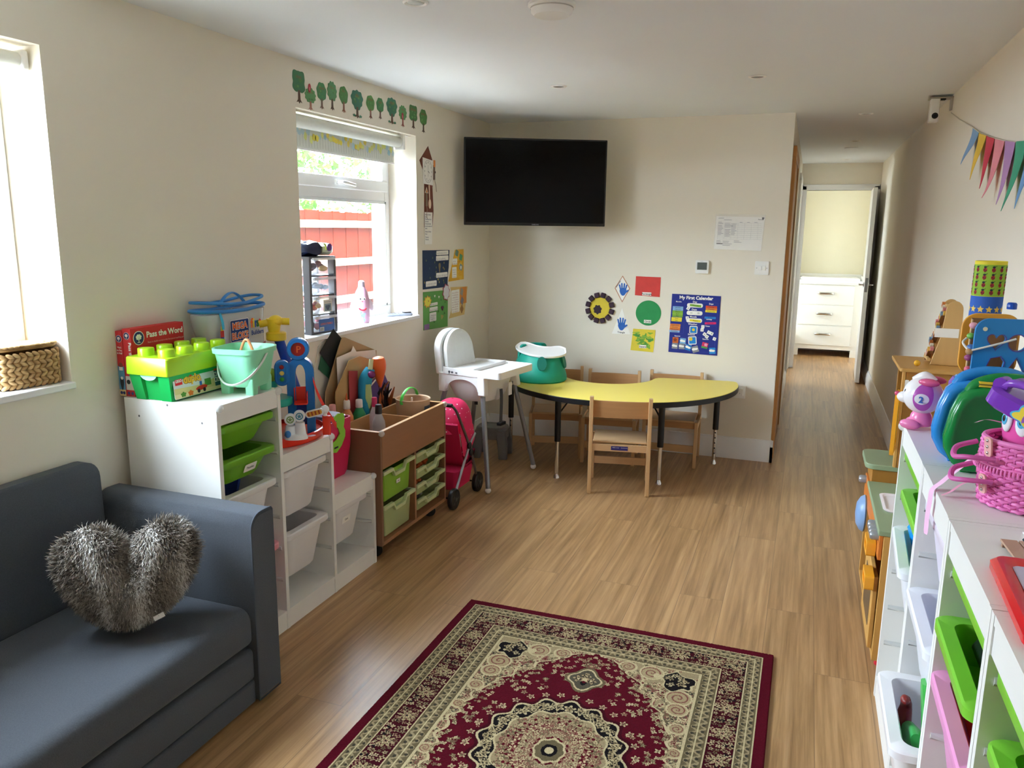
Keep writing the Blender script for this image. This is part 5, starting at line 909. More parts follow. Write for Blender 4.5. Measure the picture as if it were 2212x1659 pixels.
def tray(label, x0, zr, h, w, deep_col=None, lab_=None):
    o = thing('storage_tray', label, 'tray', mx=RM @ T(x0+w/2, .004, zr), group='trays in the paint trolley'); c = deep_col or TG
    m = MB(); R = lambda ix, iy, z: [(x, y, z) for x, y in rrect(-w/2+ix, iy, w/2-ix, .35-iy*.5, .012, 4)]
    m.loft([R(.032, .012, -h), R(.030, .010, -h+.004), R(.02, .006, -.012), R(.022, .008, -.012), R(.032, .013, -h+.004)], c); m.obj('tray_body', o)
    m = MB(); a = w/2; d = min(.03, h*.42); top = [(-a, 0), (-a*.42, 0), (-a*.30, -d), (a*.30, -d), (a*.42, 0), (a, 0)]; bot = [(x, z-.017) for x, z in top[::-1]]
    m.xf = T(0, .006, 0) @ RX(PI/2); m.prism(top+bot, 0, .016, TGR); m.xf = Matrix.Identity(4)
    for s in (-1, 1): m.box((s*a-(.014 if s > 0 else 0), .006, -.012), (s*a+(.014 if s < 0 else 0), .345, 0), TGR)
    m.obj('rim', o, bevel=.002)
    if lab_:
        m = MB(); m.xf = T(lab_[1], .0035+.0, -h*.55) @ RX(PI/2); m.prism(rect(-.018, -.009, .018, .009), .0, .0012, PAPERW); m.text(lab_[0], .009, 0, -.003, .0015, INK, 'CENTER', .02); m.obj('name_label', o)
    return o
tray('deep clear tray of lime green things, upper left of the trolley', .0195, .425, .152, .308, mat('#8fc33f', .25, var=.1, scale=12, alpha=.8), ('dolls', .0))
tray('deep clear green tray, lower left of the trolley', .0195, .258, .155, .308)
for k, (lb, tx) in enumerate((('topmost shallow tray on the right of the trolley', 'tape'), ('second shallow tray down on the right of the trolley', None), ('third shallow tray down on the right of the trolley', 'glue'), ('lowest shallow tray on the right of the trolley', 'pens'))):
    tray(lb, .3465, .424-.081*k, .062, .322, None, (tx, -.02) if tx else None)
def loose(name, label, cat, mx, build, group=None):
    m = MB(); build(m); o = m.obj(name); o.matrix_world = mx; return tag(o, label, cat, group)
TRW = lambda x, y, z: RM @ T(x, y, z)
for k, (x, z, c, l) in enumerate(((.53, .303, '#d8622c', 'orange craft pieces showing over the second shallow tray'), (.50, .222, '#d06a34', 'orange craft pieces showing over the third shallow tray'), (.47, .14, '#8a9088', 'grey craft pieces showing over the lowest shallow tray'), (.5, .384, '#6a3a34', 'dark red pieces showing over the topmost shallow tray'))):
    o = loose('craft_pieces', l, 'craft pieces', TRW(x, .09, z), lambda m: [m.sph((random.uniform(-.06, .06), random.uniform(-.03, .07), random.uniform(0, .024)), (random.uniform(.012, .024), .012, .010), mat(random.choice((c, '#5a3a2c', c)), .6), 8, 6) for _ in range(16)]); o['kind'] = 'stuff'
# in the trolley top
def bottle(label, x, y, col, cap, h=.2, r=.03, alpha=1, coll=None):
    t = thing('paint_bottle', label, 'bottle', mx=TRW(x, y, .4515), group='paint bottles in the trolley'); q = mat(col, .3, var=.03, alpha=alpha)
    m = MB(); m.lathe([(r*.9, 0), (r, .006), (r, h*.58), (r*.95, h*.66), (r*.5, h*.8), (r*.45, h*.82)], (0, 0, 0), q); m.obj('bottle_body', t)
    m = MB(); m.lathe([(r*.52, h*.82), (r*.54, h*.83), (r*.5, h*.985), (r*.42, h)], (0, 0, 0), plastic(cap, .35)); c = m.obj('cap', t)
    if coll: m = MB(); m.lathe([(.001, h), (r*.22, h), (.001, h+.035)], (0, 0, 0), plastic(coll, .4)); m.obj('nozzle', c)
    return t
bottle('green paint bottle with a white cap at the front corner of the trolley', .342, .312, '#2a8a58', '#e9e7e2', .222, .034)
bottle('orange paint bottle with a white cap, left of the green bottle', .25, .325, '#e08a5a', '#efe6da', .235, .032, 1, '#d8602a')
bottle('purple paint bottle with a cream cap at the left of the trolley', .055, .322, '#5a4a80', '#e2ddcf', .245, .032)
bottle('grey paint bottle with a pink cap beside the purple bottle', .14, .335, '#8f96a2', '#e2a09a', .235, .032)
g = bottle('clear glue bottle with a black cap near the trolley front', .196, .118, '#b9b8bc', '#141416', .243, .031, .85)
m = MB(); m.lathe([(.0313, .06), (.0314, .115)], (0, 0, 0), PAPERW, cap=False); m.obj('bottle_label', g)
o = bottle('small bottle with a raspberry cap behind the clear glue bottle', .30, .2, '#c8b8bc', '#c02a5a', .25, .026)
loose('plastic_tub_lid', 'clear plastic lid lying in the front left of the trolley top', 'lid', TRW(.09, .085, .535) @ RX(.5) @ RY(.3), lambda m: m.loft([[(x, y, z) for x, y in rrect(-.05, -.035, .05, .035, .01)] for z in (0, .004)], mat('#e6dede', .2, alpha=.75)))
loose('red_card_scrap', 'white box standing under the clear lid in the trolley', 'box', TRW(.09, .085, .4515), lambda m: m.box((-.045, -.03, 0), (.045, .03, .055), PAPERW)).name = 'small_box'
t = thing('papier_mache_pot', 'brown card pot with a dark label and a green loop handle in the trolley', 'pot', mx=TRW(.565, .128, .4515))
PB = mat('#c1a183', .8, var=.1, scale=20); m = MB(); m.lathe([(.072, 0), (.075, .006), (.088, .188), (.092, .2), (.089, .203), (.084, .198), (.074, .02)], (0, 0, 0), PB, 34); m.obj('pot_body', t)
m = MB()
for k in range(8):
    a0, a1 = -1.95+.1*k, -1.95+.1*(k+1); rr = lambda z: .0755+.0127*z/.18+.0006
    m.add([(rr(z)*math.cos(a), rr(z)*math.sin(a), z) for a, z in ((a0, .14), (a1, .14), (a1, .17), (a0, .17))], [(0, 1, 2, 3)], P('#4a5866'))
m.obj('pot_label', t)
m = MB(); m.tube([(.088*math.cos(a), .02, .19+.062*math.sin(a)) for a in np.linspace(-.15, PI+.15, 22)], .009, plastic('#4fc24a', .35), 8, flat=.35); m.obj('loop_handle', t)
loose('craft_brush', 'white and pink craft brush resting in the card pot', 'brush', TRW(.565, .128, .4515), lambda m: (m.tube([(.03, .02, .06), (-.05, -.02, .2), (-.095, -.045, .222)], [.004, .005, .004], plastic('#f0ece8', .4), 8), m.sph((.005, .01, .16), (.02, .012, .01), plastic('#e2478a', .4), 10, 8)))
# sheets standing up at the back of the trolley against the wall; outlines in (along the wall, height)
def leaf(name, label, x, pts, hx, th=.0015, cat='card', mtl=None, rows=None, lean=0.0):
    m = MB(); m.xf = Matrix.Translation((x, 0, 0)) @ LEFT; m.prism(pts, 0, th, mtl or paper(hx)); o = m.obj(name); return tag(o, label, cat, 'card and paper standing in the trolley')
leaf('card_sheet', 'black card sheet leaning at the left of the upright paper pile', -2.165, [(3.327, 1.023), (3.405, .962), (3.32, .60), (3.32, .149), (3.20, .149), (3.20, .60), (3.295, .83), (3.205, .92)], '#1b1b1d')
leaf('card_sheet', 'dark green card sheet tucked behind the black card', -2.170, [(3.224, .904), (3.33, .83), (3.33, .149), (3.25, .149), (3.281, .783), (3.197, .843)], '#1f5a3c')
leaf('plastic_sheet', 'clear plastic sleeve behind the black card', -2.1745, [(3.333, 1.01), (3.206, .95), (3.146, .80), (3.20, .149), (3.33, .149)], '#e8e6dc', mtl=mat('#eeeadf', .2, alpha=.35), cat='plastic sleeve')
leaf('cardboard_sheet', 'tall brown cardboard sheet in the upright paper pile', -2.145, [(3.37, .976), (3.392, .974), (3.70, .865), (3.66, .002), (3.26, .002), (3.205, .69), (3.21, .73), (3.335, .93)], '#a98a62', .004)
leaf('paper_sheet', 'large white paper sheet in front of the tall cardboard', -2.125, [(3.285, .888), (3.42, .9), (3.44, .925), (3.47, .892), (3.659, .876), (3.673, .80), (3.66, .002), (3.32, .002)], '#e3dbd4', cat='paper')
leaf('paper_sheet', 'grey printed page behind the toucan', -2.1035, [(3.54, .85), (3.675, .832), (3.68, .78), (3.67, .453), (3.54, .453)], '#c9cad0', cat='paper')
cb = leaf('cardboard_sheet', 'bowed brown card with a notched top in front of the white paper', -2.1015, [(3.355, .865), (3.46, .872), (3.675, .805), (3.68, .76), (3.67, .452), (3.26, .452), (3.225, .70), (3.23, .73)], '#b8935f', .004)
leaf('photo_print', 'red-edged photo print standing in front of the brown card', -2.088, [(3.333, .818), (3.415, .805), (3.40, .452), (3.33, .452)], '#a83a3c', cat='photo')
leaf('photo_print', 'pale photo print in front of the red-edged print', -2.084, [(3.338, .808), (3.41, .797), (3.40, .74), (3.335, .75)], '#b9b9b4', cat='photo') if 0 else None
t = leaf('purple_card', 'purple card with a white stripe and pink marks tilted behind the pot', -2.05, [(3.60, .785), (3.665, .69), (3.60, .66), (3.60, .453), (3.50, .453), (3.48, .655), (3.41, .71)], '#5a4380')
m = MB(); m.xf = Matrix.Translation((-2.05, 0, 0)) @ LEFT; m.poly([(3.44, .70), (3.585, .763), (3.58, .772), (3.435, .71)], .0018, PAPERW)
for y, z in ((3.6, .73), (3.63, .69), (3.585, .70)): m.poly(blob(y, z, .006, .008, 3, .3), .0019, P('#c03a6a'))
m.obj('card_marks', t)
t = thing('toucan_model', 'painted paper toucan with an orange cup beak in the trolley', 'craft model', mx=Matrix.Translation((-2.058, 3.428, .4515)))
m = MB(); m.tube([(.0, -.015, .0), (.002, -.012, .17), (.006, 0, .3), (.02, .03, .36)], [.022, .03, .034, .026], mat('#1f93b8', .6, var=.2, scale=14, bump=.3, bscale=30), 14); bd = m.obj('paper_body', t)
m = MB(); m.tube([(.026, -.012, .165), (.03, -.018, .22), (.034, -.02, .29)], [.01, .022, .014], mat('#b9cf8a', .6, var=.2, scale=14, bump=.3), 10, flat=.5); m.obj('paper_wing', t)
m = MB(); m.xf = T(.05, .058, .405) @ RX(.1); OB = plastic('#e8642c', .35); m.lathe([(.005, -.115), (.018, -.08), (.036, -.02), (.038, 0), (.036, .025), (.028, .04), (.012, .046)], (0, 0, -.03), OB, 20); m.obj('cup_beak', t)
m = MB(); m.sph((.035, .01, .335), (.022, .024, .02), mat('#7a2a6a', .25, .3, var=.3, scale=50)); m.obj('foil_collar', t)
m = MB(); m.tube([(.03, .01, .36), (.03, .025, .41)], .012, mat('#d9e0b0', .5), 8); m.obj('head_roll', t)
loose('feather_bundle', 'dark and rust feathers lying among the papers behind the bottles', 'feathers', TRW(.585, .315, .4515), lambda m: [m.tube([(random.uniform(-.06, .05), random.uniform(-.01, .01), .012), (random.uniform(-.06, .06), random.uniform(-.012, .012), random.uniform(.1, .2)), (random.uniform(-.07, .09), random.uniform(-.03, .03), random.uniform(.2, .27))], [.006, random.uniform(.01, .018), .003], mat(random.choice(('#1a1216', '#7a3a1c', '#a8562a', '#201418', '#4a1d18')), .8, var=.3), 6, flat=.3) for _ in range(26)])['kind'] = 'stuff'
# ---------------------------------------------------------------- dolls' pushchair
t = thing('dolls_pushchair', 'pink polka-dot dolls pushchair tucked behind the trolley', 'pushchair', (-1.83, 3.95, 0))
dm = bpy.data.materials.new('pink_polka_dot'); dm.use_nodes = True; nt = dm.node_tree; bs = nt.nodes['Principled BSDF']; tc = nt.nodes.new('ShaderNodeTexCoord')
vo = nt.nodes.new('ShaderNodeTexVoronoi'); vo.inputs['Scale'].default_value = 42; vo.inputs['Randomness'].default_value = .25; mp = nt.nodes.new('ShaderNodeMath'); mp.operation = 'LESS_THAN'; mp.inputs[1].default_value = .16
mx = nt.nodes.new('ShaderNodeMix'); mx.data_type = 'RGBA'; mx.inputs[6].default_value = lin('#d41f58'); mx.inputs[7].default_value = lin('#f6dfe6'); L = nt.links
L.new(tc.outputs['Object'], vo.inputs['Vector']); L.new(vo.outputs['Distance'], mp.inputs[0]); L.new(mp.outputs[0], mx.inputs[0]); L.new(mx.outputs[2], bs.inputs['Base Color']); bs.inputs['Roughness'].default_value = .75
m = MB(); m.loft([[(.118*math.cos(b)*r, .03+.125*math.sin(b)*r+.02*math.sin(a), .395+.175*math.sin(a)) for b in np.linspace(0, 2*PI, 36, endpoint=False)] for a, r in [(q, math.cos(q)**.75) for q in np.linspace(0, PI/2*.985, 12)]]+[[(.11*math.cos(b)*r, .03+.117*math.sin(b)*r+.02*math.sin(a), .395+.165*math.sin(a)) for b in np.linspace(0, 2*PI, 36, endpoint=False)] for a, r in [(q, math.cos(q)**.75) for q in np.linspace(PI/2*.985, 0, 12)]], dm, cap=False); m.obj('hood', t)
FBR = mat('#c2184e', .8, var=.1); m = MB(); m.loft([[(x, y, z+d) for y, z in ((-.09, .46), (-.03, .25), (.02, .2), (.12, .21), (.15, .26)) for d in ((0,))]+[(x, y-.006, z-.008) for y, z in ((.15, .26), (.12, .21), (.02, .2), (-.03, .25), (-.09, .46))] for x in np.linspace(-.095, .095, 5)], FBR); m.obj('seat_sling', t)
for s in (-1, 1):
    m = MB(); m.add([(s*.1, -.09, .48), (s*.1, .10, .42), (s*.1, .13, .33), (s*.1, .02, .23), (s*.1, -.04, .27)], [(0, 1, 2, 3, 4)], dm); m.add([(s*.103, -.09, .48), (s*.103, .10, .42), (s*.103, .13, .33), (s*.103, .02, .23), (s*.103, -.04, .27)], [(4, 3, 2, 1, 0)], dm); m.obj('side_panel', t)
    m = MB(); m.tube([(s*.108, .155, .065), (s*.108, .06, .27), (s*.108, -.12, .52), (s*.105, -.19, .585)], .0075, mat('#77797e', .35, .7), 10); m.tube([(s*.108, -.176, .065), (s*.108, .03, .30), (s*.108, .12, .36)], .0075, SILVER, 10); m.obj('frame_tube', t)
    m = MB(); m.sph((s*.112, .03, .31), (.012, .022, .022), BLACK); m.sph((s*.112, .055, .265), (.012, .02, .024), BLACK); m.obj('folding_joint', t)
    for y in (.156, -.178):
        m = MB(); m.xf = T(s*.108, y, .06) @ RY(PI/2); m.loft([[(x, yy, z) for x, yy in circ(0, 0, r, n=30)] for r, z in ((.04, -.013), (.054, -.014), (.059, -.008), (.059, .008), (.054, .014), (.04, .013))], BLACK)
        w = m.obj('wheel', t); m = MB(); m.xf = T(s*.108, y, .06) @ RY(PI/2)
        for k in range(5): m.xf = T(s*.108, y, .06) @ RY(PI/2) @ RZ(2*PI*k/5); m.box((-.005, 0, .0132), (.005, .04, .0155), mat('#3a3c40', .5)); 
        m.xf = T(s*.108, y, .06) @ RY(PI/2); m.prism(circ(0, 0, .01), .0132, .018, mat('#55585c', .5)); m.obj('hub', w)
m = MB(); m.tube([(-.105, -.19, .585), (0, -.197, .59), (.105, -.19, .585)], .011, BLACK, 10); m.obj('handlebar', t)
m = MB(); m.cyl((-.1, .156, .06), (.1, .156, .06), .005, BLACK, n=8); m.cyl((-.1, -.178, .06), (.1, -.178, .06), .005, BLACK, n=8); m.cyl((-.1, .1, .185), (.1, .1, .185), .006, BLACK, n=8); m.obj('axle', t)
m = MB(); m.loft([[(x, y, z) for x, y in rrect(-.085, -.1, .085, .12, .03)] for z in (.08, .09)]+[[(x, y, z) for x, y in rrect(-.1, -.12, .1, .13, .03)] for z in (.19,)]+[[(x, y, z) for x, y in rrect(-.095, -.115, .095, .125, .03)] for z in (.19, )], FBR); m.obj('shopping_basket', t)
# ---------------------------------------------------------------- ceiling fittings
def downlight(label, x, y, r=.042):
    t = thing('downlight', label, 'ceiling light', (x, y, CZ-.0005), 0, 'recessed ceiling downlights')
    m = MB(); m.lathe([(r, 0), (r, -.003), (r*.86, -.006), (r*.72, -.003), (r*.72, 0)], (0, 0, 0), WHITE, 30); m.obj('trim_ring', t)
    m = MB(); m.lathe([(r*.71, -.0005), (r*.68, -.0025), (.002, -.002)], (0, 0, 0), mat('#85827e', .2, .3), 24); m.obj('lamp_face', t)
for l, x, y in (('round downlight at the top edge of the picture, left of the ceiling dome', -1.265, 2.483), ('round downlight in the ceiling in front of the television', -1.277, 4.106), ('round downlight in the ceiling left of the corridor mouth', -.299, 4.119), ('round downlight at the mouth of the corridor', .257, 5.557), ('round downlight in the middle of the corridor ceiling', .27, 7.167), ('round downlight at the far end of the corridor ceiling', .27, 8.956)): downlight(l, x, y)
t = thing('smoke_alarm', 'white domed ceiling smoke alarm at the top edge of the picture', 'smoke alarm', (-.85, 2.64, CZ-.0005))
m = MB(); m.lathe([(.078, 0), (.078, -.008), (.07, -.012), (.068, -.026), (.058, -.036), (.02, -.04)], (0, 0, 0), WHITE, 34); m.obj('alarm_body', t)
m = MB(); m.lathe([(.0705, -.0125), (.0705, -.0165)], (0, 0, 0), plastic('#b9b7b3', .5), 34, cap=False); m.obj('vent_ring', t)
t = thing('vent_cover', 'flat round vent cover on the corridor ceiling', 'vent', (.265, 7.75, CZ-.0005)); m = MB(); m.lathe([(.055, 0), (.053, -.004), (.03, -.005)], (0, 0, 0), CEIL, 28); m.obj('cover_disc', t)
# security camera and bunting on the right wall
t = thing('security_camera', 'white box security camera hung in the corner of ceiling and right wall', 'camera', (.562, 4.955, 2.10))
m = MB(); m.prism(rrect(-.0225, -.035, .0225, .035, .008), 0, .118, WHITE); m.obj('camera_body', t, bevel=.003)
m = MB(); m.xf = T(.003, -.0355, .03) @ RX(PI/2); m.prism(circ(0, 0, .0155), 0, .004, BLACK); m.prism(circ(0, 0, .008), .004, .005, mat('#202630', .05)); m.obj('lens', t)
m = MB(); m.box((-.03, -.04, .1185), (.0835, .045, .124), mat('#b7b2aa', .35, .3)); m.box((.074, -.025, .06), (.0835, .025, .1185), mat('#b7b2aa', .35, .3)); m.box((.02, -.02, .112), (.05, .02, .1186), BLACK); m.obj('bracket', t, bevel=.002)
t = thing('bunting', 'pastel fabric pennant bunting strung along the right wall from the camera', 'bunting', (.642, 3.9, 1.96))
S_ = [(4.9, 2.14), (4.6, 2.07), (4.19, 1.985), (4.02, 1.945), (3.84, 1.913), (3.66, 1.883), (3.47, 1.855), (3.29, 1.833), (3.12, 1.82), (2.95, 1.812), (2.78, 1.808), (2.6, 1.81)]
m = MB(); m.tube([(-.0035, y-3.9, z-1.96) for y, z in S_], .0025, paper('#cfc8b8'), 6); m.obj('string', t)
for i, (c, L_, dx) in enumerate((('#7fa2c8', .15, .045), ('#e3bb46', .19, .04), ('#c2364a', .205, .03), ('#e08a94', .22, .045), ('#b48abc', .225, .02), ('#3f9a78', .235, .03), ('#6f9ac8', .22, .03), ('#e3bb46', .22, .03))):
    ya, za = S_[2+i]; yb, zb = S_[3+i]; m = MB(); ring = []
    for k in np.linspace(0, .985, 9):
        w = (1-k); yc = (ya+yb)/2; zc = (za+zb)/2-L_*k; o_ = dx*k**1.6*(1+.3*math.sin(3*k+i)); half = abs(ya-yb)/2*.94*w
        ring.append([(-.003-o_, yc+half-3.9-.02*k, zc+(za-zb)/2*w-1.96), (-.003-o_-.012*w*math.sin(5*k+i)**2, yc-3.9-.02*k, zc-1.96), (-.003-o_, yc-half-3.9-.02*k, zc-(za-zb)/2*w-1.96), (-.0045-o_, yc-half-3.9-.02*k, zc-(za-zb)/2*w-1.96), (-.0045-o_-.012*w*math.sin(5*k+i)**2, yc-3.9-.02*k, zc-1.96), (-.0045-o_, yc+half-3.9-.02*k, zc+(za-zb)/2*w-1.96)])
    m.loft(ring, mat(c, .85, var=.05)); m.obj('pennant', t)
# ---------------------------------------------------------------- changing room chest
t = thing('changing_chest', 'white three-drawer changing chest seen through the far doorway', 'chest of drawers', (.25, 10.72, 0))
WD = plastic('#eef0f0', .4); m = MB(); m.box((-.37, -.26, .085), (.37, .26, .885), WD)
for x in (-.37, .30): m.box((x, -.262, 0), (x+.07, -.19, .0855), WD); m.box((x, .19, 0), (x+.07, .26, .0855), WD)
m.obj('carcass', t, bevel=.002)
for z0, z1 in ((.14, .375), (.39, .625), (.64, .875)):
    m = MB(); m.box((-.35, -.272, z0), (.29, -.2605, z1), WD); d = m.obj('drawer_front', t, bevel=.002)
    m = MB(); zc = (z0+z1)/2+.02; m.tube([(-.12, -.272, zc), (-.11, -.298, zc), (-.03, -.304, zc), (.05, -.298, zc), (.06, -.272, zc)], .008, CHROME, 10, flat=1.6); m.obj('drawer_handle', d)
m = MB(); m.box((-.385, -.285, .8855), (.385, .265, .905), WD); m.box((-.385, -.285, .905), (.385, -.272, .935), WD); m.box((-.385, .25, .905), (.385, .265, .99), WD); m.box((-.385, -.272, .905), (-.372, .25, .98), WD); m.box((.372, -.272, .905), (.385, .25, .98), WD); m.obj('changing_tray', t, bevel=.004)
t = thing('changing_mat', 'white padded changing mat in the tray of the chest', 'changing mat', (.25, 10.71, .9058)); m = MB()
m.loft([[(x, y, z) for x, y in rrect(-a, -b, a, b, .05)] for a, b, z in ((.33, .22, 0), (.345, .235, .015), (.345, .235, .045), (.32, .21, .06), (.24, .13, .035))], mat('#e6e8ec', .35, var=.03)); m.obj('padding', t)
# ---------------------------------------------------------------- white storage frames along the right wall
UX, UH = .315, .935
RLEV = (.858, .733, .608, .483, .358, .233)
units = (('A', 2.694, 2.216, 'white storage frame farthest along the right wall, beside the play kitchen'), ('B', 2.213, 1.791, 'white storage frame under the pink wicker basket, second from the kitchen'), ('C', 1.788, 1.364, 'white storage frame with green and pink bins, third from the kitchen'), ('D', 1.361, .93, 'white storage frame nearest the viewer under the red drawing board'))
UM = {}
for k, y1, y0, l in units:
    UM[k] = (T(UX, y1, 0) @ RZ(-PI/2), y1-y0); t = thing('storage_unit', l, 'shelf unit', mx=UM[k][0], group='white storage frames on the right'); frame_cols(t, [(0, y1-y0, UH)], .30, WHITEM, RLEV)
    if k == 'A': guard(t, .012, UH-.008)
def rbin(k, z, label, col, h=.095, out=0.0, skew=0.0, tagtxt=None):
    M, w = UM[k]; return storage_bin(label, col, M @ T((w)/2, .008-out, z) @ RZ(skew), w-.05-(.03 if skew else 0), .275, h, 0, tagtxt, 'bins in the right hand storage frames')
G3 = '#7cc63a'
rbin('A', .858, 'topmost green bin of the frame beside the play kitchen', G3)
rbin('A', .733, 'second green bin of the frame beside the play kitchen', G3)
rbin('A', .615, 'white bin pulled askew with blue bricks in the frame beside the play kitchen', '#e6e8ee', .2, .022, -.05)
rbin('B', .858, 'deep lilac white bin at the top of the second frame from the kitchen', '#e6dff0', .2)
rbin('B', .612, 'deep white bin in the middle of the second frame from the kitchen', '#e9ebf2', .2, .02)
rbin('B', .362, 'white bin of green toys pulled right out at the bottom of its frame', '#eceaec', .2, .065)
rbin('C', .858, 'topmost green bin of the third frame from the kitchen', G3)
rbin('C', .736, 'green bin holding black toys in the third frame from the kitchen', G3, .095, .02)
rbin('C', .612, 'pink bin holding red toys in the third frame from the kitchen', '#ee9ad0', .2, .015)
rbin('D', .858, 'topmost green bin of the frame nearest the viewer', G3)
rbin('D', .733, 'second green bin of the frame nearest the viewer', G3)
BB = plastic('#1a8fd6', .25)
def chunk(m):
    m.loft([[(x, y, z) for x, y in rrect(-a, -a*.9, a, a*.9, a*.35, 3)] for a, z in ((.030, -.048), (.037, -.04), (.037, .04), (.030, .048))], BB)
loose('toy_block', 'bright blue chunky brick standing out of the white bin beside the kitchen', 'toy block', UM['A'][0] @ T(.145, .078, .615) @ RX(.3) @ RZ(.4), chunk)
loose('toy_block', 'second bright blue chunky brick lying in front of the other in the white bin', 'toy block', UM['A'][0] @ T(.245, .085, .59) @ RY(1.2) @ RZ(.3), chunk)
BM = UM['B'][0]
loose('toy_tube', 'long green plastic toy standing up in the pulled out white bin', 'toy', BM @ T(.30, .03, .39) @ RX(.1) @ RY(-.1), lambda m: m.loft([[(x, y, z) for x, y in rrect(-.03*k, -.012, .03*k, .012, .01, 3)] for k, z in ((.8, -.1), (1, -.06), (1, .08), (.7, .1))], plastic('#3fae4a', .3)))
loose('toy_tube', 'second green plastic toy lying forward in the pulled out white bin', 'toy', BM @ T(.24, .01, .315) @ RY(1.15), lambda m: m.loft([[(x, y, z) for x, y in rrect(-.026*k, -.014, .026*k, .014, .012, 3)] for k, z in ((.6, -.09), (1, -.05), (1, .05), (.6, .085))], plastic('#2f9a4a', .3)))
loose('toy_ball', 'blue ball at the back of the pulled out white bin', 'ball', BM @ T(.235, .085, .335), lambda m: m.sph((0, 0, 0), .04, plastic('#3a5ac0', .3), 20, 14))
loose('toy_dinosaur', 'dark red bumpy toy figure in the corner of the pulled out white bin', 'toy figure', BM @ T(.145, .0, .235), lambda m: (m.tube([(0, 0, 0), (0.004, .0, .05), (-.002, .005, .1), (.012, .0, .125)], [.02, .022, .014, .012], mat('#7a1f1c', .4, var=.4, scale=30), 10), m.sph((.02, -.002, .128), (.018, .011, .011), mat('#7a1f1c', .4, var=.4, scale=30), 10, 8)))
loose('black_toy', 'black plastic toys lying in the green bin of the third frame', 'toy', UM['C'][0] @ T(.215, .10, .718), lambda m: m.loft([[(x, y, z) for x, y in rrect(-a, -b, a, b, .02, 3)] for a, b, z in ((.10, .045, -.02), (.115, .055, 0), (.10, .045, .03), (.06, .02, .04))], mat('#101014', .3, var=.2, bump=.4, bscale=30)))
loose('red_toy', 'red plastic toys lying in the pink bin of the third frame', 'toy', UM['C'][0] @ T(.225, .095, .575), lambda m: m.loft([[(x, y, z) for x, y in rrect(-a, -b, a, b, .02, 3)] for a, b, z in ((.09, .045, -.02), (.10, .052, 0), (.09, .045, .06), (.06, .02, .08))], mat('#b0201c', .35, var=.25, bump=.4, bscale=30)))
# ---------------------------------------------------------------- wooden play kitchen beyond them
t = thing('play_kitchen', 'wooden play kitchen with green worktop and orange handles beyond the storage frames', 'play kitchen', (.47, 3.22, 0)); KT = lambda: MB()
KW = wood('#cb9a52', 2, .1, .45, 20, 1.5); KD = wood('#a8742f', 2, .1, .45, 20, 1.5); KG = plastic('#8f9f7d', .45); KO = plastic('#f2a92e', .3); KS = mat('#b9bec6', .3, .7)
def kb(name, a, b, m_, par=t, bev=.002): m = MB(); m.xf = T(-.47, -3.22, 0); m.box(a, b, m_); return m.obj(name, par, bevel=bev)
kb('side_panel', (.315, 2.86, .03), (.62, 2.875, .495), KW); kb('side_panel', (.315, 3.645, .03), (.62, 3.66, .495), KW); kb('base_board', (.315, 2.8755, .03), (.62, 3.6445, .045), KW); kb('back_panel', (.605, 2.8755, .0455), (.62, 3.6445, .495), KD)
kb('centre_panel', (.317, 3.26, .0455), (.6045, 3.275, .495), KD); kb('inner_shelf', (.33, 3.2755, .22), (.6045, 3.6445, .232), KW)
for y in (2.90, 3.62): 
    m = MB(); m.xf = T(-.47, -3.22, 0)
    for x in (.345, .58): m.cyl((x, y, 0), (x, y, .0295), .016, plastic('#c8283a', .35))
    m.obj('foot', t)
d = kb('oven_door', (.300, 2.89, .06), (.3145, 3.255, .33), KW); 
m = MB(); m.xf = T(.2994, 3.07, .19) @ RIGHT.to_3x3().to_4x4(); m.xf = T(-.47, -3.22, 0) @ m.xf; m.poly(rrect(-.12, -.08, .12, .09, .02), 0, mat('#4a4438', .15)); m.obj('oven_window', d)
kb('control_panel', (.302, 2.8755, .40), (.3145, 3.6445, .494), wood('#c8742c', 1, .1)); 
m = MB(); m.xf = T(-.47, -3.22, 0); m.prism([(.295, 2.855), (.625, 2.855), (.625, 3.45), (.295, 3.45)], .4955, .515, KG); ct = m.obj('worktop', t, bevel=.004)
m = MB(); m.xf = T(.40, 3.17, .5152) @ T(-.47, -3.22, 0); m.loft([[(x, y, z) for x, y in rrect(-a, -b, a, b, .03)] for a, b, z in ((.07, .11, 0), (.075, .115, .006), (.065, .105, .007), (.06, .10, .001))], plastic('#efe6ea', .3)); m.obj('sink_bowl', ct)
kb('hob_block', (.31, 3.455, .4955), (.60, 3.66, .565), KD)
m = MB(); m.xf = T(-.47, -3.22, 0); m.prism(rrect(.282, 3.44, .62, 3.70, .04), .5655, .588, KG); m.obj('hob_top', t, bevel=.004)
kb('tower_side', (.385, 3.42, .588), (.40, 3.72, .985), KW) if 0 else None
kb('tower_side', (.392, 3.425, .5885), (.625, 3.44, .985), KD); kb('tower_side', (.392, 3.70, .5885), (.625, 3.715, .985), KD); kb('tower_back', (.612, 3.4405, .5885), (.625, 3.6995, .985), KD); kb('tower_edge', (.380, 3.423, .5885), (.3915, 3.447, .985), KW)
m = MB(); m.xf = T(-.47, -3.22, 0); m.prism(rrect(.365, 3.39, .640, 3.745, .012), .9855, 1.0, wood('#bd8e4c', 1, .1)); m.obj('tower_top', t, bevel=.003)
m = MB(); m.xf = T(.378, 3.44, .70) @ T(-.47, -3.22, 0) @ RZ(math.radians(261)); m.xf = m.xf @ RX(PI/2); m.holed(rrect(0, -.03, .16, .21, .02), [rrect(.03, .0, .13, .18, .02)], -.007, .007, KO); dr = m.obj('cupboard_door', t)
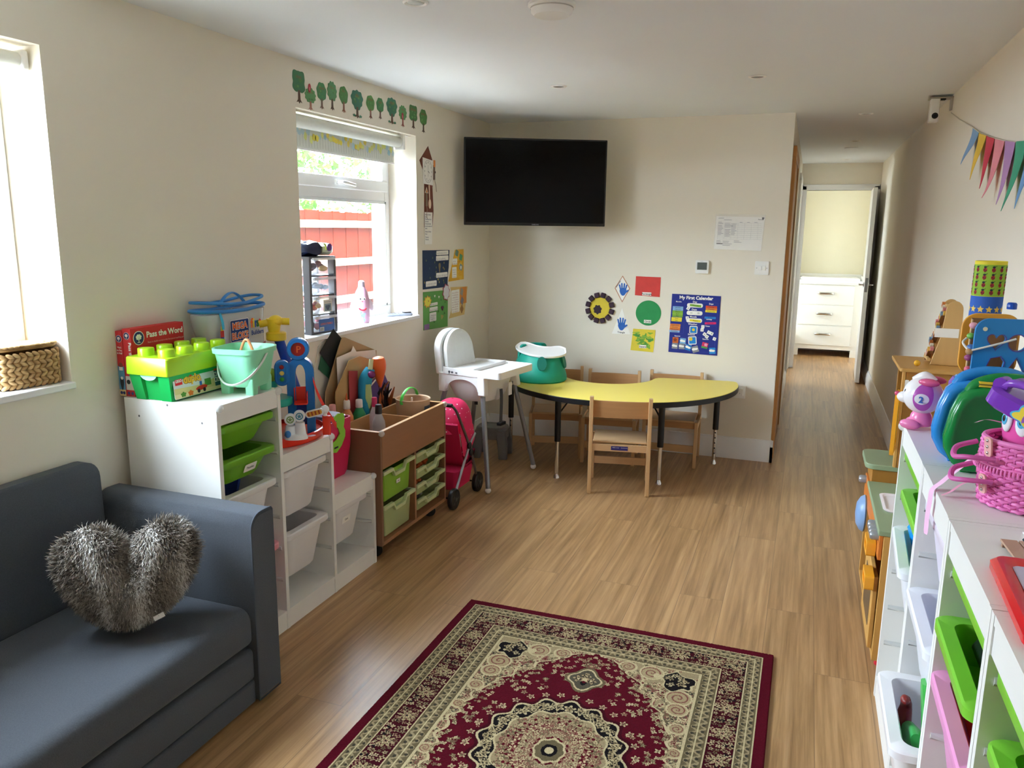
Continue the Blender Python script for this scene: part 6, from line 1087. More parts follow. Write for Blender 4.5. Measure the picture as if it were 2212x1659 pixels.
m = MB(); m.xf = T(.378, 3.44, .70) @ T(-.47, -3.22, 0) @ RZ(math.radians(261)) @ RX(PI/2); m.prism(rrect(.029, -.001, .131, .181, .02), -.003, .003, plastic('#8fae72', .4)); m.obj('door_panel', dr)
m = MB(); m.xf = T(.3905, 3.4225, .93) @ T(-.47, -3.22, 0) @ RX(PI/2); m.poly(rrect(.0, -.02, .014, .02, .003), .0003, PAPERW); m.obj('paper_sticker', t)
for y, z in ((3.598, .477), (3.02, .52), (2.98, .478), (2.945, .478), (2.91, .478)):
    m = MB(); m.xf = T(.302, y, min(z, .478)) @ T(-.47, -3.22, 0) @ RY(-PI/2); m.lathe([(.017, 0), (.017, .022), (.013, .028), (.004, .03)], (0, 0, 0), KS, 18); m.obj('knob', t)
m = MB(); m.xf = T(.302, 3.49, .36) @ T(-.47, -3.22, 0) @ RY(-PI/2); m.lathe([(.075, 0), (.078, .006), (.07, .02), (.045, .034), (.01, .038)], (0, 0, 0), plastic('#7f9fc8', .35), 30); m.obj('washer_dial', t)
for y, z in ((2.985, .415), (2.93, .31)):
    m = MB(); m.xf = T(.2995, y, z) @ T(-.47, -3.22, 0) @ RIGHT; m.holed(rrect(-.055, -.028, .055, .028, .012), [rrect(-.04, -.013, .04, .013, .008)], 0, .03, KO); m.obj('pull_handle', t, bevel=.004)
# beaded wooden slide on the kitchen tower
t = thing('bead_slide', 'tall wooden tumbling-figure slide on top of the play kitchen', 'wooden toy', (.52, 3.585, 1.0005), 0); WB = wood('#cba468', 2, .1, .4, 20, 1.5)
def bp(x0, lean): return [(x0-.055, 0), (x0+.055, 0), (x0+.045, .12)]+[(x0+lean+.03*math.cos(a), .222+.035*math.sin(a)) for a in np.linspace(0, PI, 12)]+[(x0-.025, .12)]
for y in (-.05, .05):
    m = MB(); m.xf = T(0, y, 0) @ RX(PI/2); m.prism(bp(.02, .012), -.005, .005, WB); m.obj('side_board', t, bevel=.002)
for k in range(6):
    m = MB(); z = .03+.036*k; x = -.035+.008*k; m.xf = T(x, 0, z) @ RX(.5 if k % 2 else -.5); m.cbox((0, 0, 0), (.018, .094, .004), wood('#8a5a34', 1)); 
    for j in range(4): m.cbox((-.004, -.034+.022*j, .012), (.012, .012, .02), mat(('#e3bb5a', '#d98a8a', '#e8dcc8', '#c9783a', '#7a9ab8')[(k+j) % 5], .5))
    m.obj('zigzag_shelf', t)
m = MB(); m.cyl((.01, -.052, .235), (.01, .052, .235), .007, WB); m.cyl((-.04, -.052, .02), (-.04, .052, .02), .007, WB); m.obj('cross_dowel', t)
m = MB(); m.xf = T(.06, -.0555, .13) @ RX(PI/2); m.poly(rect(-.09, -.018, -.005, .018), 0, PAPERW); m.obj('white_band', t)
loose('toy_ball', 'small yellow wooden ball on the kitchen top by the slide', 'ball', T(.432, 3.47, 1.0125), lambda m: m.sph((0, 0, 0), .012, plastic('#e0a92a', .25), 14, 10))
# ---------------------------------------------------------------- on top of the storage frames
UZ = UH+.0006
t = thing('gift_tube', 'tall card tube with rows of ladybirds above and stars below by the right wall', 'tube', (.492, 2.648, UZ)); R_ = .041
m = MB(); m.lathe([(R_, 0), (R_, .507), (R_-.002, .507), (R_-.002, .002)], (0, 0, 0), paper('#e4d23a'), 40); m.obj('card_tube', t)
def wrap(m, pts, u0, z0, dr, mt):
    # lay a flat outline (u along the girth, z up) on the tube
    m.add([((R_+dr)*math.cos((u0+u)/R_-PI/2), (R_+dr)*math.sin((u0+u)/R_-PI/2), z0+z) for u, z in pts], [tuple(range(len(pts)))], mt)
m = MB(); m.lathe([(R_+.0004, .408), (R_+.0004, .497)], (0, 0, 0), paper('#8fb833'), 40, cap=False); m.obj('green_band', t)
m = MB(); m.lathe([(R_+.0004, .23), (R_+.0004, .407)], (0, 0, 0), paper('#2a5fb8'), 40, cap=False); m.obj('blue_band', t)
m = MB(); m.lathe([(R_+.0004, .02), (R_+.0004, .229)], (0, 0, 0), paper('#c83a78'), 40, cap=False); m.obj('pink_band', t)
m = MB(); RD = paper('#b02a2c')
for j in range(4):
    for i in range(12):
        u, z = -.128+.0215*i, .418+.0215*j; wrap(m, circ(0, 0, .0052, .0062, 10), u, z, .0008, RD); wrap(m, circ(0, .008, .004, .003, 8), u, z, .0010, INK); wrap(m, rect(-.0005, -.0075, .0005, .006), u, z, .0012, INK); wrap(m, circ(-.0025, .0, .0013, .0016, 6), u, z, .0012, INK); wrap(m, circ(.0027, -.002, .0013, .0016, 6), u, z, .0012, INK); wrap(m, [(.003, .008), (.0075, .0115), (.007, .0125), (.002, .009)], u, z, .0010, INK)
m.obj('ladybird_print', t); m = MB(); SY = paper('#e8c860')
for j in range(5):
    for i in range(12):
        u, z = -.128+.0215*i+(.006 if j % 2 else 0), .25+.030*j; wrap(m, [(.0095*(1 if k % 2 == 0 else .48)*math.sin(PI*k/5), .0105*(1 if k % 2 == 0 else .48)*math.cos(PI*k/5)) for k in range(10)], u, z, .0008, SY)
m.obj('star_stickers', t)
t = thing('toy_keyboard', 'purple plastic toy player with a dark blue top under the activity cube', 'electronic toy', (.515, 2.462, UZ)); PUR = plastic('#7a4ab8', .3)
m = MB(); m.loft([[(x, y, z) for x, y in rrect(-a, -b, a, b, .025)] for a, b, z in ((.105, .10, 0), (.112, .108, .01), (.112, .108, .165), (.104, .10, .182))], PUR); m.obj('casing', t)
m = MB(); m.loft([[(x, y, z) for x, y in rrect(-a, -b, a, b, .02)] for a, b, z in ((.10, .096, .1825), (.097, .093, .188))], plastic('#3a86c8', .3)); m.obj('blue_rim', t)
m = MB(); m.loft([[(x, y, z) for x, y in rrect(-a, -b, a, b, .02)] for a, b, z in ((.088, .084, .1882), (.088, .084, .189))], mat('#132a4a', .12, var=.4, scale=20)); m.obj('dark_panel', t)
t = thing('activity_cube', 'wooden activity cube with a blue shape-sorter face and an orange back', 'activity toy', (.495, 2.465, UZ+.1896), math.radians(4)); CB = mat('#1c7fc0', .4, var=.03); CO = mat('#e3a23a', .4, var=.05)
def hrt(cx, cy, s): return [(cx+s*16*math.sin(a)**3/16, cy+s*(13*math.cos(a)-5*math.cos(2*a)-2*math.cos(3*a)-math.cos(4*a))/15) for a in np.linspace(0, 2*PI, 30, endpoint=False)]
holes = [hrt(-.022, .117, .021), circ(.028, .114, .021), [(-.042, .035), (-.002, .035), (.002, .062), (-.008, .076), (-.03, .07)], [(.008, .036), (.05, .036), (.03, .074)]]
m = MB(); m.xf = T(0, -.065, 0) @ RX(PI/2); m.holed(rrect(-.074, 0, .074, .176, .035, 7), holes, 0, .011, CB); fp = m.obj('sorter_face', t, bevel=.0015)
m = MB(); m.xf = T(0, -.0764, 0) @ RX(PI/2)
for h in holes:
    cx = sum(p[0] for p in h)/len(h); cy = sum(p[1] for p in h)/len(h); m.holed([(cx+(x-cx)*1.12, cy+(y-cy)*1.12) for x, y in h], [[(cx+(x-cx)*1.01, cy+(y-cy)*1.01) for x, y in h]], 0, .0006, plastic('#5a3f8a', .4))
for x, y in ((-.052, .148), (-.052, .02)): m.prism(circ(x, y, .0055), 0, .002, plastic('#e3d9b4', .3))
m.obj('shape_outlines', fp)
m = MB(); m.xf = T(0, .066, 0) @ RX(PI/2); m.prism(rrect(-.073, 0, .073, .176, .04, 7), -.011, 0, CO); m.obj('orange_back', t, bevel=.002)
m = MB(); m.box((-.06, -.064, .0), (.06, .064, .012), wood('#a87f50', 1)); m.box((-.058, .035, .012), (.058, .045, .165), wood('#8a5f38', 1)); m.box((-.058, -.03, .075), (.058, .035, .083), wood('#8a5f38', 1)); m.obj('inner_board', t)
for k, c in enumerate(('#d8607a', '#a04a7a', '#4a78b8', '#6aae4a', '#e0a0b0')):
    m = MB(); z = .03+.03*k; m.sph((-.066, -.02+.012*(k % 2), z), (.011, .014, .009), plastic(c, .3), 12, 8); m.obj('bead', t)
m = MB(); m.cyl((-.066, .0, .01), (-.066, .0, .165), .003, wood('#d9b98a', 2), n=8); m.obj('bead_rod', t)
m = MB(); m.tube([(.022, -.079, .125), (-.03, -.084, .107), (-.078, -.079, .09)], .0028, mat('#e8e4d8', .8), 8); m.sph((-.082, -.07, .085), (.009, .012, .008), wood('#b58a5a', 0), 12, 8); m.tube([(-.084, -.06, .09), (-.092, -.04, .105), (-.08, -.02, .115)], .0028, mat('#e8e4d8', .8), 8); m.obj('threading_lace', t)
loose('blue_peg', 'blue plastic peg standing on top of the activity cube', 'toy', T(.5335, 2.533, UZ+.3802), lambda m: m.lathe([(.012, 0), (.0125, .002), (.0125, .014), (.010, .018), (.009, .018), (.009, .004)], (0, 0, 0), plastic('#1f4fb0', .25), 18))
t = thing('puppy_toy', 'white and pink number puppy toy with a 2 on its cheek', 'toy dog', (.352, 2.622, UZ), math.radians(-25)); PW = plastic('#eeeaea', .2); PP = plastic('#e77fb0', .25); PM = plastic('#b85ab4', .2)
m = MB(); m.loft([[(x*k, y*k*.8+.005, z) for x, y in circ(0, 0, .032, .036)] for k, z in ((.9, .012), (1.05, .025), (.9, .045), (.6, .06))], PP); bd = m.obj('body', t)
for s in (-1, 1):
    m = MB(); m.sph((-.02, s*.026, .016), (.03, .016, .0155), PP, 14, 10); m.obj('paw', t)
m = MB(); m.sph((.0, 0, .105), (.056, .05, .056), PW, 26, 18); m.sph((-.048, .0, .092), (.026, .022, .018), PW, 16, 10); m.tube([(-.03, 0, .148), (.0, 0, .164), (.03, 0, .15)], [.01, .014, .01], PW, 10); hd = m.obj('head', t)
m = MB(); m.sph((-.074, 0, .1), (.008, .008, .007), plastic('#d8507a', .2), 12, 8); m.obj('nose', hd)
def onhead(pts, d): # outline (across, up) laid on the near cheek of the head
    out = []
    for u, v in pts: 
        q = max(0, 1-(u/.056)**2-(v/.056)**2)**.5; out.append((u*d, -(.05*q+.0006)*d-.0, .105+v*d))
    return out
m = MB(); m.loft([onhead([(.014+(u-.014)*k, v*k) for u, v in blob(.014, .0, .026, .041, 2, .04)], 1.012) for k in (1, .8, .6, .4, .2, .02)], PM, cap=False); m.obj('cheek_patch', hd)
m = MB(); m.loft([onhead([(.012+(u-.012)*k, -.004+(v+.004)*k) for u, v in circ(.012, -.004, .019, .016)], 1.03) for k in (1, .7, .4, .02)], PW, cap=False); m.xf = T(.012, -.0518, .1) @ RX(PI/2); m.text('2', .026, 0, -.009, .0006, P('#2a5fa8'), 'CENTER', .03); m.obj('number_badge', hd)
for dz in (0, .011): m = MB(); m.sph((-.04+dz*.6, -.030, .116+dz*.4), (.004, .003, .007), INK, 8, 6); m.obj('eye', hd)
m = MB(); m.sph((.022, -.03, .15), (.03, .014, .012), plastic('#d8608a', .25), 14, 8); m.sph((.022, .03, .15), (.03, .014, .012), plastic('#d8608a', .25), 14, 8); m.obj('ear', hd)
# travel case toys
def case(label, cx, cy, col, rz, latch):
    t = thing('toy_case', label, 'toy case', (cx, cy, UZ), rz, 'moulded toy suitcases'); q = plastic(col, .22)
    out = [(-.085, .004), (-.11, .022), (-.128, .055), (-.132, .085), (-.122, .15), (-.108, .19), (-.088, .21), (-.06, .217), (.06, .217), (.088, .21), (.108, .19), (.122, .15), (.132, .085), (.128, .055), (.11, .022), (.085, .004)]
    m = MB(); m.xf = RX(PI/2); cen = (0, .11)
    R = lambda k: [(cen[0]+(x-cen[0])*k, cen[1]+(y-cen[1])*k) for x, y in out]
    m.loft([[(x, y, z) for x, y in R(k)] for k, z in ((.86, -.037), (.94, -.034), (.985, -.026), (.99, -.003), (1.0, -.002), (1.0, .002), (.99, .003), (.985, .026), (.94, .034), (.86, .037), (.82, .034))], q); m.obj('shell', t, angle=50)
    m = MB(); m.tube([(-.085, 0, .2), (-.07, 0, .222), (-.035, 0, .237), (0, 0, .24), (.035, 0, .237), (.07, 0, .222), (.085, 0, .2)], .016, q, 12, flat=.9); m.obj('carry_handle', t)
    for s in (-1, 1): m = MB(); m.box((s*.075-.012, -.02, 0), (s*.075+.012, .02, .02), q); m.obj('case_foot', t, bevel=.003)
    if latch: m = MB(); m.xf = T(-.045, 0, .2175); m.loft([[(x, y, z) for x, y in rrect(-.026, -.016, .026, .016, .006)] for z in (0, .014)], plastic('#e0c63a', .25)); m.box((-.024, -.0165, .005), (.024, -.0158, .008), mat('#6a5a1a', .4)); m.obj('latch', t, bevel=.002)
case('glossy blue toy suitcase behind the green one', .466, 2.282, '#2a86d0', math.radians(-4), False)
case('glossy green toy suitcase with a yellow latch', .480, 2.185, '#0f7f3a', math.radians(-4), True)
# pink wicker hamper
t = thing('wicker_hamper', 'two-tier pink wicker hamper with ribbon loops on the storage frames', 'basket', (.505, 1.955, UZ), math.radians(10)); t.scale = (1, 1, .9); PKW = mat('#e87fc0', .45, var=.15, scale=30); PKD = mat('#c85aa0', .55, var=.15, scale=30)
def weave(z0, rows, a, b, taper, dz):
    m = MB(); n = 132
    for r in range(rows):
        k = 1+taper*r; m.tube([((a*k+.0032*math.sin(22*q+PI*(r % 2)))*math.cos(q), (b*k+.0032*math.sin(22*q+PI*(r % 2)))*math.sin(q), z0+dz*r+.0012*math.sin(44*q)) for q in np.linspace(0, 2*PI, n, endpoint=False)], .0047, PKW, 6, True)
    for j in range(44):
        q = 2*PI*(j+.5)/44; k1 = 1+taper*(rows-1); m.tube([(a*math.cos(q), b*math.sin(q), z0-.003), (a*k1*math.cos(q), b*k1*math.sin(q), z0+dz*(rows-1)+.003)], .0028, PKD, 5)
    return m
m = weave(.007, 10, .108, .092, .007, .0088); m.lathe([(.1, .002), (.104, .006), (.1, .008)], (0, 0, 0), PKD, 40, 1, .86); m.obj('lower_basket', t)
m = MB()
for z in (.094, .101): m.tube([(.118*math.cos(q), .101*math.sin(q), z+.0006*math.sin(60*q)) for q in np.linspace(0, 2*PI, 90, endpoint=False)], .0062, PKW, 8, True)
for j in range(90):
    q = 2*PI*j/90; c, s = math.cos(q), math.sin(q); m.tube([(.1255*c, .1085*s, .0905), (.127*c, .110*s, .0975), (.1255*c, .1085*s, .1045)], .0026, PKW, 5)
m.obj('woven_band', t)
m = weave(.110, 6, .115, .098, -.004, .0085); m.tube([(.112*math.cos(q), .0955*math.sin(q), .163) for q in np.linspace(0, 2*PI, 80, endpoint=False)], .0065, PKW, 8, True); m.obj('upper_basket', t)
for (x, y, z, r) in ((-.118, -.03, .15, .2), (-.122, -.035, .06, .1)):
    m = MB(); m.xf = T(x, y, z) @ RZ(.25) @ RY(-.1); m.loft([[(xx, yy, zz) for yy, zz in rrect(-.011, -.024, .011, .024, .008)] for xx in (-.004, .0)], plastic('#e2a9a4', .5))
    for zz in (-.015, .0, .015): m.sph((-.0045, 0, zz), (.0025, .004, .004), CHROME, 10, 6)
    m.obj('leather_tab', t)
for zc, dz in ((.125, .03), (.07, .02)):
    m = MB(); m.tube([(-.113+.0, -.055, zc), (-.165, -.045, zc-.005+dz*.2), (-.178, -.01, zc-.008), (-.16, .03, zc+.005), (-.118, .035, zc+.02)], .0062, PKD, 8); m.obj('wrapped_handle', t)
def ribbon(m, pts, w, col): # a narrow cloth strip along pts, its width along w
    pts, _r = smooth([Vector(p) for p in pts], [1]*len(pts)); Wv = Vector(w); n = len(pts); m.add([(Vector(p)-Wv*(.5 if i < n-1 else .35))[:] for i, p in enumerate(pts)]+[(Vector(p)+Wv*(.5 if i < n-1 else .35))[:] for i, p in enumerate(pts)], [(i, i+1, n+i+1, n+i) for i in range(n-1)], col)
RB = mat('#f0bede', .45, var=.04); m = MB(); m.xf = RZ(-math.radians(10)) @ T(-.505, -1.955, -UZ)
ribbon(m, [(.385, 1.975, 1.04), (.365, 1.985, 1.012), (.345, 1.99, .985), (.325, 1.992, .957), (.309, 1.994, .935), (.307, 1.996, .90), (.306, 2.0, .86), (.307, 2.0, .81)], (.006, -.022, .004), RB); m.obj('ribbon', t)
m = MB(); m.xf = RZ(-math.radians(10)) @ T(-.505, -1.955, -UZ); ribbon(m, [(.385, 1.96, .985), (.36, 1.965, .965), (.34, 1.95, .95), (.322, 1.945, .939)], (.004, -.012, .004), mat('#e09ab4', .5)); ribbon(m, [(.44, 2.03, 1.118), (.41, 2.04, 1.12), (.385, 2.03, 1.112)], (.004, -.01, .004), RB); m.obj('thin_ribbon', t)
# pink talking toy with big eyes
t = thing('singing_toy', 'glossy pink toy with big blue eyes under a purple butterfly band in the pink hamper', 'toy', (.505, 1.965, UZ+.104), math.radians(-36)); PKT = plastic('#e25aa4', .15)
m = MB(); m.lathe([(.045, -.03), (.062, -.02), (.085, .02), (.094, .07), (.09, .115), (.07, .14), (.03, .15)], (0, 0, 0), PKT, 34, .86, .82); bd = m.obj('round_body', t, angle=60)
for x, w in ((-.048, .9), (-.012, 1)):
    m = MB(); m.xf = T(x, -.073 if x > -.03 else -.064, .085) @ RZ(-.12 if x > -.03 else -.55) @ RX(PI/2-.02); m.sph((0, 0, 0), (.0165*w, .029*w, .006), plastic('#f4f4f6', .15), 18, 12); e = m.obj('eye', bd)
    m = MB(); m.xf = T(x, -.073 if x > -.03 else -.064, .085) @ RZ(-.12 if x > -.03 else -.55) @ RX(PI/2-.02) @ T(-.001, .002, .0058); m.sph((0, 0, 0), (.009, .0125, .0016), plastic('#58b4dc', .15), 14, 8); m.sph((0, .002, .0014), (.0045, .0075, .0012), BLACK, 12, 8); m.obj('pupil', e)
    m = MB()
    for k in range(3): m.xf = T(x+.012+.004*k, -.076 if x > -.03 else -.068, .098-.004*k) @ RY(.5+.25*k); m.box((-.001, -.001, 0), (.001, .001, .014), BLACK)
    m.obj('eyelash', e)
m = MB(); m.tube([(-.055+.006*math.sin(a*.5), -.062-.010*a, .045-.028*a) for a in np.linspace(0, 1, 8)], .0014, mat('#5a1a3a', .5), 6); m.obj('smile', bd)
m = MB()
for i in range(7):
    for j in range(5): m.xf = T(.004+.0052*i, -.0785+.0012*i, .012+.006*j) @ RX(PI/2); m.prism(circ(0, 0, .0011, n=8), -.002, .0012, mat('#8a2a5a', .5))
m.obj('speaker_holes', bd)
m = MB(); m.xf = T(-.004, -.014, .104) @ RY(.36) @ RX(.05); m.loft([[(x, y, z) for x, y in rrect(-a, -b, a, b, .03)] for a, b, z in ((.088, .072, -.014), (.094, .078, -.008), (.094, .078, .022), (.086, .07, .03))], plastic('#7a3cb4', .15)); bn = m.obj('purple_band', t)
m = MB(); m.xf = T(-.004, -.014, .104) @ RY(.36) @ RX(.05); m.tube([(-.078, -.05, .03), (-.05, -.055, .052), (.02, -.05, .06), (.08, -.04, .05)], .009, plastic('#8a50c4', .15), 10); m.tube([(-.078, -.06, .034), (-.078, -.035, .034)], .016, plastic('#7a3cb4', .15), 14); m.obj('carry_loop', bn)
m = MB(); m.xf = T(-.004, -.014, .104) @ RY(.36) @ RX(.05) @ T(.005, -.0785, .006) @ RX(PI/2); m.prism([(x*1.15, y*1.15) for x, y in blob(0, 0, .024, .018, 4, .22, ph=0)], 0, .003, plastic('#58b8dc', .2)); m.prism(blob(0, 0, .023, .017, 4, .25), .003, .005, plastic('#ecd24a', .2)); m.prism(blob(0, 0, .004, .013, 2, .1), .005, .0075, plastic('#8a5ab0', .2)); m.obj('butterfly_badge', bn)
m = MB(); m.xf = T(.0, .0, .145) @ RY(.36); m.sph((.03, -.01, .0), (.05, .045, .018), plastic('#d8405a', .25), 18, 10); m.obj('red_top', t)
# little crate, figure and drawing board near the viewer
t = thing('slatted_tray', 'small wooden slatted tray beside the red drawing board', 'wooden tray', (.478, 1.618, UZ), math.radians(3))
for k in range(6): m = MB(); m.box((-.09+.031*k, -.062, .006), (-.0615+.031*k, .062, .011), wood('#b5947c', 1, .12)); m.obj('slat', t, bevel=.001)
for y in (-.05, .044): m = MB(); m.box((-.09, y, 0), (.094, y+.008, .0058), wood('#a8866c', 0, .12)); m.obj('batten', t)
t = thing('rabbit_figure', 'tiny cream flocked animal figure in a lilac dress on the slatted tray', 'figurine', (.428, 1.632, UZ+.0115), math.radians(-40)); CR = mat('#e2d3bc', .9, var=.1)
m = MB(); m.lathe([(.010, 0), (.0125, .006), (.009, .022), (.006, .028)], (0, 0, 0), mat('#c9a8d0', .8), 14); m.obj('dress', t)
m = MB(); m.sph((0, -.001, .038), (.012, .011, .0115), CR, 14, 10); m.sph((0, -.010, .035), (.005, .005, .004), CR, 10, 6); m.obj('head', t)
for s in (-1, 1): 
    m = MB(); m.sph((s*.008, 0, .052), (.004, .003, .007), CR, 10, 8); m.obj('ear', t)
    m = MB(); m.tube([(s*.007, -.002, .024), (s*.014, -.006, .014)], .0032, mat('#1f3a4a', .8), 8); m.obj('arm', t)
    m = MB(); m.sph((s*.0045, -.0105, .041), .0014, BLACK, 8, 6); m.obj('bead_eye', t)
t = thing('rabbit_figure', 'taller cream flocked animal figure standing behind the lilac-dressed one', 'figurine', (.446, 1.668, UZ+.0115), math.radians(-60))
m = MB(); m.lathe([(.012, 0), (.014, .008), (.010, .035), (.007, .044)], (0, 0, 0), CR, 14); m.obj('body', t)
m = MB(); m.sph((0, -.001, .057), (.015, .014, .014), CR, 14, 10); m.sph((0, -.013, .053), (.006, .006, .005), CR, 10, 6); m.obj('head', t)
for s in (-1, 1): m = MB(); m.tube([(s*.008, -.002, .038), (s*.02, -.012, .034)], .004, CR, 8); m.sph((s*.011, 0, .07), .0045, CR, 8, 6); m.obj('limb', t)
t = thing('dolls_house_wall', 'thin white framed panel standing behind the tiny figures', 'toy house', (.497, 1.742, UZ), math.radians(6)); m = MB(); m.xf = RX(PI/2); m.holed(rrect(-.055, 0, .12, .15, .004), [rrect(-.045, .04, .0, .13, .003), rrect(.02, .04, .1, .13, .003)], -.004, .004, plastic('#eeeeea', .4)); m.obj('panel', t, bevel=.001); m = MB(); m.box((-.055, -.02, 0), (.12, .02, .004), WHITE); m.obj('foot', t)
t = thing('drawing_board', 'red framed magnetic drawing board lying on the nearest storage frames', 'drawing board', (.478, 1.385, UZ), math.radians(-2)); DR = plastic('#d01f24', .18)
m = MB(); m.loft([[(x, y, z) for x, y in rrect(-a, -b, a, b, .018)] for a, b, z in ((.138, .155, 0), (.142, .159, .005), (.142, .159, .017), (.134, .151, .026), (.118, .118, .026), (.115, .115, .0235))], DR); m.obj('frame', t)
m = MB(); m.loft([[(x, y, z) for x, y in rrect(-.1145, -.1145, .1145, .1145, .004)] for z in (.0236, .0245)], mat('#b9b2c8', .4, var=.03)); m.obj('screen', t)
m = MB(); m.loft([[(x, y, z) for x, y in rrect(-.03+k, .128+k, .03-k, .142-k, .007)] for k, z in ((0, .0262), (0, .03), (.003, .034))], plastic('#e6dff0', .3))
for i in range(6): m.box((-.024+.0085*i, .1275, .03), (-.0205+.0085*i, .1425, .0352), plastic('#e6dff0', .3))
m.obj('wipe_slider', t)
m = MB(); m.xf = T(.05, .05, .0247); m.prism(blob(.02, .04, .012, .008, 3, .3), 0, .006, BLACK); m.prism(blob(.035, .015, .006, .005, 3, .3), 0, .004, BLACK); m.obj('magnet_stamp', t)
# ---------------------------------------------------------------- rug
def rug():
    X0, X1, Y1, LEN = -1.205, -.009, 2.810, 1.62; wd = X1-X0; st = .0022; nu = int(wd/2/st); nv = int(LEN/2/st)
    u = (np.arange(nu)+.5)*(wd/2/nu); v = (np.arange(nv)+.5)*(LEN/2/nv); U, V = np.meshgrid(u, v, indexing='ij'); d = np.minimum(wd/2-U, LEN/2-V)      # one quarter, mirrored afterwards
    s_al = np.where(wd/2-U < LEN/2-V, V, U); rng = np.random.default_rng(11)
    def c3(h): return np.array(lin(h)[:3])
    RED, DRED, BEI, CRM, OLV, BLK, TAN, ROSE, GRY = [c3(h) for h in ('#4d0a18', '#3a0814', '#8f7f60', '#b3a37e', '#5f543c', '#161214', '#9a8866', '#74463e', '#4d473a')]
    C = np.empty(U.shape+(3,)); C[:] = RED
    def put(mask, col): C[mask] = col
    put(d < .033, RED*1.02)
    def guard_band(a, b):
        put((d >= a) & (d < b), OLV); m_ = (a+b)/2; w = (b-a)/2
        tri = np.abs(((s_al/.034) % 1)-.5)*2; g = (d-a)/(b-a)
        put((d >= a) & (d < b) & (np.abs(g-.5) < .36) & (np.abs((np.abs(g-.5)*2)-tri*.72) < .2), BEI); put((d >= a) & (d < b) & (((s_al/.034) % 1-.5)**2*8+(g-.28)**2*40 < .28), GRY*.6); put((d >= a) & (d < b) & (((s_al/.034+.5) % 1-.5)**2*8+(g-.74)**2*40 < .28), GRY*.6)
        for q in (a, m_-.0022, b-.004): put((d >= q) & (d < q+.0042), CRM)
    guard_band(.036, .088); guard_band(.168, .232)
    put((d >= .088) & (d < .168), DRED)
    def flower(fu, fv, r, petals, ca, cb, ce, rot=0., sel=None):
        i0, i1 = max(0, int((fu-r*1.2)/wd*2*nu)), min(nu, int((fu+r*1.2)/wd*2*nu)+1); j0, j1 = max(0, int((fv-r*1.2)/LEN*2*nv)), min(nv, int((fv+r*1.2)/LEN*2*nv)+1)
        if i1 <= i0 or j1 <= j0: return
        uu, vv = U[i0:i1, j0:j1]-fu, V[i0:i1, j0:j1]-fv; rr = np.hypot(uu, vv)/r; th = np.arctan2(vv, uu)+rot; edge = .72+.28*np.cos(petals*th); sub = C[i0:i1, j0:j1]; ok = np.ones_like(rr, bool) if sel is None else sel(U[i0:i1, j0:j1], V[i0:i1, j0:j1])
        sub[(rr < edge) & ok] = ca; sub[(rr < edge*.62) & ok] = cb; sub[(rr < .26) & ok] = ce
    inb = lambda a, b: (lambda uu, vv: (np.minimum(wd/2-uu, LEN/2-vv) > a) & (np.minimum(wd/2-uu, LEN/2-vv) < b))
    border = inb(.089, .167)
    def bpos(s, dd, long): return (wd/2-dd, s) if long else (s, LEN/2-dd)
    for long, mx_ in ((True, LEN/2-.09), (False, wd/2-.09)):
        k = 0
        for s in np.arange(.0, mx_, .0205):
            for dd in (.100, .117, .137, .156):
                fu, fv = bpos(s+rng.uniform(-.005, .005), dd+rng.uniform(-.004, .004), long)
                if rng.uniform() < .3: flower(fu+.008, fv+.008, .0095, 3, BLK, BLK, BLK, rng.uniform(0, 6), border)
                flower(fu, fv, rng.uniform(.0075, .0115), int(rng.integers(4, 6)), [CRM, TAN, OLV, BEI][int(rng.integers(0, 4))], [BEI, OLV, ROSE, CRM][int(rng.integers(0, 4))], DRED, rng.uniform(0, 6), border)
        for s in np.arange(.0, mx_, .135): flower(*bpos(s, .128, long), .030, 8, TAN, OLV, CRM, 0, border); flower(*bpos(s, .128, long), .014, 5, CRM, ROSE, BLK, 0, border)
    fu_, fv_ = wd/2-.232, LEN/2-.232; inner = d >= .232
    # corner spandrels: cream scrolls with a scalloped edge round a pointed red field
    ue = np.interp(V, [0, .1, .2, .28, .36, .42, .47, .52, .56, fv_-.012, fv_], [.325, .322, .305, .268, .222, .182, .14, .095, .05, .004, 0.0])
    def uedge(uu, vv): return np.interp(vv, [0, .1, .2, .28, .36, .42, .47, .52, .56, fv_-.012, fv_], [.325, .322, .305, .268, .222, .182, .14, .095, .05, .004, 0.0])+.016*np.abs(np.sin(vv*38))-.006*np.sin(vv*95)
    E = U-uedge(U, V); sp = inner & (E > 0); put(sp, BEI); put(sp & (E < .010), CRM); put(sp & (E > .010) & (E < .0135), ROSE); put(sp & (d < .236), CRM)
    insp = lambda uu, vv: (uu > uedge(uu, vv)+.010) & (np.minimum(wd/2-uu, LEN/2-vv) > .236)
    for _ in range(420):
        fv = rng.uniform(.0, fv_); fu = rng.uniform(max(0, float(uedge(0, fv))), fu_); flower(fu, fv, rng.uniform(.006, .017), int(rng.integers(3, 7)), [CRM, OLV, CRM, ROSE, TAN, GRY][int(rng.integers(0, 6))], [BEI, CRM, TAN, ROSE, OLV][int(rng.integers(0, 5))], [ROSE, OLV, RED, BLK][int(rng.integers(0, 4))], rng.uniform(0, 6), insp)
    for cu_, cv_, r_ in ((fu_-.05, fv_-.17, .042), (fu_-.16, fv_-.05, .040), (fu_-.045, .34, .034), (.12, fv_-.04, .03), (fu_-.03, .24, .026), (fu_-.02, .12, .022)):
        t_ = np.arctan2(V-cv_, U-cu_); q_ = np.hypot(U-cu_, V-cv_); put(inner & (q_ < r_), TAN); put(inner & (np.abs(((q_/r_*2.2-t_/(2*PI)) % 1)-.5) < .14) & (q_ < r_*.95), ROSE); put(inner & (np.abs(q_-r_) < .0035), CRM)
